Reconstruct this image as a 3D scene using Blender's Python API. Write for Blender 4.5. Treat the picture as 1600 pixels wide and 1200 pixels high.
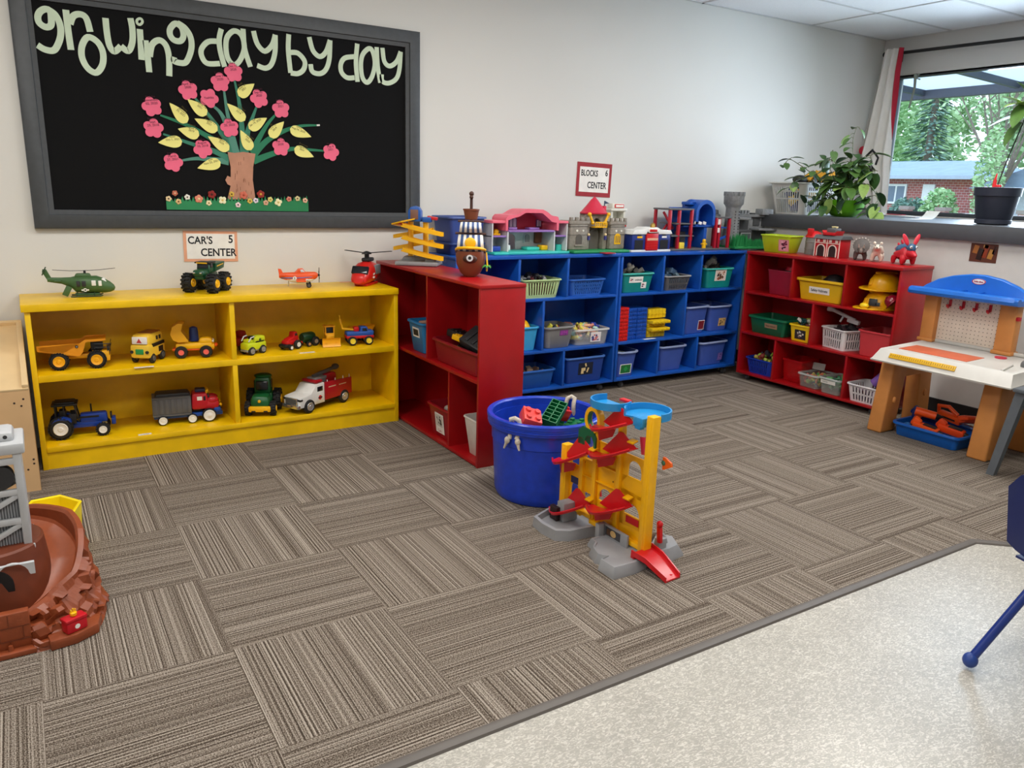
import bpy, bmesh, math, random
from mathutils import Vector, Matrix, Euler
random.seed(7)
for _o in list(bpy.data.objects): bpy.data.objects.remove(_o)
SC = bpy.context.scene
COL = SC.collection
R = math.radians
PI = math.pi

# ------------------------------------------------------------------ camera
cam_data = bpy.data.cameras.new('camera')
cam = bpy.data.objects.new('camera', cam_data)
COL.objects.link(cam)
cam_data.sensor_width = 36.0
cam_data.lens = 36.0 * 1215.45 / 1600.0
cam_data.clip_start = 0.02
cam_data.clip_end = 300
_r = Vector((0.849034, -0.527521, 0.029381))
_d = Vector((-0.105229, -0.223336, -0.969045))
_f = Vector((0.517753, 0.819660, -0.245130))
_m = Matrix((_r, -_d, -_f)).transposed().to_4x4()
_m.translation = Vector((-0.42066, -2.21200, 1.39095))
cam.matrix_world = _m
SC.camera = cam

# ------------------------------------------------------------------ light and exposure
SC.view_settings.view_transform = 'Standard'
SC.view_settings.look = 'None'
SC.view_settings.gamma = 1.0
SC.view_settings.use_curve_mapping = False
SC.view_settings.exposure = 0.0
W = bpy.data.worlds.new('overcast_sky')
SC.world = W
W.use_nodes = True
_n = W.node_tree.nodes; _l = W.node_tree.links
_n.clear()
_wo = _n.new('ShaderNodeOutputWorld'); _bg = _n.new('ShaderNodeBackground')
_tc = _n.new('ShaderNodeTexCoord'); _sp = _n.new('ShaderNodeSeparateXYZ'); _cr = _n.new('ShaderNodeValToRGB')
_cr.color_ramp.elements[0].position = 0.0; _cr.color_ramp.elements[0].color = (0.80, 0.88, 1.0, 1)
_cr.color_ramp.elements[1].position = 0.6; _cr.color_ramp.elements[1].color = (0.62, 0.78, 1.0, 1)
_l.new(_tc.outputs['Generated'], _sp.inputs[0]); _l.new(_sp.outputs['Z'], _cr.inputs[0])
_l.new(_cr.outputs[0], _bg.inputs['Color']); _bg.inputs['Strength'].default_value = 3.0
_l.new(_bg.outputs[0], _wo.inputs[0])

def area(name, loc, sx, sy, power, color=(1, 1, 1), rot=(0, 0, 0)):
    d = bpy.data.lights.new(name, 'AREA'); d.shape = 'RECTANGLE'; d.size = sx; d.size_y = sy
    d.energy = power; d.color = color
    o = bpy.data.objects.new(name, d); COL.objects.link(o); o.location = loc; o.rotation_euler = rot
    return o
WARM = (1.0, 0.97, 0.925)
for _x, _y, _p in ((-0.6, 0.5, 36), (1.7, 0.5, 36), (4.0, 0.3, 38), (-0.6, -1.7, 30), (1.7, -1.7, 24), (4.0, -1.7, 22)):
    area('ceiling_lamp', (_x, _y, 2.72), 1.2, 0.6, _p, WARM)
area('window_daylight', (6.32, 0.9, 1.85), 2.4, 1.1, 140, (0.74, 0.87, 1.0), (0, R(90), 0)).data.spread = R(170)

# ------------------------------------------------------------------ materials
def lin(c):
    c = c / 255.0
    return c / 12.92 if c <= 0.04045 else ((c + 0.055) / 1.055) ** 2.4
def rgb(c):
    return (lin(c[0]), lin(c[1]), lin(c[2]), 1.0)
_MC = {}
def mat(c, rough=0.38, metal=0.0, noise=0.05, scale=18.0, bump=0.0, bscale=120.0, alpha=1.0, trans=0.0, name=None, spec=0.5):
    key = (tuple(c), rough, metal, noise, scale, bump, bscale, alpha, trans)
    if key in _MC: return _MC[key]
    m = bpy.data.materials.new(name or 'surface_%d' % len(_MC)); m.use_nodes = True
    nt = m.node_tree; b = nt.nodes['Principled BSDF']
    b.inputs['Roughness'].default_value = rough; b.inputs['Metallic'].default_value = metal
    b.inputs['Specular IOR Level'].default_value = spec
    tc = nt.nodes.new('ShaderNodeTexCoord')
    nz = nt.nodes.new('ShaderNodeTexNoise'); nz.inputs['Scale'].default_value = scale; nz.inputs['Detail'].default_value = 3
    rp = nt.nodes.new('ShaderNodeValToRGB'); base = rgb(c)
    rp.color_ramp.elements[0].position = 0.3; rp.color_ramp.elements[1].position = 0.7
    rp.color_ramp.elements[0].color = tuple(max(0, v * (1 - noise)) for v in base[:3]) + (1,)
    rp.color_ramp.elements[1].color = tuple(min(1, v * (1 + noise)) for v in base[:3]) + (1,)
    nt.links.new(tc.outputs['Object'], nz.inputs['Vector']); nt.links.new(nz.outputs['Fac'], rp.inputs[0])
    nt.links.new(rp.outputs[0], b.inputs['Base Color'])
    if bump:
        n2 = nt.nodes.new('ShaderNodeTexNoise'); n2.inputs['Scale'].default_value = bscale; n2.inputs['Detail'].default_value = 4
        bp = nt.nodes.new('ShaderNodeBump'); bp.inputs['Strength'].default_value = bump; bp.inputs['Distance'].default_value = 0.01
        nt.links.new(tc.outputs['Object'], n2.inputs['Vector']); nt.links.new(n2.outputs['Fac'], bp.inputs['Height'])
        nt.links.new(bp.outputs[0], b.inputs['Normal'])
    if alpha < 1: b.inputs['Alpha'].default_value = alpha
    if trans: b.inputs['Transmission Weight'].default_value = trans
    _MC[key] = m
    return m
YEL = mat((240, 194, 6), 0.36, noise=0.08, scale=9, bump=0.05, bscale=60)
RED = mat((162, 14, 20), 0.34, noise=0.08, scale=9, bump=0.05, bscale=60)
BLUE = mat((22, 84, 178), 0.3, noise=0.09, scale=9, bump=0.05, bscale=60)
BLACK = mat((22, 22, 24), 0.5)
DARK = mat((42, 42, 44), 0.5)
TYRE = mat((24, 24, 25), 0.75)
WHITE = mat((232, 232, 228), 0.4)
PAPER = mat((238, 235, 228), 0.8)
GREY = mat((140, 141, 142), 0.5)
DGREY = mat((84, 85, 86), 0.5)
CHROME = mat((205, 206, 208), 0.2, 0.9)
INK = mat((26, 26, 30), 0.8)
TY = mat((244, 186, 14), 0.35)          # toy yellow
TR = mat((200, 24, 28), 0.35)           # toy red
TB = mat((24, 74, 160), 0.35)           # toy blue
TG = mat((22, 110, 62), 0.4)            # toy green
TO = mat((240, 96, 24), 0.4)            # toy orange
GLASSY = mat((30, 34, 40), 0.12)

# ------------------------------------------------------------------ mesh builder
class S:
    def __init__(s, m=None):
        s.v = []; s.f = []; s.fm = []; s.mats = []; s.cur = 0; s.X = Matrix()
        if m: s.m(m)
    def m(s, m):
        if m not in s.mats: s.mats.append(m)
        s.cur = s.mats.index(m); return s
    def at(s, loc=(0, 0, 0), rot=(0, 0, 0)):
        s.X = Matrix.Translation(loc) @ Euler(rot).to_matrix().to_4x4(); return s
    def raw(s, vs, fs):
        n = len(s.v)
        s.v += [s.X @ Vector(v) for v in vs]
        s.f += [[i + n for i in f] for f in fs]; s.fm += [s.cur] * len(fs); return s
    def bm(s, b, M=Matrix()):
        b.verts.index_update()
        return s.raw([M @ v.co for v in b.verts], [[v.index for v in f.verts] for f in b.faces])
    def box(s, c, d, bv=0.0, rot=(0, 0, 0), tx=1.0, ty=1.0, seg=2, sh=(0, 0)):
        b = bmesh.new(); bmesh.ops.create_cube(b, size=1.0)
        for v in b.verts:
            k = v.co.z > 0
            v.co = Vector((v.co.x * d[0] * (tx if k else 1) + (sh[0] if k else 0), v.co.y * d[1] * (ty if k else 1) + (sh[1] if k else 0), v.co.z * d[2]))
        if bv > 0: bmesh.ops.bevel(b, geom=b.edges[:], offset=min(bv, 0.49 * min(d)), segments=seg, profile=0.5, affect='EDGES')
        s.bm(b, Matrix.Translation(c) @ Euler(rot).to_matrix().to_4x4()); b.free(); return s
    def bb(s, x0, x1, y0, y1, z0, z1, bv=0.0):
        return s.box(((x0 + x1) / 2, (y0 + y1) / 2, (z0 + z1) / 2), (abs(x1 - x0), abs(y1 - y0), abs(z1 - z0)), bv)
    def prism(s, pts, ax, a, b_, bv=0.0, seg=2):
        def P(u, v, w): return {'y': (u, w, v), 'x': (w, u, v), 'z': (u, v, w)}[ax]
        b = bmesh.new()
        A = [b.verts.new(P(u, v, a)) for u, v in pts]; B = [b.verts.new(P(u, v, b_)) for u, v in pts]
        n = len(pts)
        fa = b.faces.new(A); fb = b.faces.new(B[::-1])
        for i in range(n): b.faces.new((A[(i + 1) % n], A[i], B[i], B[(i + 1) % n]))
        bmesh.ops.recalc_face_normals(b, faces=b.faces[:])
        if bv > 0:
            ed = [e for e in b.edges if fa in e.link_faces or fb in e.link_faces]
            bmesh.ops.bevel(b, geom=ed, offset=bv, segments=seg, profile=0.5, affect='EDGES')
        if n > 4: bmesh.ops.triangulate(b, faces=[f for f in b.faces if len(f.verts) > 4])
        s.bm(b); b.free(); return s
    def rings(s, rs, cap=True, closed=False):
        n = len(rs[0]); vs = [v for r in rs for v in r]; fs = []
        m = len(rs)
        for i in range(m if closed else m - 1):
            j = (i + 1) % m
            for k in range(n): fs.append((i * n + k, i * n + (k + 1) % n, j * n + (k + 1) % n, j * n + k))
        if cap and not closed: fs += [list(range(n))[::-1], [(m - 1) * n + k for k in range(n)]]
        return s.raw(vs, fs)
    def cyl(s, p0, p1, r0, r1=None, n=20):
        r1 = r0 if r1 is None else r1
        p0 = Vector(p0); p1 = Vector(p1); z = (p1 - p0).normalized()
        x = z.orthogonal().normalized(); y = z.cross(x)
        def ring(p, r): return [p + (x * math.cos(2 * PI * k / n) + y * math.sin(2 * PI * k / n)) * r for k in range(n)]
        return s.rings([ring(p0, r0), ring(p1, r1)])
    def lathe(s, prof, n=28, c=(0, 0, 0), ax='z', sx=1.0, sy=1.0, cap=True):
        c = Vector(c); rs = []
        for r, h in prof:
            ring = []
            for k in range(n):
                a = 2 * PI * k / n; u = r * math.cos(a) * sx; w = r * math.sin(a) * sy
                ring.append(c + Vector({'z': (u, w, h), 'y': (w, h, u), 'x': (h, u, w)}[ax]))
            rs.append(ring)
        return s.rings(rs, cap)
    def tube(s, pts, r, n=10, closed=False):
        pts = [Vector(p) for p in pts]; rs = []; m = len(pts); px = None
        for i, p in enumerate(pts):
            if closed: t = (pts[(i + 1) % m] - pts[i - 1]).normalized()
            else: t = (pts[min(i + 1, m - 1)] - pts[max(i - 1, 0)]).normalized()
            x = t.orthogonal().normalized() if px is None else (px - t * px.dot(t)).normalized()
            px = x; y = t.cross(x); rr = r[i] if isinstance(r, (list, tuple)) else r
            rs.append([p + (x * math.cos(2 * PI * k / n) + y * math.sin(2 * PI * k / n)) * rr for k in range(n)])
        return s.rings(rs, True, closed)
    def ball(s, c, r, n=16, m=10):
        if not isinstance(r, (tuple, list)): r = (r, r, r)
        rs = []
        for i in range(m + 1):
            t = -PI / 2 + PI * i / m; q = max(math.cos(t), 0.02)
            rs.append([Vector((c[0] + r[0] * q * math.cos(2 * PI * k / n), c[1] + r[1] * q * math.sin(2 * PI * k / n), c[2] + r[2] * math.sin(t))) for k in range(n)])
        return s.rings(rs)
    def ribbon(s, pts, w, up, t):
        """flat band along pts: w sideways (vector list or one), t thick along up"""
        pts = [Vector(p) for p in pts]; up = Vector(up); rs = []
        for i, p in enumerate(pts):
            d = (pts[min(i + 1, len(pts) - 1)] - pts[max(i - 1, 0)]).normalized()
            sd = d.cross(up).normalized(); ww = w[i] if isinstance(w, (list, tuple)) else w
            rs.append([p + sd * ww / 2, p - sd * ww / 2, p - sd * ww / 2 + up * t, p + sd * ww / 2 + up * t])
        return s.rings(rs)
    def build(s, name, parent=None, loc=None, rot=None, smooth=True):
        me = bpy.data.meshes.new(name)
        me.from_pydata([tuple(v) for v in s.v], [], s.f)
        for m in s.mats: me.materials.append(m)
        me.polygons.foreach_set('material_index', s.fm)
        b = bmesh.new(); b.from_mesh(me); bmesh.ops.recalc_face_normals(b, faces=b.faces[:]); b.to_mesh(me); b.free()
        if smooth:
            me.polygons.foreach_set('use_smooth', [True] * len(me.polygons))
            me.set_sharp_from_angle(angle=R(38))
        me.update()
        o = bpy.data.objects.new(name, me); COL.objects.link(o)
        if parent: o.parent = parent
        if loc: o.location = loc
        if rot: o.rotation_euler = rot
        return o

def thing(name, label, cat, loc=(0, 0, 0), rz=0.0, group=None, sc=1.0, rot=None):
    o = bpy.data.objects.new(name, None); COL.objects.link(o); o.empty_display_size = 0.05
    o.location = loc; o.rotation_euler = rot if rot else (0, 0, R(rz)); o.scale = (sc, sc, sc)
    o['label'] = label; o['category'] = cat
    if group: o['group'] = group
    return o
def tag(o, label, cat, group=None, kind=None):
    o['label'] = label; o['category'] = cat
    if group: o['group'] = group
    if kind: o['kind'] = kind
    return o
def struct(o, label=None, cat=None):
    o['kind'] = 'structure'
    if label: o['label'] = label
    if cat: o['category'] = cat
    return o
def lab(o, label): o['label'] = label; return o

def text_mesh(body, size, m, name, parent=None, loc=(0, 0, 0), rot=(0, 0, 0), ext=0.0004, bold=0.0, ax='LEFT', sx=1.0, shear=0.0):
    cu = bpy.data.curves.new('lettering_curve', 'FONT'); cu.body = body; cu.size = size; cu.extrude = ext; cu.offset = bold
    cu.align_x = ax; cu.align_y = 'BOTTOM_BASELINE'; cu.shear = shear; cu.resolution_u = 3
    t = bpy.data.objects.new('lettering_tmp', cu); COL.objects.link(t)
    dg = bpy.context.evaluated_depsgraph_get()
    me = bpy.data.meshes.new_from_object(t.evaluated_get(dg))
    bpy.data.objects.remove(t); bpy.data.curves.remove(cu)
    me.materials.clear(); me.materials.append(m)
    if sx != 1.0:
        for v in me.vertices: v.co.x *= sx
    me.name = name
    o = bpy.data.objects.new(name, me); COL.objects.link(o); o.parent = parent; o.location = loc; o.rotation_euler = rot
    return o

def copy_tree(o, parent=None):
    c = o.copy(); COL.objects.link(c)
    if parent: c.parent = parent
    for ch in [q for q in bpy.data.objects if q.parent == o]: copy_tree(ch, c)
    return c
# ================================================================== ROOM
def nodes_mat(name, rough):
    m = bpy.data.materials.new(name); m.use_nodes = True; nt = m.node_tree
    b = nt.nodes['Principled BSDF']; b.inputs['Roughness'].default_value = rough
    N = lambda t, **k: _mk(nt, t, k)
    return m, nt, b, N
def _mk(nt, t, k):
    n = nt.nodes.new(t)
    for a, v in k.items(): setattr(n, a, v)
    return n

def carpet_mat():
    m, nt, b, N = nodes_mat('striped_carpet_tiles', 0.95)
    L = nt.links.new
    b.inputs['Specular IOR Level'].default_value = 0.1
    tc = N('ShaderNodeTexCoord'); sp = N('ShaderNodeSeparateXYZ'); L(tc.outputs['Object'], sp.inputs[0])
    def M(op, a, c=None, d=None):
        n = N('ShaderNodeMath', operation=op)
        for i, q in enumerate((a, c, d)):
            if q is None: continue
            if isinstance(q, (int, float)): n.inputs[i].default_value = q
            else: L(q, n.inputs[i])
        return n.outputs[0]
    u = M('DIVIDE', sp.outputs['X'], 0.5); v = M('DIVIDE', sp.outputs['Y'], 0.5)
    iu = M('FLOOR', u); iv = M('FLOOR', v)
    par = M('ABSOLUTE', M('MODULO', M('ADD', iu, iv), 2.0))        # 0: stripes along x, 1: stripes along y
    coord = M('ADD', M('MULTIPLY', par, sp.outputs['X']), M('MULTIPLY', M('SUBTRACT', 1.0, par), sp.outputs['Y']))
    along = M('ADD', M('MULTIPLY', par, sp.outputs['Y']), M('MULTIPLY', M('SUBTRACT', 1.0, par), sp.outputs['X']))
    off = M('ADD', M('MULTIPLY', iu, 3.7), M('MULTIPLY', iv, 5.3))
    w = M('ADD', coord, off)
    n1 = N('ShaderNodeTexNoise', noise_dimensions='1D'); n1.inputs['Scale'].default_value = 165; n1.inputs['Detail'].default_value = 2.5; n1.inputs['Roughness'].default_value = 0.7
    L(w, n1.inputs['W'])
    n3 = N('ShaderNodeTexNoise', noise_dimensions='1D'); n3.inputs['Scale'].default_value = 22; n3.inputs['Detail'].default_value = 0
    L(M('ADD', w, 40.0), n3.inputs['W'])
    cb = N('ShaderNodeCombineXYZ'); L(M('MULTIPLY', coord, 330), cb.inputs[0]); L(M('MULTIPLY', along, 240), cb.inputs[1])
    n2 = N('ShaderNodeTexNoise'); n2.inputs['Scale'].default_value = 1.0; n2.inputs['Detail'].default_value = 2; L(cb.outputs[0], n2.inputs['Vector'])
    s = M('ADD', M('MULTIPLY', n1.outputs['Fac'], 1.0), M('MULTIPLY', M('SUBTRACT', n2.outputs['Fac'], 0.5), 0.85))
    s = M('ADD', s, M('MULTIPLY', M('SUBTRACT', n3.outputs['Fac'], 0.5), 0.16))
    s = M('ADD', s, M('MULTIPLY', par, 0.02))
    cr = N('ShaderNodeValToRGB'); e = cr.color_ramp.elements
    e[0].position = 0.34; e[0].color = rgb((64, 55, 47)); e[1].position = 0.70; e[1].color = rgb((172, 162, 150))
    q = e.new(0.43); q.color = rgb((84, 73, 63)); q = e.new(0.50); q.color = rgb((116, 105, 94))
    L(s, cr.inputs[0])
    # thin dark seam between tiles
    fu = M('ABSOLUTE', M('SUBTRACT', M('FRACT', u), 0.5)); fv = M('ABSOLUTE', M('SUBTRACT', M('FRACT', v), 0.5))
    seam = M('GREATER_THAN', M('MAXIMUM', fu, fv), 0.4965)
    mx = N('ShaderNodeMix', data_type='RGBA'); L(M('MULTIPLY', seam, 0.35), mx.inputs['Factor']); L(cr.outputs[0], mx.inputs['A']); mx.inputs['B'].default_value = rgb((84, 72, 62))
    L(mx.outputs['Result'], b.inputs['Base Color'])
    bp = N('ShaderNodeBump'); bp.inputs['Strength'].default_value = 0.5; bp.inputs['Distance'].default_value = 0.004
    L(s, bp.inputs['Height']); L(bp.outputs[0], b.inputs['Normal'])
    return m

def vinyl_mat():
    m, nt, b, N = nodes_mat('flecked_vinyl', 0.32)
    L = nt.links.new
    tc = N('ShaderNodeTexCoord'); mp = N('ShaderNodeMapping'); L(tc.outputs['Object'], mp.inputs[0]); mp.inputs['Rotation'].default_value = (0, 0, 0.5)
    mp.inputs['Scale'].default_value = (62, 120, 62)
    n1 = N('ShaderNodeTexNoise'); n1.inputs['Scale'].default_value = 1; n1.inputs['Detail'].default_value = 2; n1.inputs['Distortion'].default_value = 1.6; L(mp.outputs[0], n1.inputs['Vector'])
    n2 = N('ShaderNodeTexNoise'); n2.inputs['Scale'].default_value = 5; n2.inputs['Detail'].default_value = 3; L(tc.outputs['Object'], n2.inputs['Vector'])
    cr = N('ShaderNodeValToRGB'); e = cr.color_ramp.elements
    e[0].position = 0.40; e[0].color = rgb((178, 174, 165)); e[1].position = 0.66; e[1].color = rgb((220, 216, 207))
    q = e.new(0.52); q.color = rgb((190, 186, 176)); q = e.new(0.57); q.color = rgb((207, 203, 193))
    L(n1.outputs['Fac'], cr.inputs[0])
    mx = N('ShaderNodeMix', data_type='RGBA', blend_type='MULTIPLY'); mx.inputs['Factor'].default_value = 0.25
    L(cr.outputs[0], mx.inputs['A']); L(n2.outputs['Fac'], mx.inputs['B'])
    L(mx.outputs['Result'], b.inputs['Base Color'])
    return m

def ceil_mat():
    m, nt, b, N = nodes_mat('ceiling_tile', 0.9)
    L = nt.links.new
    tc = N('ShaderNodeTexCoord'); n1 = N('ShaderNodeTexNoise'); n1.inputs['Scale'].default_value = 260; L(tc.outputs['Object'], n1.inputs['Vector'])
    cr = N('ShaderNodeValToRGB'); cr.color_ramp.elements[0].position = 0.28; cr.color_ramp.elements[0].color = rgb((216, 216, 220)); cr.color_ramp.elements[1].position = 0.4; cr.color_ramp.elements[1].color = rgb((240, 240, 242))
    L(n1.outputs['Fac'], cr.inputs[0]); L(cr.outputs[0], b.inputs['Base Color'])
    return m

WALLM = mat((218, 216, 210), 0.6, noise=0.015, scale=2, bump=0.06, bscale=240, name='wall_paint')
WALLM2 = mat((208, 205, 201), 0.65, noise=0.02, scale=2, bump=0.06, bscale=240)
SLATE = mat((74, 76, 80), 0.45, noise=0.05)
CARPET = carpet_mat(); VINYL = vinyl_mat(); CEIL = ceil_mat()
XL, XR, YB, YF, ZC = -2.6, 6.25, 2.35, -4.6, 2.74

struct(S(VINYL).bb(XL - .1, XR + .1, YF - .1, YB + .1, -0.06, -0.006).build('floor'), 'cream flecked vinyl floor', 'floor')
# the carpet ends along y=-0.69, turning off at an angle near the right
cp = [(XL, -0.69), (2.87, -0.69), (3.95, -1.60), (3.95, -2.2), (4.70, -2.2), (4.70, YB), (XL, YB)]
tag(S(CARPET).prism(cp, 'z', -0.006, 0.0).build('carpet', smooth=False), 'brown striped carpet tiles laid in alternating directions up to the vinyl', 'carpet')
def strip(name, a, b_):
    a = Vector(a); b_ = Vector(b_); d = (b_ - a).normalized(); s_ = Vector((d.y, -d.x))
    st = S(mat((98, 92, 87), 0.5)); rs = []
    for p in (a, b_):
        rs.append([Vector((p.x + s_.x * u, p.y + s_.y * u, z)) for u, z in ((-0.010, -0.005), (-0.010, 0.003), (0.002, 0.006), (0.018, 0.001), (0.022, -0.0058))])
    st.rings(rs); return struct(st.build(name), None)
strip('trim_1', (XL, -0.69), (2.872, -0.69)); strip('trim_2', (2.868, -0.688), (3.95, -1.60))

struct(S(WALLM).bb(XL - .1, XR + .1, YB, YB + .1, -0.05, ZC + .05).build('wall_back'))
struct(S(WALLM).bb(XL - .1, XL, YF, YB, -0.05, ZC + .05).build('wall_left'))
struct(S(WALLM).bb(XL - .1, XR + .1, YF - .1, YF, -0.05, ZC + .05).build('wall_front'))
# window wall: a deep ledge box below, the wall with its opening behind
WY0, WY1, WZ0, WZ1 = -1.55, 2.20, 1.255, 2.42
rw = S(WALLM2)
rw.bb(XR, XR + .12, YF, YB, WZ1, ZC + .05); rw.bb(XR, XR + .12, YF, YB, -.05, WZ0); rw.bb(XR, XR + .12, WY1, YB, WZ0, WZ1); rw.bb(XR, XR + .12, YF, WY0, WZ0, WZ1)
struct(rw.build('wall_right', smooth=False))
struct(S(mat((210, 207, 202), 0.65, noise=0.02, bump=0.06, bscale=240)).bb(4.70, 4.78, -2.6, YB, -0.05, 1.15).build('wall_below_ledge'))
struct(S(BLACK).bb(4.686, 4.70, -2.6, YB, 0.0, 0.10).build('baseboard_right'))
struct(S(SLATE).bb(4.68, XR, -2.6, YB, 1.222, 1.245).bb(4.66, 4.70, -2.6, YB, 1.147, 1.2455, 0.004).build('trim_3'), 'dark grey deep window ledge', 'ledge')
# ceiling with hung grid
struct(S(CEIL).bb(XL, XR, YF, YB, ZC, ZC + .05).build('ceiling'))
gr = S(mat((205, 204, 204), 0.5))
for k in range(12):
    y = YB - 0.6 * k
    if k: gr.bb(XL, XR, y - .011, y + .011, ZC - .004, ZC + .001)
for k in range(8):
    x = 5.23 - 1.22 * k
    gr.bb(x - .011, x + .011, YF, YB, ZC - .004, ZC + .001)
gr.bb(XL, XR, YB - .02, YB, ZC - .004, ZC + .001); gr.bb(XR - .02, XR, YF, YB, ZC - .004, ZC + .001)
struct(gr.build('trim_4', smooth=False), 'pale metal ceiling grid', 'ceiling grid')

# ---- window
wm = bpy.data.materials.new('window_glass'); wm.use_nodes = True
nt = wm.node_tree; nt.nodes.clear()
o_ = nt.nodes.new('ShaderNodeOutputMaterial'); tr = nt.nodes.new('ShaderNodeBsdfTransparent'); gl = nt.nodes.new('ShaderNodeBsdfGlossy'); mxs = nt.nodes.new('ShaderNodeMixShader'); fr = nt.nodes.new('ShaderNodeFresnel')
gl.inputs['Roughness'].default_value = 0.02; tr.inputs['Color'].default_value = (0.94, 0.97, 1.0, 1); fr.inputs['IOR'].default_value = 1.35
nt.links.new(fr.outputs[0], mxs.inputs[0]); nt.links.new(tr.outputs[0], mxs.inputs[1]); nt.links.new(gl.outputs[0], mxs.inputs[2]); nt.links.new(mxs.outputs[0], o_.inputs[0])
win = thing('window_1', 'wide picture window above the deep grey ledge', 'window', (XR, 0, 0)); win['kind'] = 'structure'
fm = S(mat((70, 74, 80), 0.45))
fm.bb(0.0, .06, WY0, WY1, WZ0, WZ0 + .035, .004).bb(.0, .06, WY0, WY1, WZ1 - .012, WZ1, .003).bb(0, .06, WY1 - .03, WY1, WZ0, WZ1, .004).bb(0, .06, WY0, WY0 + .03, WZ0, WZ1, .004)
fm.m(WHITE).bb(.0, .05, WY0, WY1, WZ1, WZ1 + .012)
fm.build('window_frame', win)
S(wm).bb(.028, .032, WY0 + .03, WY1 - .03, WZ0 + .035, WZ1 - .012).build('window_pane', win)
# ================================================================== SHELVES
def yellow():
    t = thing('toy_shelf', 'long low yellow shelf of four open bays full of toy vehicles', 'shelf', (-0.44, 1.96, 0))
    L, D, H = 1.852, 0.385, 0.805
    S(YEL).bb(-.012, L, -.012, D, H - .035, H, .003).build('top_board', t)
    for x in (0, L - .024): S(YEL).bb(x, x + .024, 0, D, 0, H - .035, .002).build('side_panel', t)
    S(YEL).bb(.024, L - .024, .002, D - .012, .432, .465, .002).build('shelf_board', t)
    S(YEL).bb(.024, L - .024, -.004, D - .012, .085, .113, .003).build('bottom_board', t)
    S(YEL).bb(.024, L - .024, .006, .026, 0, .085).build('kick_board', t)
    S(YEL).bb(.012, L - .012, D - .012, D, .02, H - .035).build('back_panel', t)
    for z0, z1 in ((.113, .432), (.465, .77)): S(YEL).bb(.905, .931, .002, D - .012, z0, z1, .002).build('divider', t)
yellow()

def red_divider():
    t = thing('red_bookcase', 'red open bookcase standing end out between the yellow and the blue shelves', 'shelf', (1.43, 1.025, 0))
    L, D, H = 1.30, 0.26, 0.93
    S(RED).bb(-.003, D, -.003, L, H - .018, H, .002).build('top_board', t)
    for y in (0, L - .018): S(RED).bb(0, D, y, y + .018, 0, H - .018, .0015).build('side_panel', t)
    S(RED).bb(0, D - .008, .018, L - .018, .436, .454, .0015).build('shelf_board', t)
    S(RED).bb(0, D - .008, .018, L - .018, .004, .022, .0015).build('bottom_board', t)
    S(RED).bb(D - .008, D, .018, L - .018, .004, H - .018).build('back_panel', t)
    S(RED).bb(.002, D - .008, .585, .600, .454, H - .018).build('divider', t)
    S(RED).bb(.002, D - .008, .318, .333, .022, .436).build('divider', t)
red_divider()

def caster(parent, x, y, h=.06):
    c = S(BLACK).bb(x - .02, x + .02, y - .02, y + .02, h - .006, h).m(DGREY).bb(x - .013, x + .013, y - .006, y + .014, .022, h - .006)
    o = c.build('caster', parent)
    S(mat((60, 60, 62), .3)).cyl((x - .011, y, .023), (x + .011, y, .023), .0225).m(CHROME).cyl((x - .014, y, .023), (x + .014, y, .023), .010).build('wheel', o)
    return o

def cubby(name, label, loc, rz, L, H, D, rows, m, base=.06, th=.018, cast=True):
    """rows: bottom to top list of (floor z, [divider x])"""
    t = thing(name, label, 'shelf', loc, rz)
    S(m).bb(-.006, L + .006, -.006, D, H - .022, H, .003).build('top_board', t)
    for x in (0, L - th): S(m).bb(x, x + th, 0, D, base, H - .022, .002).build('side_panel', t)
    S(m).bb(th, L - th, D - .008, D, base, H - .022).build('back_panel', t)
    zs = [r[0] for r in rows] + [H - .022 + th]
    for i, (z, dv) in enumerate(rows):
        S(m).bb(th, L - th, 0, D - .008, z - th, z, .002).build('bottom_board' if i == 0 else 'shelf_board', t)
        for x in dv: S(m).bb(x - th / 2, x + th / 2, .001, D - .008, z, zs[i + 1] - th, .002).build('divider', t)
    if cast:
        for x in (.09, L - .09):
            for y in (.04, D - .05): caster(t, x, y, base)
    return t
cubby('cubby_shelf', 'left blue cubby unit on casters beside the red bookcase', (1.80, 1.98, 0), 0, 1.28, .972, .36,
      [(.078, [.46, .840]), (.34, [.658]), (.69, [.46, .843])], BLUE)
cubby('cubby_shelf', 'right blue cubby unit on casters towards the room corner', (3.092, 1.98, 0), 0, 1.235, .972, .36,
      [(.078, [.405, .80]), (.345, [.645]), (.69, [.400, .775])], BLUE)
cubby('cubby_shelf', 'red cubby unit of three tiers under the window ledge', (4.22, 1.868, 0), -90, 1.24, .98, .335,
      [(.06, [.34, .935]), (.372, [.625]), (.68, [.415, .845])], RED, base=.045, th=.016)
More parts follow.
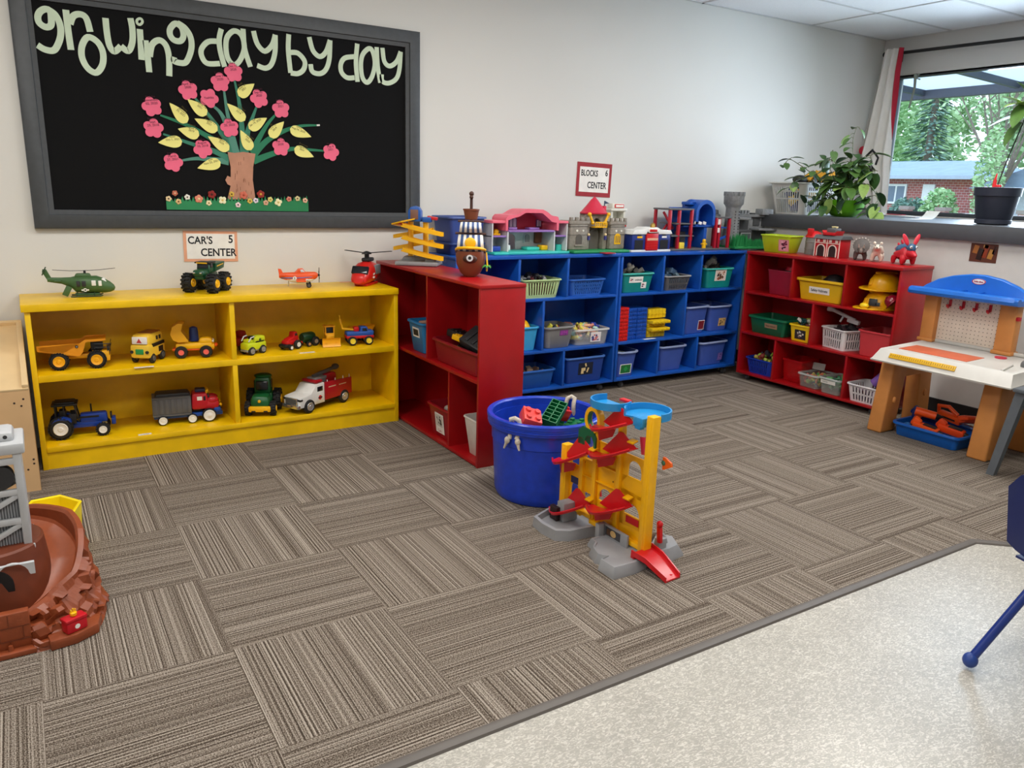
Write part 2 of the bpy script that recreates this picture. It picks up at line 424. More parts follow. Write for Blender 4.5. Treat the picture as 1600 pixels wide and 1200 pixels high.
# ================================================================== DISPLAY BOARD DATA (metres on the back wall: x, z)
LETTERS = [
    ('g', (1,[(-0.189,2.069),(-0.212,2.059),(-0.235,2.074),(-0.239,2.1),(-0.227,2.124),(-0.204,2.138),(-0.186,2.13),(-0.184,2.102)]), (0,[(-0.197,2.139),(-0.167,2.119),(-0.151,2.079),(-0.152,2.032),(-0.168,1.987),(-0.19,1.958),(-0.225,1.959),(-0.253,1.975)])),
    ('r', (0,[(-0.12,2.146),(-0.119,2.057),(-0.115,1.969)]), (0,[(-0.108,2.085),(-0.092,2.121),(-0.063,2.134),(-0.037,2.12),(-0.025,2.06)])),
    ('o', (1,[(-0.037,2.035),(-0.066,1.993),(-0.071,1.939),(-0.05,1.892),(-0.015,1.876),(0.015,1.915),(0.022,1.971),(0.003,2.017)])),
    ('w', (0,[(0.047,2.131),(0.048,2.061),(0.054,2.007),(0.073,1.982),(0.105,2.01)]), (0,[(0.105,2.01),(0.136,1.991),(0.158,2.035),(0.163,2.096),(0.158,2.145)])),
    ('i', (0,[(0.197,2.099),(0.196,2.028),(0.194,1.956)]), (1,[(0.2,2.148),(0.189,2.141),(0.186,2.132),(0.189,2.123),(0.198,2.12),(0.208,2.127),(0.212,2.137),(0.208,2.146)])),
    ('n', (0,[(0.219,2.05),(0.223,1.986),(0.225,1.901)]), (0,[(0.233,1.976),(0.249,2.034),(0.284,2.058),(0.313,2.036),(0.323,1.98),(0.318,1.891)])),
    ('g', (1,[(0.366,2.146),(0.339,2.118),(0.337,2.087),(0.355,2.066),(0.384,2.066),(0.4,2.091),(0.394,2.13)]), (0,[(0.375,2.15),(0.411,2.129),(0.434,2.089),(0.435,2.038),(0.415,1.984),(0.393,1.961),(0.348,1.965),(0.348,1.985)])),
    ('d', (0,[(0.578,2.085),(0.52,2.078),(0.484,2.038),(0.485,1.998),(0.51,1.971),(0.572,1.977)]), (0,[(0.589,2.148),(0.575,2.094),(0.578,2.035),(0.595,1.963)])),
    ('a', (1,[(0.654,2.146),(0.617,2.112),(0.607,2.058),(0.615,2.005),(0.644,1.978),(0.677,2.005),(0.702,2.068),(0.691,2.128)]), (0,[(0.7,2.162),(0.702,2.075),(0.714,2.022),(0.729,1.976)])),
    ('y', (0,[(0.754,2.158),(0.771,2.096),(0.809,2.063),(0.85,2.099),(0.869,2.152)]), (0,[(0.869,2.152),(0.864,2.066),(0.842,2.001),(0.808,1.977),(0.765,1.987)])),
    ('b', (0,[(0.943,2.164),(0.937,2.081),(0.945,1.966)]), (0,[(0.942,2.071),(0.99,2.072),(1.026,2.034),(1.018,1.991),(0.986,1.967),(0.945,1.966)])),
    ('y', (0,[(1.056,2.163),(1.075,2.096),(1.113,2.068),(1.149,2.096),(1.175,2.16)]), (0,[(1.175,2.16),(1.168,2.063),(1.146,2.003),(1.11,1.978),(1.068,1.985),(1.059,2.023)])),
    ('d', (0,[(1.317,2.089),(1.26,2.076),(1.235,2.041),(1.238,1.998),(1.27,1.972),(1.315,1.976)]), (0,[(1.335,2.16),(1.325,2.057),(1.333,1.955)])),
    ('a', (1,[(1.405,2.142),(1.367,2.105),(1.355,2.046),(1.364,1.98),(1.393,1.957),(1.423,1.993),(1.441,2.062),(1.429,2.127)]), (0,[(1.453,2.155),(1.458,2.056),(1.473,1.962)])),
    ('y', (0,[(1.489,2.155),(1.5,2.083),(1.534,2.06),(1.578,2.09),(1.604,2.146)]), (0,[(1.604,2.146),(1.595,2.047),(1.573,1.992),(1.525,1.965),(1.486,1.973),(1.483,2.01)])),
]
FLO= [(0.224,1.736),(0.223,1.63),(0.305,1.465),(0.458,1.54),(0.404,1.829),(0.505,1.799),(0.567,1.883),(0.638,1.938),(0.602,1.655),(0.766,1.818),(0.882,1.772),(0.873,1.57),(1.161,1.556)]
LEA= [((0.352,1.71),(0.309,1.76)),((0.447,1.746),(0.398,1.785)),((0.488,1.662),(0.427,1.691)),((0.397,1.62),(0.341,1.635)),((0.304,1.568),(0.241,1.561)),((0.545,1.57),(0.488,1.605)),((0.49,1.46),(0.425,1.44)),((0.644,1.735),(0.596,1.779)),((0.696,1.854),(0.743,1.891)),((0.748,1.686),(0.802,1.72)),((0.851,1.66),(0.895,1.707)),((0.686,1.592),(0.658,1.647)),((0.982,1.655),(1.047,1.635)),((0.998,1.548),(1.058,1.526))]
BRA= [[(0.588,1.479),(0.514,1.487),(0.426,1.49),(0.346,1.476)],[(0.589,1.497),(0.517,1.531),(0.395,1.566),(0.268,1.605)],[(0.61,1.536),(0.492,1.604),(0.38,1.659),(0.261,1.697)],[(0.618,1.532),(0.553,1.637),(0.499,1.714),(0.426,1.808)],[(0.629,1.533),(0.591,1.661),(0.558,1.732),(0.513,1.769)],[(0.632,1.526),(0.618,1.604),(0.595,1.735),(0.584,1.854)],[(0.667,1.527),(0.667,1.666),(0.659,1.798),(0.641,1.902)],[(0.678,1.528),(0.696,1.638),(0.726,1.715),(0.753,1.78)],[(0.713,1.533),(0.756,1.611),(0.807,1.69),(0.857,1.746)],[(0.72,1.518),(0.795,1.598),(0.893,1.657),(0.991,1.69),(1.083,1.7)],[(0.719,1.488),(0.823,1.531),(0.929,1.563),(1.028,1.564),(1.129,1.562)]]
TRU= [(0.584,1.531),(0.621,1.527),(0.667,1.535),(0.732,1.528),(0.716,1.457),(0.71,1.388),(0.72,1.283),(0.569,1.28),(0.59,1.353),(0.574,1.361),(0.564,1.383),(0.576,1.406),(0.593,1.399),(0.596,1.452)]
GRA= [(0.26,1.275),(0.638,1.281),(1.02,1.288),(0.256,1.223),(0.635,1.221),(1.018,1.22)]
SFL= [(0.269,1.279),(0.302,1.308),(0.317,1.265),(0.362,1.289),(0.42,1.281),(0.488,1.305),(0.47,1.26),(0.542,1.276),(0.592,1.309),(0.623,1.252),(0.655,1.305),(0.688,1.274),(0.72,1.277),(0.749,1.312),(0.775,1.266),(0.8,1.284),(0.845,1.269),(0.906,1.288),(0.955,1.292),(0.999,1.282)]
# ================================================================== DISPLAY BOARD AND SIGNS
BX0, BX1, BZ0, BZ1, FW = -0.352, 1.723, 1.125, 2.266, 0.092
t = thing('display_board', 'black display board in a wide grey frame on the back wall', 'notice board', (0, 2.35, 0))
fr_ = S(mat((66, 69, 72), 0.5, noise=.08, scale=40))
for a, b_ in (((BX0, BZ0), (BX1, BZ0)), ((BX1, BZ0), (BX1, BZ1)), ((BX1, BZ1), (BX0, BZ1)), ((BX0, BZ1), (BX0, BZ0))):
    pass
prof = [(0, 0), (0, -.030), (.010, -.036), (FW * .72, -.036), (FW * .76, -.028), (FW, -.024), (FW, 0)]
cs = [(BX0, BZ0, 1, 1), (BX1, BZ0, -1, 1), (BX1, BZ1, -1, -1), (BX0, BZ1, 1, -1)]
fr_.rings([[Vector((x + u * sx, w, z + u * sz)) for u, w in prof] for x, z, sx, sz in cs], closed=True)
fr_.build('frame', t)
S(mat((14, 14, 15), 0.9, noise=.12, scale=200, spec=.2)).bb(BX0 + FW - .004, BX1 - FW + .004, -.014, -.002, BZ0 + FW - .004, BZ1 - FW + .004).build('black_panel', t)
def smooth2(pts, closed, n=5):
    out = []; m = len(pts)
    for i in range(m if closed else m - 1):
        if closed: p0, p1, p2, p3 = pts[i - 1], pts[i], pts[(i + 1) % m], pts[(i + 2) % m]
        else: p0, p1, p2, p3 = pts[max(i - 1, 0)], pts[i], pts[i + 1], pts[min(i + 2, m - 1)]
        for k in range(n):
            u = k / n
            out.append(tuple(0.5 * (2 * p1[j] + (p2[j] - p0[j]) * u + (2 * p0[j] - 5 * p1[j] + 4 * p2[j] - p3[j]) * u * u + (3 * p1[j] - p0[j] - 3 * p2[j] + p3[j]) * u ** 3) for j in range(len(p1))))
    if not closed: out.append(pts[-1])
    return out
def flat_stroke(s, pts, y0, y1, w, closed=False):
    """a paper strip lying against the wall along (x, z) points; w may vary"""
    m = len(pts); rs = []
    for i in range(m):
        if closed: a, b_ = pts[i - 1], pts[(i + 1) % m]
        else: a, b_ = pts[max(i - 1, 0)], pts[min(i + 1, m - 1)]
        d = Vector((b_[0] - a[0], b_[1] - a[1])).normalized(); ww = w[i] if isinstance(w, list) else w
        nx, nz = -d.y * ww / 2, d.x * ww / 2; x, z = pts[i]
        rs.append([Vector((x + nx, y0, z + nz)), Vector((x - nx, y0, z - nz)), Vector((x - nx, y1, z - nz)), Vector((x + nx, y1, z + nz))])
    s.rings(rs, not closed, closed)
PALE = mat((204, 220, 194), 0.85, noise=.03)
wl = ['growing', 'growing', 'growing', 'growing', 'growing', 'growing', 'growing', 'first day', 'first day', 'first day', 'by', 'by', 'last day', 'last day', 'last day']
ds = ['first paper letter g of the word growing, top left of the board', 'pale green paper letter r following the first g', 'low hung pale green paper letter o in growing', 'pale green paper letter w between o and i', 'pale green paper letter i with a ring for its dot',
      'pale green paper letter n in growing', 'last paper letter g ending the word growing', 'paper letter d starting the middle word day', 'paper letter a of the middle day, above the pink topmost flower', 'paper letter y ending the middle word day',
      'pale green paper letter b of the word by', 'pale green paper letter y of the word by', 'paper letter d of the last word day', 'paper letter a of the last word day', 'paper letter y in the top right corner of the board']
for i, L_ in enumerate(LETTERS):
    st = S(PALE); w = .0285 if i < 7 else .0262
    for j, (cl, pts) in enumerate(L_[1:]):
        ww = .012 if (L_[0] == 'i' and cl) else w
        flat_stroke(st, smooth2(pts, cl), 2.3355 - j * .0008, 2.3335 - j * .0008, ww, bool(cl))
    tag(st.build('paper_letter'), ds[i], 'letter', 'green paper letters on the display board')
# tree of paper
ptree = thing('paper_tree', 'tall paper tree with brown trunk and green branches in the middle of the board', 'paper tree', (0, 0, 0))
GB = [mat((42, 122, 88), .85), mat((84, 140, 122), .85), mat((58, 128, 104), .85)]
bds = ['lowest left paper branch of the tree', 'left paper branch reaching the lower left flower of the upper pair', 'long left paper branch to the far upper left flower', 'left paper branch rising to the pink flower beside the letter n', 'short paper branch to the single named flower left of centre', 'pale paper branch just left of the upright centre one', 'upright paper branch to the topmost pink flower', 'thin paper branch right of the upright one', 'right paper branch to the flower highest on the right', 'right paper branch with a white tip and no flower', 'lowest right paper branch to the far right flower']
for i, b_ in enumerate(BRA):
    pts = smooth2(b_, False, 5); n = len(pts)
    st = S(GB[(1, 2, 0, 2, 1, 1, 2, 2, 0, 0, 0)[i]])
    flat_stroke(st, pts, 2.3352 - .0002 * i, 2.3340 - .0002 * i, [.036 - .027 * k / (n - 1) for k in range(n)])
    if i == 9: st.m(PAPER); flat_stroke(st, [pts[-1], (pts[-1][0] + .018, pts[-1][1] + .002)], 2.3332, 2.3320, .009)
    lab(st.build('branch', ptree), 'green ' + bds[i])
tk = S(mat((186, 134, 108), .85, noise=.1, scale=14)).prism(TRU, 'y', 2.3300, 2.3318)
tk.m(mat((122, 78, 58), .9))
for k in range(16):
    x = random.uniform(.612, .70); z = random.uniform(1.30, 1.50); flat_stroke(tk, [(x, z), (x + .001, z + .018)], 2.3299, 2.3296, .0022)
lab(tk.build('trunk', ptree), 'brown paper trunk with a knot on its left edge')
gpts = [GRA[3], GRA[4], GRA[5]]
for h, (x0, x1, zb0, zb1, zt0, zt1) in enumerate(((GRA[3][0], .637, GRA[3][1], GRA[4][1], GRA[0][1], GRA[1][1]), (.637, GRA[5][0], GRA[4][1], GRA[5][1], GRA[1][1], GRA[2][1]))):
    st = S(mat((38, 124, 76) if h else (44, 134, 84), .85)); n = 42; top = []
    for k in range(n + 1):
        u = k / n; top.append((x0 + (x1 - x0) * u, zt0 + (zt1 - zt0) * u + (random.uniform(.006, .022) if k % 2 else -.012)))
    st.prism([(x0, zb0), (x1, zb1)] + top[::-1], 'y', 2.3286, 2.3296, 0)
    tag(st.build('paper_grass'), ('left' if h == 0 else 'right') + ' half of the green paper grass strip under the tree', 'paper grass', 'paper grass strips')
PINK = mat((238, 106, 136), .85, noise=.04); PEN = mat((70, 22, 40), .9); PEN2 = mat((84, 72, 30), .9); LEAFY = mat((240, 232, 138), .85, noise=.04)
FT = ['Mahika\nNovember\n02, 2020', 'Emma\nSept\n29, 2018', 'Jemma\nMarch\n27, 2021', 'Safiya\nAugust\n10, 2018', 'Adaline\nApril 23\n2020', 'Yashika', 'Yasmin\nJune 9\n2020', 'Zara\nDec 12\n2020', 'Abigail\nJuly\n20, 2020', 'Aaliyah\nSep 02\n2020', 'Jessica\nApril 2\n2021', 'Luca\nMar 14\n2020', 'Maria\nMay 8\n2021']
FL_ = ['far upper left end', 'far left, second from the top of the left edge', 'lowest left branch tip', 'lower left near the trunk', 'upper left below the letter n', 'left of centre, the one with a single line of writing', 'top pair, the lower left one', 'very top of the tree, touching the letter a', 'middle of the tree just above the trunk', 'right of the top, beside the thin branch', 'upper right branch tip', 'right side, low on the right branch', 'far right end of the lowest right branch']
def flat_text(body, size, x, z, y, m, parent, rot=0.0, bold=.0):
    o = text_mesh(body, size, m, 'handwriting', parent, (x, y, z), (R(90), R(-rot) if rot else 0, 0), .0002, bold, 'CENTER'); return o
for i, (x, z) in enumerate(FLO):
    t = thing('paper_flower', 'pink paper flower at the ' + FL_[i], 'paper flower', (x, 2.3270 if i == 8 else 2.3283, z), 0, 'pink named flowers on the paper tree')
    a0 = random.uniform(0, 1.2); pts = []
    for k in range(60):
        a = 2 * PI * k / 60; u = (a * 5 / (2 * PI) + a0) % 1.0 - .5; th = u * 2 * PI / 5; r = .0275 * math.cos(th) + math.sqrt(max(0, .0215 ** 2 - (.0275 * math.sin(th)) ** 2))
        pts.append((r * math.cos(a), r * math.sin(a)))
    S(PINK).prism(pts, 'y', 0, .0012).build('petals', t)
    flat_text(FT[i], .0165, 0, .010 if '\n' in FT[i] else -.003, -.0005, PEN, t, 8)
LT = ['Marty\nJanuary\n20, 2021', 'Ronnie\nMarch 14\n2021', 'Georgina\nAugust 12\n2021', 'Jarvis\nAugust 27\n2019', 'Zyan\nOct 1, 2021', 'Shannon\nAugust 23\n2020', 'Zen\nNov 22, 2021', 'Michael\nOct 26\n2019', 'Beth\nJune 30\n2021', 'Sal\nJan 19, 2020', 'Eli\nOct 15\n2019', 'Giorgia\nFeb 12\n2020', 'Ishaq\nAug 04, 2020', 'Emerson\nAugust 09\n2021']
LL = ['high on the left side, second from the left edge', 'upper left under the pink flower below letter n', 'left of centre, pointing left above the middle', 'left side, fourth down', 'far left and low, pointing left', 'left of the trunk top', 'lowest of all, left of the trunk', 'centre, left of the upright branch', 'near the top, right of the topmost flower', 'right of centre, pointing right', 'right side, pointing up', 'just above the trunk, pointing up', 'far right under the white branch tip', 'far right on the lowest right branch']
for i, (c, tip) in enumerate(LEA):
    t = thing('paper_leaf', 'yellow paper leaf ' + LL[i], 'paper leaf', (c[0], 2.3275, c[1]), 0, 'yellow named leaves on the paper tree')
    d = Vector((tip[0] - c[0], tip[1] - c[1])); Ln = d.length * 1.02; d.normalize(); q = Vector((-d.y, d.x)); up = []; dn = []
    for k in range(15):
        u = k / 14; w = .031 * math.sin(PI * u ** .62) ** .85 * (1 - .1 * u); s_ = -Ln * .82 + u * Ln * 1.82
        up.append(d * s_ + q * w)
        if 0 < k < 14: dn.append(d * s_ - q * w)
    pts = [(v.x, v.y) for v in up + dn[::-1]]
    S(LEAFY).prism(pts, 'y', 0, .0012).build('leaf_paper', t)
    an = math.degrees(math.atan2(d.y, d.x)); an = (an + 90) % 180 - 90
    flat_text(LT[i], .0145, -d.x * .008, -d.y * .008 + .007, -.0005, PEN2, t, max(-40, min(40, an)))
SC_ = [((232, 206, 160), (60, 40, 30)), ((196, 110, 82), (230, 200, 160)), ((226, 190, 130), (110, 50, 30)), ((236, 232, 220), (90, 70, 50)), ((222, 138, 110), (240, 210, 150)), ((140, 34, 28), (70, 20, 16)), ((240, 224, 176), (150, 120, 60)), ((238, 232, 190), (220, 190, 110)), ((214, 176, 70), (90, 60, 30)), ((244, 214, 214), (40, 30, 30)),
       ((206, 106, 82), (170, 70, 50)), ((214, 184, 84), (100, 60, 30)), ((226, 214, 226), (90, 80, 110)), ((146, 40, 30), (210, 160, 60)), ((218, 170, 140), (150, 100, 70)), ((220, 206, 120), (150, 130, 60)), ((240, 232, 184), (210, 190, 110)), ((214, 130, 110), (150, 60, 50)), ((222, 206, 150), (90, 70, 40)), ((230, 180, 150), (60, 40, 40))]
sn = ['far left end of the grass', 'second from the left, standing above the grass', 'third from the left, low in the grass', 'white, left part of the grass', 'salmon, left part of the grass', 'dark red, left of the trunk', 'small and low, left of the trunk', 'big cream four petalled, left of the trunk', 'yellow, at the left foot of the trunk', 'pink and black, lowest under the trunk', 'big orange, on the foot of the trunk', 'golden, at the right foot of the trunk', 'pale lilac, right foot of the trunk', 'dark red, right of the trunk', 'tiny tan, right of the trunk', 'pale yellow, right part of the grass', 'big cream four petalled, right part of the grass', 'salmon, third from the right end', 'cream, second from the right end', 'far right end of the grass']
for i, (x, z) in enumerate(SFL):
    big = i in (4, 5, 7, 10, 13, 16); r = .021 if big else .0145; n = 4 if i in (7, 16) else 5
    t = thing('foam_flower', 'small craft flower, ' + sn[i], 'craft flower', (x, 2.3262 if i != 10 else 2.3245, z), 0, 'small flowers along the paper grass')
    st = S(mat(SC_[i][0], .8))
    for k in range(n):
        a = 2 * PI * k / n + i; st.ball((r * .55 * math.cos(a), 0, r * .55 * math.sin(a)), (r * .5, .0022, r * .5), 10, 6)
    st.build('petals', t); S(mat(SC_[i][1], .8)).ball((0, -.002, 0), (r * .3, .002, r * .3), 8, 6).build('flower_centre', t)

def sign(name, label, x0, x1, z0, z1, card, px, pz, words, rot):
    cx, cz = (x0 + x1) / 2, (z0 + z1) / 2; w, h = x1 - x0, z1 - z0
    t = thing(name, label, 'sign', (cx, 2.3475, cz), rot=(0, R(rot), 0))
    S(mat(card, .8)).bb(-w / 2, w / 2, -.0012, .0015, -h / 2, h / 2).build('backing_card', t)
    S(PAPER).bb(-px / 2, px / 2, -.0022, -.0010, -pz / 2, pz / 2).build('white_paper', t)
    for body, size, x, z, sx in words: text_mesh(body, size, INK, 'lettering', t, (x, -.0026, z), (R(90), 0, 0), .0003, .0012, sx=sx)
sign('wall_sign', 'paper sign reading CAR\'S CENTER 5 in a peach card border above the yellow shelf', .329, .612, .944, 1.109, (226, 164, 130), .252, .136, [("CAR'S", .056, -.12, .014, .88), ('5', .060, .092, .020, .9), ('CENTER', .058, -.056, -.052, .88)], 1)
sign('wall_sign', 'paper sign reading BLOCKS CENTER 6 on a red card above the toy castle', 2.944, 3.253, 1.342, 1.575, (160, 44, 52), .262, .172, [('BLOCKS', .058, -.121, .025, .70), ('6', .060, .095, .032, .8), ('CENTER', .062, -.06, -.058, .74)], 1.5)
tag(S(mat((226, 158, 150), .8)).bb(1.19, 1.275, 2.30, 2.325, .8052, .8062).build('paper_scrap'), 'pink scrap of paper lying on the yellow shelf by the red helicopter', 'paper')
for x, y, z, w, lb in ((.04, 1.965, .4655, .09, 'white label strip stuck to the middle board below the toy bus'), (.872, 1.978, .4655, .085, 'white label strip stuck to the middle board below the red tractor'), (.017, 1.975, .1135, .062, 'small white label strip stuck to the bottom board of the yellow shelf')):
    t = thing('label_strip', lb, 'label', (x, y, z)); S(PAPER).bb(-w / 2, w / 2, -.012, .012, 0, .0006).build('label_paper', t)
    text_mesh('Trucks' if w > .07 else 'CARS', .016, mat((150, 140, 150), .8), 'lettering', t, (0, -.006, .0008), (0, 0, 0), .0001, 0, 'CENTER')
# ================================================================== TOY VEHICLES ON THE YELLOW SHELF  (local axes: x forward, y left, z up)
def wheel(t, x, y, r, w, hub, tyre=None, hr=.55, tread=0, name='wheel', lug=0.0, cap=None):
    tyre = tyre or TYRE
    o = S(tyre).lathe([(r * .5, -w / 2), (r * .86, -w / 2), (r * .97, -w * .36), (r, -w * .2), (r, w * .2), (r * .97, w * .36), (r * .86, w / 2), (r * .5, w / 2)], 26, ax='y')
    for k in range(tread):
        a = 2 * PI * k / tread
        for s_ in (-1, 1):
            o.box(((r + lug * .3) * math.cos(a + s_ * .07), s_ * w * .24, (r + lug * .3) * math.sin(a + s_ * .07)), (lug, w * .46, r * .2), 0, (0, -a, 0))
    wo = o.build(name, t, (x, y, r + (lug * .85 if tread else 0)))
    hp = [(.03, .60), (hr * .32, .60), (hr * .40, .535), (hr * .84, .535), (hr * .97, .60), (hr * 1.06, .50)]
    S(hub).lathe([(r * q, -w * z) for q, z in hp] + [(r * q, w * z) for q, z in hp[::-1]], 22, ax='y').build('hubcap', wo)
    return wo
def four(t, xs, y, r, w, hub, **k):
    for i, x in enumerate(xs):
        rr = r[i] if isinstance(r, tuple) else r
        for s_ in (-1, 1): wheel(t, x, s_ * y, rr, w, hub, **k)
VG = 'toy vehicles on the yellow shelf'

# ---- green army helicopter, nose right
AG = mat((62, 96, 52), .5, noise=.1, scale=30); AGD = mat((40, 62, 36), .5)
def fuse(s, secs, n=18):
    """secs: (x, zc, half width, half height) superelliptic sections along x"""
    rs = []
    for x, zc, w, h in secs:
        rs.append([Vector((x, math.copysign(abs(math.cos(2 * PI * k / n)) ** .8, math.cos(2 * PI * k / n)) * w, zc + math.copysign(abs(math.sin(2 * PI * k / n)) ** .8, math.sin(2 * PI * k / n)) * h)) for k in range(n)])
    return s.rings(rs)
t = thing('toy_helicopter', 'green army helicopter with a round star emblem on its side', 'toy helicopter', (-.180, 2.165, .805), -6, VG, .90)
b = fuse(S(AG), [(-.165, .095, .006, .012), (-.10, .088, .012, .017), (-.055, .078, .022, .028), (-.035, .068, .038, .043), (.02, .066, .045, .045), (.07, .066, .045, .046), (.105, .058, .042, .040), (.135, .050, .034, .028), (.152, .046, .018, .016), (.158, .045, .004, .004)])
b.box((0.005, 0, .115), (.085, .045, .022), .008, tx=.8).box((.02, 0, .013), (.12, .05, .012), .004)
b.build('fuselage', t)
S(AG).prism([(-.162, .085), (-.140, .092), (-.165, .150), (-.182, .152), (-.186, .136)], 'y', -.004, .004, .0015).build('tail_fin', t)
S(AG).box((-.115, 0, .09), (.03, .10, .004), .0015).build('tail_plane', t)
S(AGD).cyl((-.176, -.004, .142), (-.176, -.012, .142), .006).box((-.176, -.012, .142), (.006, .003, .05), .001, (0, R(25), 0)).build('tail_rotor', t)
S(WHITE).bb(.045, .066, -.0475, .0475, .062, .090, .002).bb(.078, .094, -.0455, .0455, .060, .088, .002).m(DARK).bb(-.028, -.010, -.0462, .0462, .058, .088, .002).bb(-.002, .018, -.0472, .0472, .058, .088, .002).build('side_window', t)
S(WHITE).box((.104, 0, .085), (.022, .062, .030), .006, (0, R(-32), 0)).build('windscreen', t)
em = S(WHITE).cyl((.012, -.0478, .040), (.012, -.0470, .040), .0095).bb(-.006, .030, -.0478, -.0470, .0365, .0435)
em.m(AGD).cyl((.012, -.0484, .040), (.012, -.0476, .040), .0042)
em.build('star_emblem', t)
sk = S(AGD)
for y in (-.042, .042):
    sk.tube([(-.06, y, .004), (.08, y, .004), (.095, y, .009)], .0035)
    for x in (-.03, .055): sk.tube([(x, y, .004), (x, y * .55, .024)], .003)
sk.build('landing_skids', t)
S(AG).box((-.075, -.03, .035), (.030, .02, .055), .003, (0, R(28), 0)).build('rear_ramp', t)
ro = S(BLACK).cyl((.015, 0, .12), (.015, 0, .142), .006)
for s_ in (-1, 1): ro.ribbon([(.015, 0, .139), (.015 + s_ * .07, s_ * .012, .141), (.015 + s_ * .15, s_ * .026, .148)], .011, (0, 0, 1), .002)
ro.build('main_rotor', t)

# ---- dark green monster truck tractor
MG = mat((20, 74, 42), .35); 
t = thing('toy_monster_truck', 'dark green farm dump truck on four huge knobbly black tyres under the paper sign', 'toy truck', (.40, 2.155, .805), -128, VG)
S(MG).box((0, 0, .085), (.16, .05, .03), .006).box((.055, 0, .105), (.075, .062, .034), .012, tx=.9).build('chassis', t)
S(MG).box((.005, 0, .125), (.060, .074, .045), .006, tx=.85, ty=.9).m(BLACK).box((.005, 0, .155), (.075, .082, .008), .003).m(TY).box((.036, 0, .1535), (.02, .06, .006), .002).build('cab', t)
S(GLASSY).box((.033, 0, .138), (.01, .058, .022), .002, (0, R(-8), 0)).box((.004, 0, .138), (.036, .073, .020), .002).build('cab_windows', t)
S(MG).prism([(-.022, .105), (-.115, .118), (-.128, .152), (-.026, .148)], 'y', -.044, .044, .004).m(TY).prism([(-.035, .130), (-.105, .138), (-.110, .143), (-.035, .135)], 'y', -.0448, .0448).build('dump_bed', t)
S(CHROME).box((.094, .018, .107), (.004, .012, .008), .001).box((.094, -.018, .107), (.004, .012, .008), .001).build('headlights', t)
four(t, (.062, -.062), .066, .044, .046, TY, tread=14, lug=.009, hr=.48)

# ---- orange and white plane, nose right
PO = mat((232, 88, 36), .38); 
t = thing('toy_plane', 'orange, blue and white toy propeller plane with wheels', 'toy plane', (.900, 2.18, .805), -16, VG, 1.06)
fuse(S(PO), [(-.10, .062, .004, .012), (-.085, .06, .010, .017), (-.04, .056, .022, .023), (.0, .054, .027, .026), (.05, .057, .025, .025), (.088, .062, .019, .019), (.10, .064, .010, .010)]).build('fuselage', t)
fuse(S(WHITE), [(-.06, .044, .012, .008), (-.03, .042, .0225, .016), (.0, .040, .026, .018), (.045, .043, .024, .018), (.075, .048, .017, .012), (.09, .053, .006, .006)]).build('belly', t)
fuse(S(mat((58, 120, 190), .4)), [(-.09, .051, .008, .006), (-.04, .051, .0228, .0075), (.0, .052, .0276, .0075), (.05, .055, .0258, .0065), (.07, .057, .022, .005)]).build('blue_stripe', t)
S(PO).prism([(-.038, .072), (-.018, .080), (-.002, .098), (.022, .100), (.036, .082), (.05, .074)], 'y', -.015, .015, .006).m(mat((206, 214, 220), .2)).prism([(.012, .080), (.010, .094), (.022, .096), (.034, .081)], 'y', -.0162, .0162, .002).build('canopy', t)
S(PO).prism([(-.098, .06), (-.075, .066), (-.088, .096), (-.104, .098)], 'y', -.004, .004, .0015).box((-.085, 0, .066), (.028, .082, .005), .002).build('tail_fins', t)
S(PO).box((.012, 0, .041), (.050, .19, .008), .003).build('wings', t)
S(BLACK).cyl((.10, 0, .064), (.112, 0, .064), .008, .003).box((.107, 0, .064), (.003, .009, .085), .001, (R(18), 0, 0)).box((.107, 0, .064), (.003, .085, .009), .001, (R(18), 0, 0)).build('propeller', t)
S(PAPER).cyl((-.02, -.028, .05), (-.02, -.0268, .05), .010).m(INK).bb(-.0215, -.0185, -.0287, -.0275, .044, .056).build('number_badge', t)
ge = S(CHROME)
for y in (-.03, .03): ge.cyl((.045, y, .04), (.052, y, .014), .003)
ge.cyl((-.05, 0, .045), (-.055, 0, .004), .003)
ge.build('landing_gear', t)
for y in (-.035, .035): wheel(t, .052, y, .013, .010, DGREY)

# ---- red rescue helicopter, nose to viewer
HR = mat((206, 34, 28), .3)
t = thing('toy_helicopter', 'red rescue helicopter with a black rotor at the right end of the yellow shelf', 'toy helicopter', (1.30, 2.165, .805), -134, VG, 1.38)
fuse(S(HR), [(-.12, .055, .012, .018), (-.07, .055, .035, .032), (-.02, .055, .042, .046), (.03, .052, .043, .045), (.06, .042, .041, .034), (.082, .030, .034, .020), (.09, .026, .02, .012)]).build('fuselage', t)
S(GLASSY).box((.064, 0, .067), (.014, .074, .036), .005, (0, R(-32), 0)).m(mat((120, 126, 130), .3)).bb(-.06, .0, -.0435, .0435, .045, .085, .004).build('windows', t)
S(BLACK).box((.075, 0, .026), (.028, .05, .014), .004).box((-.02, 0, .106), (.06, .036, .016), .005).build('black_trim', t)
S(WHITE).bb(.012, .026, -.0445, .0445, .046, .054).bb(.012, .026, -.0445, .0445, .032, .040).build('side_marks', t)
S(HR).box((0, 0, .006), (.12, .06, .012), .004).build('base_skid', t)
ro = S(BLACK).cyl((-.01, 0, .11), (-.01, 0, .140), .010).lathe([(.004, .128), (.020, .130), (.020, .136), (.004, .142)], 16, (-.01, 0, 0))
for k in range(3):
    a = R(15 + 120 * k); ro.ribbon([(-.01 + .015 * math.cos(a), .015 * math.sin(a), .133), (-.01 + .115 * math.cos(a), .115 * math.sin(a), .138)], .013, (0, 0, 1), .0025)
ro.build('main_rotor', t)

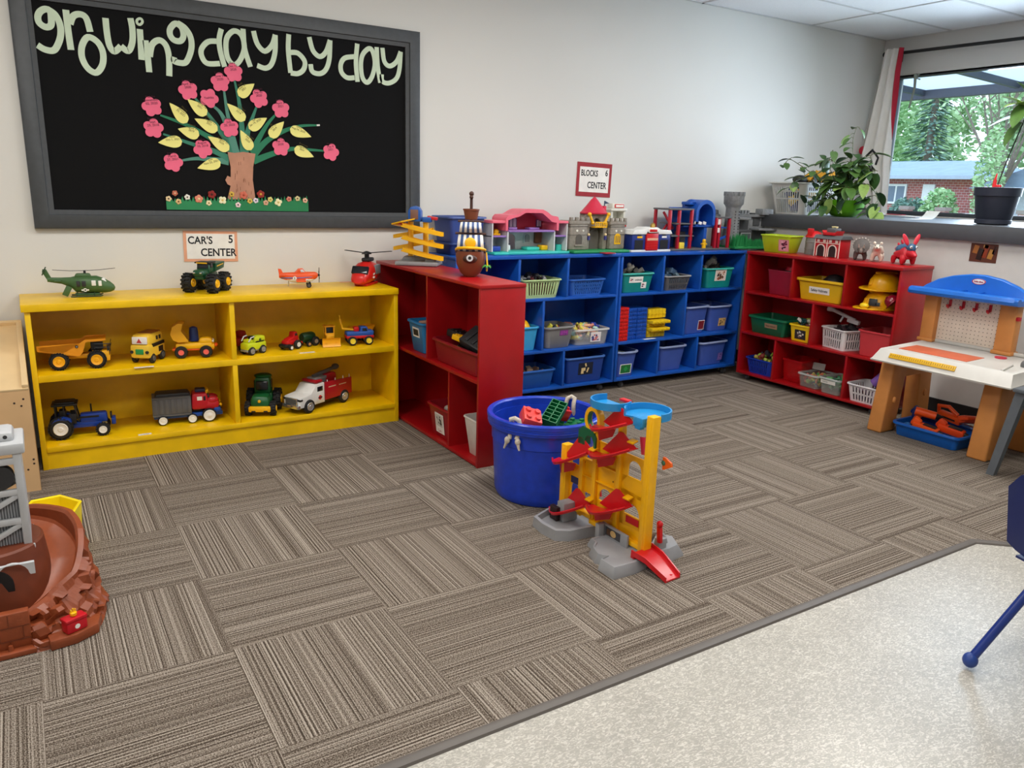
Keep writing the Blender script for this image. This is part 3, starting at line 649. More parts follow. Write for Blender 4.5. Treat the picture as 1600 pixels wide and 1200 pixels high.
# ---- big yellow mining dump truck, facing right
DY = mat((240, 172, 22), .4)
t = thing('toy_dump_truck', 'large yellow mining dump truck with a long tipping bed, left end of the middle board', 'toy truck', (-.238, 2.11, .4655), -6, VG, .90)
S(DY).box((.0, 0, .062), (.25, .062, .024), .004).box((.115, 0, .075), (.085, .13, .034), .006).box((.135, 0, .052), (.05, .13, .03), .004).build('chassis', t)
bed = S(mat((226, 148, 24), .42)).prism([(-.18, .108), (-.182, .128), (.03, .130), (.052, .148), (.145, .152), (.146, .160), (.045, .160), (.022, .142), (-.175, .137), (-.17, .112), (-.06, .084), (.012, .070), (.034, .095), (.03, .108), (.01, .082), (-.06, .094)], 'y', -.076, -.070)
bed.prism([(-.18, .108), (-.182, .137), (.02, .142), (.045, .160), (.145, .158), (.13, .148), (.05, .146), (.03, .105), (.01, .072), (-.06, .084)], 'y', -.074, -.070, 0)
bed.prism([(-.18, .108), (-.182, .137), (.02, .142), (.045, .160), (.145, .158), (.13, .148), (.05, .146), (.03, .105), (.01, .072), (-.06, .084)], 'y', .070, .074, 0)
bed.prism([(-.18, .106), (-.06, .082), (.010, .070), (.034, .10), (.05, .146), (.145, .152), (.145, .157), (.045, .152), (.026, .104), (.006, .077), (-.06, .090), (-.178, .113)], 'y', -.072, .072)
lab(bed.build('dump_bed', t), 'orange yellow tipping bed reaching over the cab')
S(BLACK).cyl((.005, -.0775, .125), (.005, -.0765, .125), .008, n=16).m(CHROME).cyl((.005, -.0785, .125), (.005, -.077, .125), .0045, n=14).build('round_emblem', t)
S(BLACK).box((.10, -.028, .120), (.06, .05, .045), .004).m(DARK).box((.155, 0, .085), (.008, .10, .055), .002).build('cab', t)
rl = S(BLACK)
for x in (.09, .12, .15, .165): rl.cyl((x, -.066, .09), (x, -.066, .132), .0018, n=6)
for z in (.112, .132): rl.tube([(.09, -.066, z), (.165, -.066, z), (.168, .06, z)], .0018, 6)
rl.build('hand_rail', t)
four(t, (.095, -.085), .066, .045, .042, DY, tread=22, lug=.004, hr=.62)

# ---- yellow toy bus
t = thing('toy_bus', 'yellow school bus with a green radiator and a band of passenger windows', 'toy bus', (.082, 2.11, .4655), -124, VG, 1.15)
BY = mat((240, 200, 60), .4)
S(BY).box((0, 0, .055), (.15, .088, .062), .012).box((-.003, 0, .104), (.138, .084, .05), .012, tx=.92, ty=.92).m(mat((150, 90, 40), .5)).box((-.02, 0, .129), (.085, .06, .006), .002).build('body', t)
S(PAPER).box((.067, 0, .104), (.010, .066, .032), .003, (0, R(-5), 0)).m(mat((190, 60, 60), .5)).prism([(-.012, .094), (.012, .094), (0, .114)], 'x', .0718, .0735).build('windscreen', t)
lab(S(mat((40, 150, 80), .4)).box((.0755, 0, .055), (.006, .036, .024), .004).build('radiator', t), 'green radiator')
S(DARK).cyl((.073, .034, .054), (.079, .034, .054), .007).cyl((.073, -.034, .054), (.079, -.034, .054), .007).build('headlights', t)
S(BLACK).bb(-.065, .040, -.0455, .0455, .072, .086).bb(-.05, -.01, -.0452, .0452, .042, .066).m(DARK).bb(-.04, -.025, -.042, .042, .098, .115).bb(-.015, 0, -.042, .042, .098, .115).build('side_stripes', t)
text_mesh('SCHOOL BUS', .013, PAPER, 'lettering', t, (-.06, -.0457, .0745), (R(90), 0, 0), .0002)
for q in range(6): pass
four(t, (.042, -.045), .038, .022, .016, DGREY)

# ---- yellow tipper with blue driver
t = thing('toy_tipper', 'yellow cartoon tipper with raised scoop bed and a blue cab', 'toy truck', (.305, 2.125, .4655), -12, VG, 1.08)
S(TY).box((.005, 0, .058), (.17, .070, .032), .012).box((.058, 0, .080), (.075, .066, .036), .014, tx=.72).box((.085, 0, .052), (.03, .064, .03), .012).build('body', t)
S(TO).box((.0, 0, .040), (.19, .056, .010), .004).ball((.104, 0, .056), (.009, .02, .010)).build('orange_trim', t)
lab(S(mat((24, 46, 104), .35)).lathe([(.006, .150), (.018, .144), (.021, .125), (.023, .08)], 18, (.005, 0, 0)).build('driver_cab', t), 'dark blue rounded cab')
sc = S(mat((238, 176, 30), .4))
pr = [(-.065, .080), (-.088, .092), (-.098, .120), (-.088, .155), (-.062, .172), (-.04, .170)]
sc.rings([[Vector((x, -.042, z)), Vector((x, .042, z)), Vector((x * .93 + .002, .042, z)), Vector((x * .93 + .002, -.042, z))] for x, z in pr])
for s_ in (-1, 1): sc.prism([(-.065, .080), (-.088, .092), (-.098, .120), (-.088, .155), (-.062, .172), (-.04, .170), (-.050, .135), (-.03, .105), (-.02, .085)], 'y', s_ * .042 - .002, s_ * .042 + .002)
sc.box((-.045, 0, .077), (.05, .04, .02), .004)
sc.build('tipping_scoop', t)
S(WHITE).ball((.092, -.022, .078), .006, 10, 8).ball((.092, .022, .078), .006, 10, 8).m(BLACK).ball((.097, -.023, .078), .003, 8, 6).ball((.097, .023, .078), .003, 8, 6).build('eyes', t)
four(t, (.058, -.055), .036, .030, .026, mat((236, 110, 100), .4), hr=.42)

# ---- lime green car
LY = mat((206, 222, 40), .35)
t = thing('toy_car', 'small lime yellow ambulance car with grey wheels beside the centre divider', 'toy car', (.605, 2.075, .4655), -150, VG)
S(LY).box((0, 0, .045), (.135, .066, .044), .012).box((-.022, 0, .080), (.085, .060, .034), .010, tx=.9).box((.036, 0, .074), (.03, .05, .02), .006).build('body', t)
S(BLACK).bb(-.05, .01, -.0315, .0315, .066, .071).box((.005, 0, .088), (.03, .045, .018), .005).m(mat((60, 90, 40), .4)).cyl((-.02, -.0335, .078), (-.02, .0335, .078), .007).build('marks_and_windows', t)
S(mat((206, 212, 216), .3)).tube([(.058, -.026, .074), (.040, -.028, .096), (.018, -.028, .099)], .0035).tube([(.058, .026, .074), (.040, .028, .096), (.018, .028, .099)], .0035).build('roll_bar', t)
S(GREY).box((0, 0, .024), (.14, .054, .012), .004).build('undercarriage', t)
four(t, (.042, -.036), .030, .023, .018, mat((150, 152, 156), .35, .3), hr=.62)
t = thing('toy_car', 'dark red toy car half hidden behind the lime yellow ambulance', 'toy car', (.565, 2.20, .4655), -140, VG)
S(mat((140, 24, 24), .4)).box((0, 0, .050), (.10, .055, .045), .01).box((-.005, 0, .090), (.055, .048, .038), .012, tx=.8).build('body', t)
four(t, (.03, -.03), .026, .018, .014, GREY)

# ---- red and green tractor pair
t = thing('toy_tractor', 'red toy tractor with black nose and white hubs', 'toy tractor', (.825, 2.118, .4655), -152, VG)
S(TR).box((.005, 0, .040), (.10, .048, .030), .010).prism([(-.035, .05), (.045, .05), (.035, .062), (.0, .070), (-.008, .096), (-.030, .096), (-.040, .06)], 'y', -.021, .021, .006).build('body', t)
S(BLACK).box((.048, 0, .024), (.045, .06, .022), .008).build('nose', t); S(DARK).bb(-.027, -.010, -.0222, .0222, .074, .088, .001).build('cab_windows', t)
for s_ in (-1, 1): wheel(t, -.018, s_ * .033, .026, .018, WHITE, hr=.5); wheel(t, .034, s_ * .034, .015, .014, WHITE, hr=.6)
t = thing('toy_trailer', 'dark green toy tanker trailer coupled behind the red tractor', 'toy trailer', (.935, 2.168, .4655), -157, VG)
lab(S(mat((20, 70, 44), .4)).lathe([(.004, -.045), (.022, -.043), (.027, -.03), (.027, .03), (.022, .043), (.004, .045)], 18, (0, 0, .052), ax='x').box((0, 0, .030), (.09, .03, .012), .003).build('tank', t), 'dark green tank')
S(TR).box((.055, .0, .028), (.04, .02, .012), .003).build('drawbar', t)
for s_ in (-1, 1): wheel(t, -.030, s_ * .034, .027, .016, mat((150, 132, 110), .5), hr=.45); wheel(t, .018, s_ * .034, .016, .012, mat((196, 150, 100), .5), hr=.5)

# ---- bulldozer, facing viewer
t = thing('toy_bulldozer', 'small yellow bulldozer seen head on with its blade lowered', 'toy bulldozer', (1.052, 2.13, .4655), -96, VG)
S(DY).prism([(-.035, 0), (.035, 0), (.035, .016), (-.035, .016)], 'z', .02, .06).box((.0, 0, .05), (.07, .045, .035), .005).build('body', t)
cb = S(DY)
for x in (-.022, .018):
    for y in (-.024, .024): cb.box((x, y, .088), (.006, .006, .05), .001)
cb.box((-.002, 0, .113), (.055, .062, .007), .002).box((.0, 0, .068), (.05, .05, .012), .002)
cb.build('cab', t)
S(GLASSY).box((-.002, 0, .09), (.034, .042, .036), .002).build('cab_windows', t)
lab(S(DY).rings([[Vector((.052 + dx, -.052, z)), Vector((.052 + dx, .052, z)), Vector((.058 + dx, .052, z)), Vector((.058 + dx, -.052, z))] for dx, z in ((.008, .002), (.0, .012), (-.002, .03), (.002, .048), (.008, .052))]).box((.045, .03, .025), (.03, .006, .008)).box((.045, -.03, .025), (.03, .006, .008)).build('blade', t), 'wide yellow blade')
for s_ in (-1, 1):
    tr_ = S(BLACK).prism([(-.04 + .012 * math.cos(a) if 90 <= math.degrees(a) <= 270 else .035 + .012 * math.cos(a), .016 + .015 * math.sin(a)) for a in [2 * PI * k / 20 for k in range(20)]], 'y', s_ * .026, s_ * .046, .001)
    tr_.build('track', t)

# ---- blue pick-up with yellow arm
t = thing('toy_tow_truck', 'blue and red tow truck with a yellow folding arm', 'toy truck', (1.222, 2.095, .4655), -8, VG, 1.06)
S(mat((36, 84, 170), .35)).box((0, 0, .062), (.15, .068, .026), .008).box((.055, 0, .068), (.045, .064, .02), .008).build('body', t)
lab(S(mat((36, 84, 170), .35)).prism([(-.002, .07), (.050, .07), (.040, .098), (.004, .100)], 'y', -.029, .029, .005).m(GLASSY).prism([(.012, .077), (.040, .077), (.034, .093), (.012, .094)], 'y', -.030, .030, .001).build('cab', t), 'blue cab')
S(TR).box((.0, 0, .045), (.155, .070, .016), .005).box((-.018, 0, .086), (.028, .045, .025), .005).build('red_trim', t)
S(TY).box((-.060, 0, .086), (.075, .014, .010), .002, (0, R(8), 0)).box((-.098, 0, .116), (.011, .012, .06), .002, (0, R(-14), 0)).box((-.106, 0, .152), (.005, .008, .025), .001, (0, R(-6), 0)).build('tow_arm', t)
four(t, (.045, -.045), .036, .025, .022, mat((236, 214, 60), .4), hr=.6)
t = thing('toy_dump_truck', 'yellow and black dump truck tucked in behind the blue tow truck', 'toy truck', (1.295, 2.235, .4655), 12, VG)
S(BLACK).box((0, 0, .04), (.14, .066, .03), .006).build('chassis', t)
S(DY).prism([(-.07, .062), (.05, .056), (.068, .085), (.062, .088), (.044, .063), (-.066, .068)], 'y', -.038, .038).prism([(-.07, .062), (.05, .056), (.068, .085), (-.075, .078)], 'y', -.040, -.036).prism([(-.07, .062), (.05, .056), (.068, .085), (-.075, .078)], 'y', .036, .040).build('dump_bed', t)
four(t, (.04, -.04), .034, .024, .018, DGREY)

# ---- blue tractor with black cab
NB = mat((20, 58, 146), .35)
t = thing('toy_tractor', 'dark blue farm tractor with a black cab and white hubs', 'toy tractor', (-.255, 2.115, .114), -6, VG)
S(NB).box((.06, 0, .086), (.125, .052, .050), .010, tx=.96).box((.0, 0, .055), (.19, .05, .03), .005).box((.148, 0, .062), (.02, .06, .035), .005).build('body', t)
lab(S(BLACK).box((-.062, 0, .168), (.115, .098, .010), .004).box((-.062, 0, .176), (.09, .08, .010), .004)
    .box((-.012, .038, .122), (.007, .007, .09), .001, (0, R(-10), 0)).box((-.012, -.038, .122), (.007, .007, .09), .001, (0, R(-10), 0))
    .box((-.104, .040, .13), (.007, .007, .07), .001).box((-.104, -.040, .13), (.007, .007, .07), .001).box((-.068, .041, .128), (.005, .005, .075), .001).box((-.068, -.041, .128), (.005, .005, .075), .001)
    .box((-.062, 0, .088), (.095, .08, .018), .003).box((-.075, 0, .112), (.03, .05, .05), .006).box((-.03, -.04, .095), (.03, .004, .05), .001).box((-.03, .04, .095), (.03, .004, .05), .001).build('cab', t), 'open black cab')
for s_ in (-1, 1):
    S(NB).prism([(-.125, .085), (-.105, .105), (-.07, .112), (-.04, .100), (-.035, .085), (-.06, .098), (-.10, .095)], 'y', s_ * .040, s_ * .078, .002).build('mudguard', t)
    wheel(t, -.085, s_ * .062, .052, .036, WHITE, tread=20, lug=.005, hr=.60)
    wheel(t, .098, s_ * .056, .030, .026, WHITE, tread=16, lug=.004, hr=.60)
S(BLACK).box((.138, 0, .09), (.008, .04, .028), .002).box((.04, -.026, .095), (.09, .003, .010), .001).cyl((.05, .02, .105), (.05, .02, .15), .004).build('grille_and_exhaust', t)

# ---- garbage truck
t = thing('toy_garbage_truck', 'red cartoon truck with a grey boxed load and white hubs', 'toy truck', (.257, 2.13, .114), -7, VG, 1.07)
GB_ = mat((92, 92, 94), .5, noise=.1)
cb = S(GB_).box((-.075, 0, .092), (.178, .10, .098), .004)
for s_ in (-1, 1):
    for k in range(7): cb.bb(-.158 + k * .026, -.142 + k * .026, s_ * .050, s_ * .0525, .055, .130, .001)
    cb.bb(-.163, .012, s_ * .050, s_ * .053, .132, .140).bb(-.163, .012, s_ * .050, s_ * .053, .044, .052)
cb.m(DARK).box((-.070, 0, .146), (.165, .085, .02), .006, tx=.9)
lab(cb.build('load_box', t), 'ribbed grey load box')
CRD = mat((190, 26, 40), .32)
S(CRD).box((.055, 0, .105), (.085, .098, .085), .014, tx=.86).box((.105, 0, .083), (.085, .094, .05), .018).ball((.115, -.03, .105), (.03, .018, .02)).ball((.115, .03, .105), (.03, .018, .02)).build('cab', t)
S(PAPER).bb(.042, .066, -.0505, .0505, .112, .132, .001).m(GLASSY).bb(.072, .082, -.0500, .0500, .110, .132, .001).box((.095, 0, .125), (.012, .07, .03), .003, (0, R(-20), 0)).build('cab_windows', t)
S(TB).box((.0, 0, .036), (.32, .07, .020), .004).box((.135, 0, .056), (.035, .098, .026), .008).m(mat((30, 34, 66), .4)).box((.06, 0, .155), (.05, .05, .018), .006).build('blue_trim', t)
S(TY).prism([(.085, .135), (.10, .150), (.096, .162), (.083, .155)], 'y', -.03, .03, .003).ball((.152, -.034, .08), .007).ball((.152, .034, .08), .007).build('yellow_lamps', t)
S(BLACK).box((.142, -.03, .072), (.012, .02, .012), .003).box((.142, .03, .072), (.012, .02, .012), .003).build('mouth', t)
for s_ in (-1, 1):
    wheel(t, .095, s_ * .050, .034, .024, WHITE, hr=.78); wheel(t, .015, s_ * .050, .024, .022, WHITE, hr=.78); wheel(t, -.120, s_ * .050, .024, .022, WHITE, hr=.78)

# ---- green cartoon tractor
t = thing('toy_tractor', 'rounded dark green cartoon tractor with a yellow bumper, facing forward', 'toy tractor', (.655, 2.13, .114), -114, VG, 1.08)
KG = mat((18, 92, 46), .35)
S(KG).box((.05, 0, .078), (.115, .105, .06), .022, tx=.8, ty=.85).box((-.035, 0, .075), (.08, .10, .05), .012).build('body', t)
lab(S(KG).box((-.035, 0, .140), (.085, .090, .085), .014, tx=.8, ty=.85).m(GLASSY).box((.010, 0, .142), (.014, .062, .048), .006, (0, R(-10), 0)).box((-.035, 0, .142), (.046, .0895, .045), .004).m(KG).ball((-.035, 0, .186), (.04, .045, .012)).build('cab', t), 'green cab with dark windows')
lab(S(TY).box((.102, 0, .040), (.022, .112, .030), .008).m(BLACK).box((.112, .03, .030), (.006, .02, .008), .002).box((.112, -.03, .030), (.006, .02, .008), .002).build('bumper', t), 'yellow bumper')
S(TY).ball((.106, 0, .082), (.005, .008, .008)).build('front_badge', t)
for s_ in (-1, 1):
    wheel(t, -.05, s_ * .068, .052, .036, TY, tread=16, lug=.006, hr=.42); wheel(t, .072, s_ * .062, .034, .030, TY, tread=14, lug=.004, hr=.42)

# ---- white and red utility truck, facing left front
t = thing('toy_utility_truck', 'white pickup with a red service body and a grey boom', 'toy truck', (.975, 2.105, .114), -152, VG, 1.10)
WR = mat((172, 22, 36), .35)
S(WHITE).prism([(.02, .035), (.195, .035), (.198, .075), (.192, .090), (.118, .098), (.082, .138), (.02, .140)], 'y', -.058, .058, .005).build('cab_body', t)
S(GLASSY).prism([(.109, .098), (.082, .130), (.078, .130), (.100, .098)], 'y', -.050, .050).bb(.035, .075, -.0595, .0595, .100, .126, .002).build('cab_windows', t)
lab(S(WHITE).bb(.028, .088, .0575, .0605, .045, .098, .002).bb(.028, .088, -.0605, -.0575, .045, .098, .002).build('door', t), 'white door with a round badge')
S(TR).cyl((.058, .0600, .068), (.058, .0618, .068), .012).m(INK).bb(.044, .072, .0612, .0624, .065, .071).build('door_badge', t)
sb = S(WR).prism([(-.185, .045), (.018, .045), (.018, .142), (-.185, .132)], 'y', .050, .062, .002).prism([(-.185, .045), (.018, .045), (.018, .142), (-.185, .132)], 'y', -.062, -.050, .002).bb(-.185, .018, -.055, .055, .05, .085)
sb.box((.05, 0, .150), (.05, .10, .014), .004)
lab(sb.build('service_body', t), 'red service body')
st = S(mat((206, 180, 150), .6)).bb(-.06, -.005, .062, .0626, .108, .113).bb(-.14, -.085, .062, .0626, .106, .111)
st.build('side_lettering_strips', t)
S(GREY).box((.015, -.0, .158), (.085, .06, .014), .002).box((.0, 0, .145), (.05, .05, .03), .003).m(WR).box((-.065, 0, .145), (.08, .05, .05), .008).build('equipment', t)
S(DGREY).box((-.04, 0, .180), (.17, .018, .016), .003, (0, R(7), 0)).ball((-.125, 0, .192), (.022, .02, .016)).build('boom', t)
S(CHROME).bb(.188, .204, -.042, .042, .052, .085, .002).bb(.195, .212, -.058, .058, .032, .052, .004).m(DGREY).bb(.2045, .206, -.036, .036, .056, .082).m(BLACK).bb(.18, .200, .038, .060, .072, .082, .002).bb(.18, .200, -.060, -.038, .072, .082, .002).build('grille_and_bumper', t)
ps = S(PAPER)
for x in (.0, -.06, -.12, -.17):
    for s_ in (-1, 1): ps.cyl((x, s_ * .058, .13), (x, s_ * .058, .150), .0022, n=6)
ps.build('stakes', t)
S(BLACK).box((0, 0, .036), (.36, .08, .02), .003).build('undercarriage', t)
four(t, (.135, -.125), .053, .036, .026, mat((190, 192, 196), .3, .6), hr=.60)
# ================================================================== BINS AND BASKETS
def rrect(w, d, r, z, n=5, dx=0, dy=0):
    pts = []; r = min(r, w * .45, d * .45)
    for cx, cy, a0 in ((w / 2 - r, d / 2 - r, 0), (-w / 2 + r, d / 2 - r, 90), (-w / 2 + r, -d / 2 + r, 180), (w / 2 - r, -d / 2 + r, 270)):
        for k in range(n + 1):
            a = R(a0 + 90 * k / n); pts.append(Vector((cx + r * math.cos(a) + dx, cy + r * math.sin(a) + dy, z)))
    return pts
def tub(name, label, cat, loc, rz, w, d, h, m, taper=.85, r=.02, rim=.008, rimh=.010, wall=.004, group=None, rim_m=None, dip=None, parent=None):
    """open tapered box: body and rim; w, d are the outside sizes at the top"""
    t = thing(name, label, cat, loc, rz, group)
    tw, td = w - 2 * rim, d - 2 * rim; bw, bd = tw * taper, td * taper
    b = S(m); n = 5
    def zz(ring, top):
        if not dip: return ring
        return [Vector((p.x, p.y, p.z - dip * max(0, math.cos(p.x / w * PI * 1.25)) ** 1.5 * (p.y < 0)) ) for p in ring] if top else ring
    b.rings([rrect(bw - .006, bd - .006, r, 0), rrect(bw, bd, r, .003), zz(rrect(tw, td, r, h), 1), zz(rrect(tw - 2 * wall, td - 2 * wall, r, h), 1), rrect(bw - 2 * wall, bd - 2 * wall, r, wall)])
    b.build('bin_body', t)
    rm = S(rim_m or m)
    rm.rings([zz(rrect(tw - .001, td - .001, r, h - rimh), 1), zz(rrect(w, d, r + rim, h - rimh), 1), zz(rrect(w, d, r + rim, h - .001), 1), zz(rrect(w - .003, d - .003, r + rim, h + .001), 1), zz(rrect(tw - 2 * wall, td - 2 * wall, r, h + .001), 1), zz(rrect(tw - 2 * wall, td - 2 * wall, r, h - rimh), 1)], False, True)
    rm.build('rim', t)
    return t
def tilt_front(w, d, h, taper):                      # slope of the front wall
    return math.atan2((d * (1 - taper)) / 2, h)
def card(t, d, h, taper, x, z, w, hh, m, name='label_card', rim=.008, side=-1):
    """a card stuck to the sloping front wall"""
    dd = d - 2 * rim; a = math.atan2(dd * (1 - taper) / 2, h); y = -(dd * taper / 2 + z * math.tan(a)) - .0012
    return S(m).box((0, 0, 0), (w, .0012, hh)).build(name, t, (x, y, z), (a, 0, 0))
def picture(parent, w, h, seed, cols, bg, n=9):
    """a printed picture: small coloured patches on a card, front is -y"""
    rnd = random.Random(seed); st = S(mat(bg, .7)).bb(-w / 2 + .004, w / 2 - .004, -.0014, -.0006, -h / 2 + .004, h / 2 - .004)
    for k in range(n):
        x = rnd.uniform(-.32, .32) * w; z = rnd.uniform(-.32, .32) * h; s_ = rnd.uniform(.10, .2) * min(w, h)
        st.m(mat(cols[k % len(cols)], .7)).box((x, -.0016 - .00005 * k, z), (s_ * 1.3, .0006, s_), 0, (0, rnd.uniform(-1, 1), 0))
    return st.build('printed_picture', parent)
def basket(name, label, cat, loc, rz, w, d, h, m, taper=.86, r=.025, nx=9, ny=6, bands=(.5,), sl=.45, group=None, rim_m=None, rim=.009):
    t = thing(name, label, cat, loc, rz, group)
    st = S(m); wall = .0035
    def ring(z, g=0.0):
        u = z / h; k = taper + (1 - taper) * u; return rrect((w - 2 * rim) * k - 2 * g, (d - 2 * rim) * k - 2 * g, r, z)
    st.rings([ring(0), ring(.012), ring(.012, wall), ring(wall, wall)])
    for bz in list(bands) + [.93]:
        z = h * bz; hh = .006 if bz < .9 else h * .06
        st.rings([ring(z - hh), ring(z + hh), ring(z + hh, wall), ring(z - hh, wall)], False, True)
    def slat(f, horiz, n):
        for k in range(n):
            u = (k + .5) / n - .5 if n else 0
            for s_ in (-1, 1):
                vs = []
                for z in (.010, h * .95):
                    q = taper + (1 - taper) * z / h; W_ = (w - 2 * rim) * q; D_ = (d - 2 * rim) * q
                    L_ = (W_ if horiz else D_) - 2 * r * .8; hw = L_ / n * sl / 2; c = u * L_; o = (D_ if horiz else W_) / 2
                    for a, b_ in ((-hw, 0), (hw, 0), (hw, -wall), (-hw, -wall)):
                        vs.append((c + a, s_ * (o + b_), z) if horiz else (s_ * (o + b_), c + a, z))
                st.raw(vs, [(0, 1, 2, 3), (7, 6, 5, 4), (0, 4, 5, 1), (1, 5, 6, 2), (2, 6, 7, 3), (3, 7, 4, 0)])
    slat(0, True, nx); slat(0, False, ny)
    for sx in (-1, 1):
        for sy in (-1, 1):
            vs = [[], []]
            for i, z in enumerate((.008, h * .95)):
                q = taper + (1 - taper) * z / h; cx = (w - 2 * rim) * q / 2 - r; cy = (d - 2 * rim) * q / 2 - r
                for rr in (r, r - wall):
                    arc = [(sx * (cx + rr * math.cos(R(90 * k / 4))), sy * (cy + rr * math.sin(R(90 * k / 4))), z) for k in range(5)]
                    vs[i] += arc if rr == r else arc[::-1]
            st.rings([[Vector(p) for p in v] for v in vs])
    st.build('basket_body', t)
    S(rim_m or m).rings([rrect(w - 2 * rim, d - 2 * rim, r, h - .006), rrect(w, d, r + rim, h - .004), rrect(w, d, r + rim, h + .002), rrect(w - .006, d - .006, r + rim, h + .005), rrect(w - 2 * rim - .006, d - 2 * rim - .006, r, h + .003), rrect(w - 2 * rim - .006, d - 2 * rim - .006, r, h - .006)], False, True).build('rim', t)
    return t
def heap(name, label, loc, rz, w, d, h, n, cols, seed, size=.03, kinds='bcs', base=.0, fill=False):
    """an uncountable jumble of small toy pieces, one object"""
    rnd = random.Random(seed); st = S(); 
    for k in range(n):
        c = mat(rnd.choice(cols), .45); st.m(c)
        x = rnd.uniform(-.33, .33) * w; y = rnd.uniform(-.31, .31) * d
        z = base + h * (.55 + .45 * rnd.random()) * (1 - .35 * (2 * x / w) ** 2); s_ = size * rnd.uniform(.6, 1.25)
        if fill: x *= 1.16; y *= 1.2; z = size * .95 + (h - size * .95) * rnd.random()
        st.at((x, y, z), (rnd.uniform(-1, 1), rnd.uniform(-1, 1), rnd.uniform(0, 6)))
        q = rnd.choice(kinds)
        if q == 'b': st.box((0, 0, 0), (s_ * 1.5, s_, s_ * .7), s_ * .1)
        elif q == 'c': st.cyl((-s_ * .7, 0, 0), (s_ * .7, 0, 0), s_ * .32, n=10)
        elif q == 't': st.tube([(s_ * .7 * math.cos(a), s_ * .7 * math.sin(a), 0) for a in [2 * PI * i / 12 for i in range(12)]], s_ * .2, 6, True)
        elif q == 'f': st.ball((0, 0, 0), (s_ * .4, s_ * .3, s_ * .45), 10, 6).ball((0, 0, s_ * .6), s_ * .28, 10, 6).cyl((-s_ * .6, 0, .1 * s_), (s_ * .6, 0, .1 * s_), s_ * .13, n=8)
        else: st.ball((0, 0, 0), s_ * .5, 10, 7)
    st.at()
    if not fill: st.box((0, 0, base + h * .27), (w * .70, d * .70, h * .46), .008, tx=1.18, ty=1.18)
    return tag(st.build(name, None, loc, (0, 0, R(rz))), label, 'toys', None, 'stuff')

# ---------------- left blue unit
LG = mat((186, 212, 150), .45); CB = mat((42, 92, 170), .4)
basket('storage_basket', 'pale green slatted basket, top row of the left blue unit', 'basket', (2.452, 2.105, .6905), 0, .318, .24, .118, LG, .86, nx=12, ny=8, bands=(.12,))
heap('toy_jumble', 'dark jumble of small toys heaped in the pale green basket', (2.452, 2.105, .70), 0, .27, .19, .125, 34, [(30, 34, 46), (60, 30, 36), (206, 206, 206), (26, 26, 30), (90, 30, 34)], 1, .032, 'bcf')
basket('storage_basket', 'blue lattice basket, top row of the left blue unit', 'basket', (2.828, 2.115, .6905), 0, .315, .25, .108, mat((46, 100, 184), .4), .87, nx=13, ny=9, bands=(.3, .52, .72), sl=.5)
CY = mat((56, 160, 214), .35)
t = tub('storage_bin', 'sky blue bin beside the edge of the red bookcase, middle row', 'bin', (2.345, 2.10, .3405), 0, .20, .22, .162, CY, .82)
tag(S(TY).ball((0, 0, 0), (.075, .08, .075), 20, 12).build('toy_ball', None, (2.345, 2.10, .4745)), 'yellow rounded toy poking out of the sky blue bin', 'toy')
t = tub('storage_bin', 'grey bin with a purple label, middle row of the left blue unit', 'bin', (2.612, 2.105, .3405), 2, .262, .235, .148, mat((134, 134, 132), .5), .80, r=.03)
c = card(t, .235, .148, .80, .03, .105, .07, .038, mat((120, 50, 120), .6)); picture(c, .07, .038, 5, [(190, 70, 170), (60, 40, 110)], (150, 60, 150), 7)
heap('toy_jumble', 'dark and red toys filling the grey bin', (2.612, 2.105, .35), 0, .20, .18, .125, 26, [(30, 30, 34), (150, 30, 30), (26, 28, 34), (220, 210, 80)], 2, .034, 'bcs')
CLR = mat((226, 226, 222), .12, noise=.0, alpha=.20); CLR2 = mat((206, 214, 206), .12, noise=0, alpha=.20)
t = tub('clear_bin', 'clear bin of pastel snap blocks with a picture label, middle row', 'bin', (2.900, 2.130, .3405), -3, .300, .27, .112, CLR, .90, rim_m=mat((222, 222, 218), .2, alpha=.7))
c = card(t, .27, .112, .90, .03, .055, .085, .07, PAPER); picture(c, .085, .07, 9, [(190, 60, 70), (40, 50, 110), (60, 60, 120), (200, 110, 110)], (236, 226, 226), 14)
heap('snap_blocks', 'pastel and yellow snap blocks filling the clear bin', (2.900, 2.130, .346), -3, .25, .21, .125, 150, [(232, 214, 130), (232, 176, 140), (170, 214, 206), (238, 226, 90), (40, 60, 150), (230, 150, 130)], 3, .030, 'bcb', fill=True)
t = tub('storage_bin', 'low blue bin in the bottom corner behind the blue drum', 'bin', (2.44, 2.115, .0785), 0, .305, .25, .125, mat((30, 92, 176), .4), .86)
heap('toy_jumble', 'tan pieces in the low blue bin behind the drum', (2.44, 2.115, .085), 0, .25, .2, .115, 16, [(186, 160, 130), (120, 90, 70), (60, 60, 70)], 4, .034, 'bc')
t = tub('storage_bin', 'dark blue bin with a picture of wooden blocks, bottom row', 'bin', (2.845, 2.12, .0785), 0, .345, .265, .182, mat((22, 58, 136), .4), .90, rim_m=mat((64, 108, 180), .4))
c = card(t, .265, .182, .90, .0, .10, .125, .085, mat((16, 24, 44), .6))
st = S(mat((222, 196, 140), .6)); st.box((-.02, -.0016, -.005), (.035, .001, .022)).box((-.028, -.0018, -.026), (.022, .001, .02)).box((.018, -.0018, -.012), (.012, .001, .034), 0, (0, .35, 0)).box((-.002, -.0018, .026), (.013, .001, .024), 0, (0, -.35, 0)); st.build('printed_picture', c)
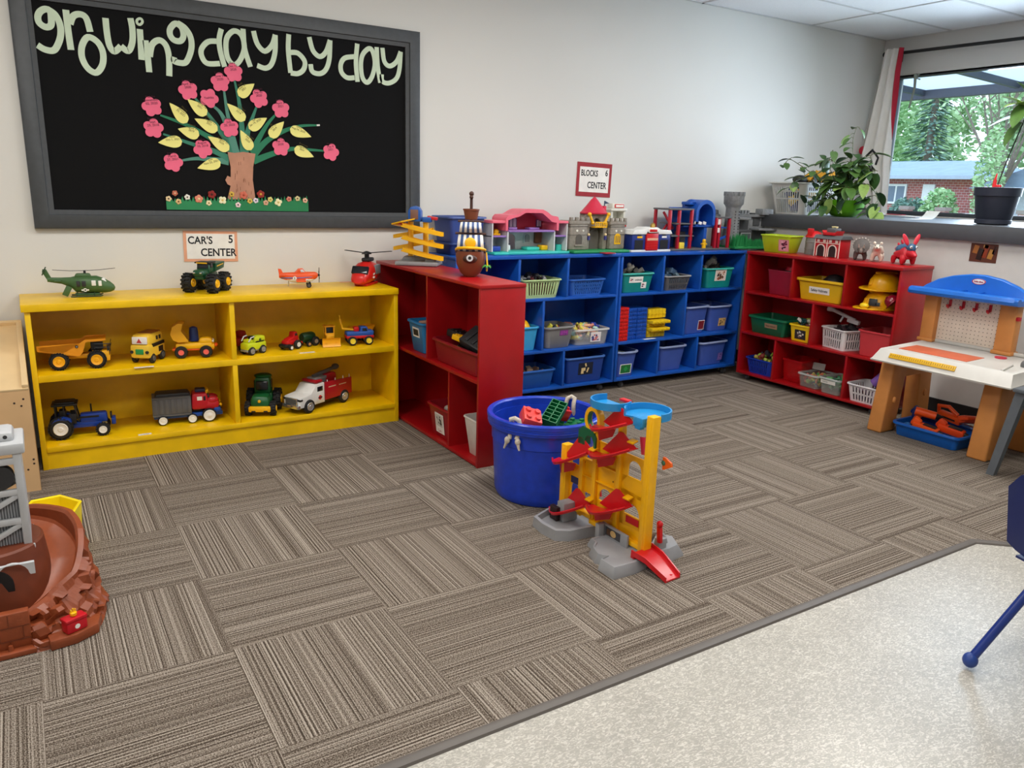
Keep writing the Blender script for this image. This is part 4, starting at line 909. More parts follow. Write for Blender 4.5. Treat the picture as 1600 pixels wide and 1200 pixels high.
# ---------------- right blue unit
TEAL = mat((14, 132, 126), .4); LIL = mat((62, 88, 168), .4); LILR = mat((150, 166, 206), .35)
t = tub('storage_bin', 'teal bin with a white word label and a small square label', 'bin', (3.275, 2.115, .6905), 0, .300, .25, .138, TEAL, .86, rim_m=mat((60, 170, 158), .4))
c = card(t, .25, .138, .86, -.02, .092, .125, .042, PAPER); picture(c, .04, .04, 12, [(60, 60, 70), (170, 60, 70)], (230, 226, 220), 6).location = (-.04, 0, 0)
text_mesh('animals', .022, mat((110, 100, 110), .7), 'lettering', c, (-.012, -.0022, -.007), (R(90), 0, 0), .0002)
c = card(t, .25, .138, .86, .055, .05, .048, .044, PAPER); picture(c, .048, .044, 14, [(30, 30, 40), (170, 50, 60), (60, 50, 60)], (236, 232, 228), 7)
heap('toy_jumble', 'grey and cream pieces heaped over the teal bin with word label', (3.275, 2.115, .70), 0, .24, .19, .165, 14, [(120, 118, 110), (96, 94, 90), (190, 184, 170)], 6, .05, 'cbf')
basket('storage_basket', 'dark grey slatted basket with a paler wavy rim, top row', 'basket', (3.665, 2.11, .6905), 0, .272, .235, .102, mat((92, 92, 94), .5), .86, nx=11, ny=8, bands=(.45,), rim_m=mat((160, 160, 160), .45))
heap('toy_jumble', 'blue grey toys lying in the dark grey basket', (3.665, 2.11, .70), 0, .22, .18, .125, 12, [(50, 74, 96), (90, 110, 120), (120, 110, 90), (70, 96, 120)], 7, .05, 'sb')
t = tub('storage_bin', 'teal bin with a colour photo label, top right of the blue unit', 'bin', (4.09, 2.115, .6905), 0, .300, .25, .150, TEAL, .88, rim_m=mat((60, 170, 158), .4))
c = card(t, .25, .150, .88, .005, .098, .115, .088, PAPER); picture(c, .115, .088, 21, [(40, 30, 26), (150, 80, 50), (90, 60, 40), (210, 180, 160)], (214, 200, 190), 15)
heap('toy_jumble', 'black and grey model animals heaped over the photo labelled teal bin', (4.09, 2.115, .70), 0, .23, .18, .19, 18, [(36, 32, 30), (60, 56, 52), (150, 146, 140), (200, 190, 170), (30, 28, 28)], 8, .052, 'cbf')
# building bricks stacked in the middle cell: each brick its own thing
def brick(label, loc, sx, sy, sz, m, group):
    t = thing('building_brick', label, 'building brick', loc, 0, group)
    S(m).box((0, 0, sz / 2), (sx, sy, sz), .003).build('brick_body', t)
    st = S(m)
    for k in range(2): st.cyl(((k - .5) * sx * .46, -sy / 2 + .001, sz / 2), ((k - .5) * sx * .46, -sy / 2 - .004, sz / 2), min(sx, sz) * .22, n=10)
    st.build('studs', t)
for c in range(2):
    for r_ in range(9):
        brick('red brick in the red stack at the left of the brick wall', (3.142 + c * .047, 2.065, .3455 + r_ * .0268), .046, .12, .0262, mat((206, 30, 26), .4), 'red bricks')
for c in range(4):
    for r_ in range(8):
        brick('blue brick in the blue stack between the red and the yellow bricks', (3.238 + c * .049, 2.085 + (c % 2) * .006, .3455 + r_ * .0283), .048, .12, .0278, mat((18, 74, 168), .4), 'blue bricks')
YBR = mat((232, 196, 28), .4)
for c in range(5):
    for r_, z in ((0, .3455), (1, .4285), (2, .5115)):
        hgt = .052 if r_ == 0 else (.03 if r_ == 1 else .066)
        brick('yellow brick standing on end in the yellow brick stack', (3.445 + c * .0345, 2.085, z + (.0 if r_ == 0 else -.006 if r_ == 1 else -.025)), .033, .085, hgt, YBR, 'upright yellow bricks')
    for z in (.3985, .4535):
        brick('yellow brick lying crosswise with its end sticking out of the yellow stack', (3.445 + c * .0345, 2.060, z), .034, .15, .0225, YBR, 'cross laid yellow bricks')
tag(S(PAPER).bb(3.36, 3.47, 1.985, 2.012, .3452, .346).build('label_strip'), 'white label strip on the shelf board in front of the bricks', 'label')
def lil(label, x, y, z, w, h, d=.26, rz=0, tp=.82):
    return tub('storage_bin', label, 'bin', (x, y, z), rz, w, d, h, LIL, tp, r=.028, rim=.012, rim_m=LILR, dip=.012)
t = lil('lilac blue bin with a dark red label, middle row', 3.888, 2.125, .3455, .272, .212, rz=4)
c = card(t, .26, .212, .82, .062, .062, .07, .075, PAPER, rim=.012); S(mat((120, 26, 40), .6)).bb(-.031, .031, -.0014, -.0006, -.033, .033).build('printed_picture', c)
t = lil('lilac blue bin with a tan picture label at the right end of the middle row', 4.168, 2.15, .3455, .262, .200)
c = card(t, .26, .200, .82, .035, .068, .075, .062, mat((196, 160, 100), .6), rim=.012); picture(c, .075, .062, 31, [(60, 46, 30), (150, 110, 50), (70, 60, 60)], (206, 166, 100), 9)
t = lil('narrow lilac blue bin with a green picture label, bottom row', 3.222, 2.115, .0785, .208, .190)
c = card(t, .26, .190, .82, -.005, .058, .105, .072, PAPER, rim=.012); S(mat((26, 110, 50), .6)).bb(-.046, .046, -.0014, -.0006, -.031, .031).m(mat((40, 150, 70), .6)).box((0, -.0018, 0), (.03, .0006, .03), 0, (0, .8, 0)).build('printed_picture', c)
tag(S(mat((214, 222, 200), .6)).box((0, 0, 0), (.09, .12, .012), .003, (0, .1, 0)).build('toy_board', None, (3.215, 2.11, .245)), 'pale toy lying in the narrow lilac blue bin', 'toy')
t = lil('plain lilac blue bin without a label, bottom row', 3.675, 2.125, .0785, .285, .192)
t = lil('wide lilac blue bin with a small purple label, bottom right', 4.105, 2.13, .0785, .325, .190, rz=3)
c = card(t, .26, .190, .82, .09, .06, .055, .062, mat((90, 80, 150), .6), rim=.012); picture(c, .055, .062, 33, [(150, 90, 150), (60, 60, 120)], (110, 90, 160), 5)
for z, ys in ((.455, 0),): pass

# ---------------- red bookcase (front is towards -x)
def rot_bin(*a, **k): return tub(*a, **k)
t = tub('storage_bin', 'blue bin with a white framed handle hole in the red bookcase', 'bin', (1.555, 1.80, .4545), -90, .215, .235, .178, mat((36, 120, 176), .4), .80)
c = card(t, .235, .178, .80, .0, .115, .085, .056, WHITE, 'handle_frame'); S(mat((24, 30, 36), .6)).bb(-.032, .032, -.0016, -.0004, -.018, .018).build('handle_hole', c)
heap('toy_jumble', 'brown pieces showing over the blue bin with white framed handle', (1.555, 1.80, .46), -90, .16, .18, .165, 10, [(110, 60, 50), (70, 40, 40), (150, 110, 90)], 10, .04, 'bc')
t = tub('storage_bin', 'long dark red tray loaded with black and yellow toy parts', 'bin', (1.555, 1.335, .4545), -90, .52, .225, .125, mat((140, 18, 32), .4), .90, rim=.012)
for lb, x, y, z, c, d, rt in (('black chunky toy piece at the back of the dark red tray', 1.57, 1.49, .60, BLACK, (.09, .12, .04), (.15, .1, .3)), ('yellow flat toy piece in the middle of the dark red tray', 1.52, 1.375, .60, TY, (.07, .09, .03), (.1, .25, .2)), ('large grooved black toy wall leaning out of the dark red tray', 1.545, 1.23, .610, DARK, (.13, .17, .05), (.35, -.5, .15)), ('blue triangular toy piece at the near end of the dark red tray', 1.625, 1.17, .69, mat((50, 100, 160), .4), (.04, .12, .05), (.5, .2, 0))):
    tag(S(c).box((0, 0, 0), d, .006).box((0, -d[1] * .25, d[2] * .5), (d[0] * .8, d[1] * .12, .012), .002).box((0, 0, d[2] * .5), (d[0] * .8, d[1] * .12, .012), .002).box((0, d[1] * .25, d[2] * .5), (d[0] * .8, d[1] * .12, .012), .002).build('toy_part', None, (x, y, z), rt), lb, 'toy part', 'toy parts in the dark red tray')
heap('toy_jumble', 'dark jumble in the bottom of the dark red tray', (1.555, 1.335, .466), -90, .40, .15, .07, 30, [(30, 30, 32), (50, 50, 54), (40, 30, 30)], 11, .04, 'bc')
t = tub('storage_bin', 'dark red bin with a photo label, bottom of the red bookcase', 'bin', (1.558, 1.515, .0225), -90, .265, .235, .180, mat((150, 16, 30), .38), .84, rim=.010)
c = card(t, .235, .165, .84, .015, .083, .10, .115, PAPER); o = picture(c, .085, .075, 41, [(60, 56, 50), (150, 146, 140), (40, 40, 40)], (206, 200, 190), 10); o.location = (0, 0, .016)
text_mesh('Cars', .022, mat((190, 90, 100), .7), 'lettering', c, (-.025, -.0018, -.05), (R(90), 0, 0), .0002)
heap('toy_jumble', 'white and black small toys in the dark red photo labelled bin', (1.558, 1.515, .03), -90, .2, .18, .15, 16, [(220, 216, 206), (30, 30, 30), (170, 160, 150)], 12, .035, 'bs')
t = tub('storage_bin', 'white tapered bin in the lower right corner of the red bookcase', 'bin', (1.562, 1.152, .0225), -90, .165, .22, .205, mat((226, 220, 212), .5), .76, rim=.004, rimh=.006)
heap('toy_jumble', 'dark small toys inside the white tapered bin', (1.562, 1.152, .03), -90, .12, .16, .15, 12, [(60, 40, 40), (120, 90, 40), (40, 40, 50)], 13, .03, 'bs')

# ---------------- red unit under the window (front is towards -x)
t = tub('storage_bin', 'plain dark red bin, top left of the red unit under the window', 'bin', (4.385, 1.585, .6805), -90, .232, .27, .178, mat((146, 18, 44), .45), .86, rim=.003, rimh=.006)
tag(S(mat((160, 20, 40), .4)).lathe([(.06, 0), (.058, .02), (.045, .05), (.01, .062)], 20).m(BLACK).box((-.05, 0, .015), (.02, .06, .02), .004).build('toy_hat', None, (4.375, 1.565, .835)), 'dark red toy hat lying on top in the plain dark red bin', 'toy hat')
t = tub('storage_bin', 'yellow bin labelled Safety Helmets in the red unit', 'bin', (4.39, 1.243, .6805), -90, .395, .29, .150, mat((226, 180, 20), .38), .88, rim=.014, rimh=.016)
c = card(t, .29, .150, .88, .0, .075, .165, .046, PAPER, rim=.014); text_mesh('Safety Helmets', .026, INK, 'lettering', c, (0, -.0012, -.008), (R(90), 0, 0), .0003, .0004, 'CENTER', .86)
S(mat((206, 160, 14), .4)).box((0, -.1325, .128), (.34, .004, .004), .001).build('moulding', t)
t = thing('toy_helmet', 'black helmet lying in the yellow Safety Helmets bin', 'helmet', (4.37, 1.205, .755), -90)
S(BLACK).lathe([(.085, 0), (.086, .03), (.075, .075), (.045, .105), (.006, .115)], 24).build('shell', t); S(mat((20, 20, 22), .2)).lathe([(.094, .03), (.094, .036), (.084, .04), (.084, .03)], 24).build('brim', t)
YH = mat((240, 178, 16), .3)
def helmet(label, loc, rz, m, tilt=0, s=1.0):
    t = thing('toy_helmet', label, 'helmet', loc, sc=s, rot=(R(tilt), 0, R(rz)))
    S(m).lathe([(.088, .0), (.088, .018), (.084, .055), (.066, .090), (.036, .108), (.004, .112)], 28, sx=1.18).box((0, 0, .108), (.16, .018, .014), .006).build('shell', t)
    br = S(m)
    pts = [(-.02 + .172 * math.cos(a) * (1 if math.cos(a) > 0 else .70), .108 * math.sin(a)) for a in [2 * PI * k / 36 for k in range(36)]]
    br.prism([(x + .02, y) for x, y in pts], 'z', -.002, .006, .002).build('brim', t)
    lab(S(m).box((.10, 0, .045), (.012, .03, .04), .004, (0, R(-18), 0)).build('front_boss', t), 'raised boss on the front')
    return t
t = helmet('lower yellow hard hat with a black badge in the red unit', (4.38, .850, .6835), 152, YH, 0, 1.02)
S(BLACK).box((0, 0, 0), (.004, .05, .046), .001).box((0, .03, -.01), (.004, .03, .024), .001).build('black_badge', t, (.085, .066, .046), (0, R(-12), R(45)))
lab(S(mat((250, 216, 40), .3)).ball((.118, .03, .021), (.028, .034, .018), 16, 10).build('lamp', t), 'bright yellow bulge at the front')
helmet('upper yellow hard hat stacked tilted on the one with a black badge', (4.39, .845, .8125), 158, YH, -4, .98)
helmet('shiny dark red hard hat leaning in the right corner of the red unit', (4.30, .705, .742), 200, mat((132, 14, 36), .2), 50, .50)
t = tub('storage_bin', 'dark green tray bin with a brown label, middle row of the red unit', 'bin', (4.39, 1.662, .3725), -90, .36, .28, .128, mat((10, 104, 70), .4), .88, rim=.012, rimh=.014)
c = card(t, .28, .128, .88, .04, .070, .115, .036, mat((160, 130, 100), .6), rim=.012); text_mesh('Farm animals', .017, mat((60, 40, 30), .7), 'lettering', c, (0, -.0012, -.006), (R(90), 0, 0), .0002, 0, 'CENTER')
t = tub('storage_bin', 'small yellow bin with a black and white picture, middle row of the red unit', 'bin', (4.345, 1.364, .3725), -90, .190, .19, .122, mat((246, 204, 20), .36), .86)
c = card(t, .19, .122, .86, .01, .053, .092, .068, mat((40, 32, 36), .6)); picture(c, .092, .068, 51, [(206, 206, 210), (90, 70, 80), (20, 20, 24), (230, 220, 200)], (44, 36, 40), 16)
heap('toy_jumble', 'small figures and wheels heaped over the small yellow bin', (4.345, 1.364, .38), -90, .16, .15, .155, 30, [(20, 80, 80), (220, 216, 206), (30, 40, 40), (110, 40, 50), (190, 190, 80)], 15, .028, 'bcfs')
basket('storage_basket', 'white slatted basket set askew in the middle row of the red unit', 'basket', (4.385, 1.072, .3725), -104, .245, .25, .138, mat((228, 224, 224), .4), .92, nx=9, ny=10, bands=(.5,), r=.018, sl=.42)
heap('toy_jumble', 'dark toys piled in the askew white basket', (4.385, 1.072, .38), -104, .2, .2, .155, 24, [(50, 20, 30), (30, 28, 30), (90, 24, 44), (70, 66, 70)], 16, .045, 'bc')
t = thing('toy_launcher', 'grey white toy launcher lying across the top of the askew white basket', 'toy', (4.37, 1.065, .586), rot=(0, R(9), R(-88)))
S(mat((200, 196, 198), .4)).cyl((-.12, 0, .02), (.06, 0, .0), .013, .011).cyl((-.155, 0, .026), (-.115, 0, .02), .026, .013).box((-.04, 0, -.02), (.014, .012, .05), .003, (0, .3, 0)).box((.05, 0, -.01), (.09, .03, .03), .006).build('barrel', t)
CO = mat((204, 60, 66), .45)
t = tub('storage_bin', 'coral red bin with a wavy front edge in the red unit', 'bin', (4.39, .775, .3725), -90, .25, .29, .172, CO, .90, r=.02, rim=.008, dip=.036)
heap('toy_jumble', 'dark pieces lying in the coral red wavy bin', (4.39, .775, .38), -90, .18, .2, .13, 14, [(40, 24, 24), (30, 30, 30), (70, 50, 40)], 17, .038, 'bc')
basket('storage_basket', 'royal blue basket in the bottom left cell of the red unit', 'basket', (4.37, 1.690, .0605), -90, .285, .25, .112, mat((22, 60, 176), .35), .86, nx=11, ny=8, bands=(.5,), r=.04, sl=.6)
heap('toy_jumble', 'lime green and mixed toys heaped in the royal blue basket', (4.365, 1.692, .065), -90, .25, .2, .15, 30, [(190, 206, 70), (150, 60, 50), (210, 190, 90), (60, 60, 70), (170, 210, 80)], 18, .036, 'bcs')
RCL = mat((196, 20, 26), .15, noise=0, alpha=.62)
t = tub('clear_bin', 'see-through red bin in the bottom row of the red unit', 'bin', (4.40, 1.418, .0605), -90, .195, .24, .165, RCL, .88, rim=.01)
heap('toy_jumble', 'red toys inside the see-through red bin', (4.40, 1.418, .068), -90, .15, .18, .08, 22, [(206, 40, 40), (220, 90, 60), (160, 30, 30)], 19, .034, 'bc')
t = tub('clear_bin', 'clear bin of mixed bright creatures, left of the two clear bins', 'bin', (4.36, 1.235, .0605), -92, .185, .24, .100, CLR2, .88, rim_m=mat((206, 210, 206), .2, alpha=.6))
heap('toy_creatures', 'mixed bright toy creatures in the left clear bin', (4.36, 1.235, .066), -92, .13, .17, .075, 110, [(90, 170, 80), (214, 120, 80), (210, 200, 110), (70, 80, 110), (150, 190, 90), (220, 110, 100)], 20, .026, 'bfcs', fill=True)
tag(S(mat((206, 206, 200), .3, alpha=.7)).box((0, 0, 0), (.004, .095, .05), .002).build('divider_card', None, (4.43, 1.285, .19), (0, R(12), R(8))), 'upright see-through card standing between the red and the clear bin', 'card')
t = tub('clear_bin', 'clear bin of green creatures with a white label, right of the two clear bins', 'bin', (4.345, 1.044, .0605), -92, .180, .24, .112, CLR2, .90, rim_m=mat((206, 210, 206), .2, alpha=.6))
c = card(t, .24, .112, .90, -.01, .084, .12, .026, PAPER); text_mesh('insects', .016, mat((110, 110, 116), .7), 'lettering', c, (-.045, -.0012, -.005), (R(90), 0, 0), .0002)
heap('toy_creatures', 'green toy creatures in the right clear bin', (4.345, 1.044, .066), -92, .145, .19, .095, 46, [(40, 140, 90), (60, 120, 80), (110, 180, 110), (50, 100, 90)], 22, .028, 'bfcs', fill=True)
basket('storage_basket', 'white basket holding a purple toy, bottom right cell of the red unit', 'basket', (4.345, .788, .0605), -90, .262, .25, .115, mat((230, 226, 228), .4), .86, nx=8, ny=7, bands=(.5,), r=.03, sl=.5)
t = thing('toy_cup', 'purple toy cup lying in the white basket at the bottom of the red unit', 'toy cup', (4.345, .752, .215), rot=(R(40), R(30), 0))
S(mat((140, 100, 190), .4)).lathe([(.03, -.045), (.042, .04), (.045, .045), (.038, .042), (.027, -.04)], 20).build('cup_body', t)
heap('toy_jumble', 'dusky purple pieces in the white basket beneath the purple cup', (4.345, .80, .066), -90, .2, .18, .085, 14, [(120, 96, 120), (160, 140, 160), (90, 70, 90)], 23, .045, 'bcs')
# ================================================================== TOYS ON TOP OF THE SHELVES
def arc_pts(cx, cz, r, a0, a1, n=10):
    return [(cx + r * math.cos(R(a0 + (a1 - a0) * k / n)), cz + r * math.sin(R(a0 + (a1 - a0) * k / n))) for k in range(n + 1)]
def arch(x0, x1, z0, z1, n=10):
    """outline of an arched opening in (x, z)"""
    r = (x1 - x0) / 2; return [(x0, z0), (x1, z0)] + arc_pts((x0 + x1) / 2, z1 - r, r, 0, 180, n)

# ---- yellow spiral car ramp on the red bookcase
t = thing('toy_ramp_tower', 'yellow zigzag ramp tower with a blue top on the red bookcase', 'toy ramp', (1.575, 2.03, .9305), -38)
S(GREY).box((.01, -.03, .012), (.25, .17, .022), .006).box((.0, .02, .034), (.20, .10, .03), .008, tx=.8).box((.085, -.02, .030), (.06, .10, .02), .004).build('base', t)
for x in (-.045, .045): S(TY).cyl((x, .0, .03), (x, .0, .255), .0165).build('post', t)
def zig(z0, z1, y, dx, m):
    st = S(m); n = 12; pts = []
    for k in range(n + 1):
        u = k / n; pts.append((-.075 * dx + u * .23 * dx, y * (1 + .55 * math.sin(PI * u)), z0 + (z1 - z0) * u))
    st.ribbon(pts, .060, (0, 0, 1), .008)
    for e in (-.030, .030): st.ribbon([(p[0], p[1] + e, p[2]) for p in pts], .006, (0, 0, 1), .021)
    return st
for z in (.175, .105, .035): zig(z + .045, z - .003, -.048, 1, TY).build('ramp', t)
for z in (.165, .095): zig(z + .028, z - .018, .045, -1, TY).build('ramp', t)
lab(S(TY).ribbon([(-.01, -.045, .262), (-.08, -.055, .245), (-.125, -.03, .228), (-.10, .03, .215)], .055, (0, 0, 1), .008).m(TR).box((-.085, -.055, .236), (.04, .012, .010), .003).build('upper_ramp', t), 'topmost yellow ramp with a red stop')
tp = S(mat((24, 84, 166), .35)).prism([(-.055, .25), (.020, .25), (.020, .31), (.005, .332), (-.018, .338), (-.04, .332), (-.055, .31)], 'y', -.03, .03, .004)
tp.box((.055, -.01, .262), (.05, .055, .03), .005).m(mat((120, 84, 70), .5)).bb(-.04, .006, -.032, -.029, .262, .318, .001)
lab(tp.build('tower_head', t), 'blue arched tower head')
S(TR).box((.085, .0, .272), (.06, .03, .018), .004, (0, R(8), 0)).build('red_lever', t)

# ---- pirate ship
t = thing('toy_ship', 'brown toy ship with striped sails and a bow cannon on the red bookcase', 'toy ship', (1.58, 1.40, .9305), -121, None, 1.06)
BRN = mat((122, 62, 36), .45); DBR = mat((70, 38, 26), .5)
hull = []
for z, hw, x0, x1 in ((0, .030, -.07, .050), (.02, .052, -.09, .068), (.06, .070, -.10, .080), (.105, .074, -.105, .088), (.125, .070, -.105, .090)):
    ring = []
    for k in range(28):
        a = 2 * PI * k / 28; c, s_ = math.cos(a), math.sin(a)
        ring.append(Vector(((x1 + x0) / 2 + (x1 - x0) / 2 * math.copysign(abs(c) ** .75, c), hw * math.copysign(abs(s_) ** .85, s_), z)))
    hull.append(ring)
S(BRN).rings(hull).build('hull', t)
S(TY).tube([Vector((p.x * 1.015, p.y * 1.02, p.z + .002 + .018 * max(0, p.x) / .09)) for p in hull[-1]], .007, 8, True).build('gold_rail', t)
S(DBR).ball((.076, 0, .092), (.02, .036, .024), 16, 10).build('gun_port', t)
S(mat((206, 208, 210), .3)).cyl((.085, 0, .095), (.115, 0, .098), .012, .016).m(BLACK).cyl((.112, 0, .098), (.1165, 0, .0983), .008).build('cannon', t)
sail = S()
for z0, z1, w in ((.125, .205, .135), (.215, .265, .112)):
    n = 9
    for k in range(n):
        sail.m(mat((58, 84, 136), .6) if k % 2 else mat((236, 232, 222), .7)); rs = []
        for j in range(6):
            u = j / 5; z = z0 + (z1 - z0) * u; bul = .022 * math.sin(PI * u); wt = w * (1 - .12 * u)
            y0 = -wt / 2 + wt * k / n; y1 = y0 + wt / n; cx = lambda y: .035 + bul + .02 * (1 - (2 * y / wt) ** 2)
            rs.append([Vector((cx(y0), y0, z)), Vector((cx(y1), y1, z)), Vector((cx(y1) - .003, y1, z)), Vector((cx(y0) - .003, y0, z))])
        sail.rings(rs)
sail.build('striped_sails', t)
lab(S(TY).ball((.078, 0, .168), (.008, .028, .026), 14, 8).box((.080, 0, .142), (.006, .05, .012), .003).m(DBR).box((.088, 0, .137), (.006, .04, .008), .002).build('sail_patch', t), 'yellow patch on the lower sail')
sp_ = S(DBR)
for z, w in ((.122, .15), (.21, .15), (.268, .125)): sp_.cyl((.036, -w / 2, z), (.036, w / 2, z), .0055, n=10)
sp_.cyl((.0, 0, .1), (.0, 0, .395), .009, .007).ball((0, 0, .398), .012, 10, 8).ball((.008, .0, .382), .010, 10, 8)
sp_.build('mast', t)
S(BRN).lathe([(.030, .275), (.038, .318), (.041, .320), (.041, .326), (.036, .326), (.028, .28)], 18).build('crows_nest', t)
pm = S(mat((70, 150, 60), .5))
for k in range(7):
    a = R(50 * k); c0 = Vector((.055, .078, .045)); pm.ribbon([c0, c0 + Vector((math.cos(a) * .02, .006 + math.sin(a) * .012, .014)), c0 + Vector((math.cos(a) * .038, .004 + math.sin(a) * .024, .004))], [.006, .014, .004], (0, 0, 1), .002)
pm.build('palm_leaves', t)
S(TY).tube([(.03, .078, .12), (.04, .084, .06), (.05, .082, .03)], .004).build('gold_rope', t)

# ---- stack of two blue bins on the left blue unit
t = tub('storage_bin', 'lower of two nested dark blue bins on top of the left blue unit', 'bin', (1.935, 2.20, .9725), 3, .27, .24, .075, mat((36, 58, 116), .42), .88)
t = tub('storage_bin', 'upper tall dark blue bin of the nested pair behind the ship', 'bin', (1.935, 2.20, .980), 3, .28, .25, .225, mat((52, 74, 142), .42), .80, rim=.012, rim_m=mat((76, 96, 156), .4))

# ---- doll house
PKR = mat((236, 108, 128), .45); PKD = mat((186, 40, 70), .5); PUR = mat((150, 112, 182), .45); HW = mat((214, 214, 212), .5); AQ = mat((60, 196, 180), .4)
t = thing('doll_house', 'open fronted doll house with pink roofs, purple floors and aqua base', 'doll house', (2.405, 2.155, .9725), 0)
def dwall(name, x0, x1, top, floor2, base_m, roofz):
    pass
S(AQ).box((0, -.015, .009), (.385, .20, .018), .006).build('base', t)
ho = S(HW).bb(-.185, -.177, -.08, .08, .018, .145).bb(.177, .185, -.08, .08, .018, .145)
ho.prism([(-.177, .018), (-.10, .018), (-.10, .085)] + arc_pts(-.065, .085, .035, 180, 0, 8)[1:-1] + [(-.03, .085), (-.03, .018), (.177, .018), (.177, .145), (-.177, .145)], 'y', .072, .08)
ho.build('house_walls', t)
S(PKD).prism([(-.180, .150), (.180, .150), (.180, .225), (.11, .262), (-.07, .262), (-.15, .225), (-.180, .225)], 'y', .068, .080).build('attic_wall', t)
S(PUR).bb(-.178, .178, -.085, .08, .140, .152, .003).bb(-.14, -.075, -.02, .04, .152, .168, .004).bb(.02, .10, -.02, .04, .152, .166, .004).build('attic_floor', t)
ro = S(PKR); outer = [(-.205, .150), (-.205, .225), (-.19, .246), (-.125, .250), (-.085, .272), (-.055, .284), (.075, .284), (.11, .270), (.145, .246), (.195, .240), (.205, .220), (.205, .150)]
inner = [(-.188, .150), (-.188, .215), (-.16, .225), (-.105, .238), (-.06, .262), (.07, .262), (.11, .235), (.15, .205), (.188, .200), (.188, .150)]
ro.rings([[Vector((a[0], -.09, a[1])) for a in outer], [Vector((a[0], .085, a[1])) for a in outer]], False)
n_ = len(outer)
for i in range(n_ - 1):
    j0 = min(int(i * len(inner) / n_), len(inner) - 2)
vs = [(x, y, z) for y in (-.09, .085) for x, z in outer] + [(x, y, z) for y in (-.09, .085) for x, z in inner]
def strip_between(st, A, B, y0, y1):
    """solid arch between outline A and inset outline B (same ends)"""
    m = 40
    def res(P):
        ds = [0]; 
        for i in range(1, len(P)): ds.append(ds[-1] + math.dist(P[i], P[i - 1]))
        out = []
        for k in range(m + 1):
            d = ds[-1] * k / m; i = max(1, next((q for q in range(1, len(ds)) if ds[q] >= d - 1e-9), len(ds) - 1)); u = (d - ds[i - 1]) / max(ds[i] - ds[i - 1], 1e-9)
            out.append((P[i - 1][0] + (P[i][0] - P[i - 1][0]) * u, P[i - 1][1] + (P[i][1] - P[i - 1][1]) * u))
        return out
    a, b_ = res(A), res(B)
    return st.rings([[Vector((a[k][0], y0, a[k][1])), Vector((a[k][0], y1, a[k][1])), Vector((b_[k][0], y1, b_[k][1])), Vector((b_[k][0], y0, b_[k][1]))] for k in range(m + 1)])
ro = S(PKR); strip_between(ro, outer, inner, -.09, .085); ro.build('roof', t)
w_ = S(mat((64, 60, 110), .5)); w_.prism(arch(-.095, -.03, .152, .236), 'y', .060, .067).bb(.125, .165, .060, .067, .165, .215).m(mat((206, 196, 214), .4)).prism(arch(-.088, -.066, .16, .222), 'y', .057, .061).prism(arch(-.059, -.037, .16, .222), 'y', .057, .061).bb(.129, .142, .057, .061, .17, .21).bb(.147, .160, .057, .061, .17, .21)
w_.m(HW).prism(arch(.03, .082, .06, .125), 'y', .062, .071).m(mat((150, 150, 150), .5)).prism(arch(.037, .075, .066, .118), 'y', .058, .063)
w_.build('windows', t)
S(mat((120, 70, 44), .5)).bb(.115, .165, .05, .071, .06, .135).build('brown_door', t); S(TY).bb(.115, .165, -.03, .03, .018, .05, .006).build('yellow_box', t); S(AQ).bb(.0, .10, -.03, .05, .018, .04, .008).build('aqua_sofa', t); S(WHITE).bb(-.16, -.11, .0, .05, .018, .055, .006).m(BLACK).bb(-.157, -.113, .003, .047, .055, .060).build('stove', t)
for s_, x0, x1 in ((-1, -.30, -.19), (1, .19, .285)):
    wg = S(HW); cx = (x0 + x1) / 2
    wg.bb(x0 if s_ < 0 else x1 - .008, x0 + .008 if s_ < 0 else x1, -.08, .07, .018, .205).bb(x0, x1, .062, .07, .018, .12)
    wg.m(AQ).box((cx, -.02, .008), (x1 - x0, .19, .016), .005).m(PKD).bb(x0 + .004, x1 - .004, .060, .069, .118, .200).m(PUR).bb(x0, x1, -.075, .065, .108, .118, .002)
    wg.m(PKR).prism([(x0 - .004, .196), (x1 + .004, .196), (x1, .212), (x0, .212)], 'y', -.085, .075, .003)
    wg.m(mat((60, 56, 90), .5)).bb(cx - .035, cx - .01, .056, .061, .14, .185).m(mat((120, 120, 124), .5)).bb(cx - .03, cx + .02, .056, .061, .05, .092)
    if s_ > 0: wg.m(AQ).cyl((cx + .02, -.02, .016), (cx + .02, -.02, .055), .022)
    else: wg.m(TY).ball((cx + .01, -.02, .14), .018, 10, 8).box((cx + .01, -.02, .124), (.05, .03, .012), .003).m(mat((40, 70, 170), .4)).bb(cx - .03, cx + .03, -.05, .0, .018, .05, .005)
    lab(wg.build('wing', t), ('left' if s_ < 0 else 'right') + ' hinged wing with its own pink roof')

# ---- castle with red cone roof
ST = mat((142, 134, 122), .6, noise=.16, scale=60, bump=.3, bscale=200); STD = mat((84, 78, 70), .7)
t = thing('toy_castle', 'grey stone toy castle with a red cone roof under the red bordered sign', 'toy castle', (2.945, 2.125, .9725), 0)
S(mat((30, 140, 80), .45)).box((0, -.005, .010), (.485, .22, .020), .008).build('base', t)
def tower(x0, x1, h, name):
    w = x1 - x0; cx = (x0 + x1) / 2
    st = S(ST).box((cx, .0, .02 + h / 2), (w, .11, h), .012).box((cx, 0, h + .012), (w + .016, .12, .024), .004)
    for k in range(4):
        st.box((cx - w * .45 + k * w * .3, -.052, h + .034), (w * .17, .018, .026), .003)
    st.m(STD).box((cx, 0, .02 + h * .82), (w + .003, .113, .004)).box((cx, 0, .12), (w + .003, .113, .003)).m(mat((226, 222, 210), .6)).cyl((cx - w * .12, -.058, h * .78), (cx - w * .12, -.054, h * .78), .008).cyl((cx + w * .22, -.058, h * .78), (cx + w * .22, -.054, h * .78), .007)
    o = st.build(name, t); return cx
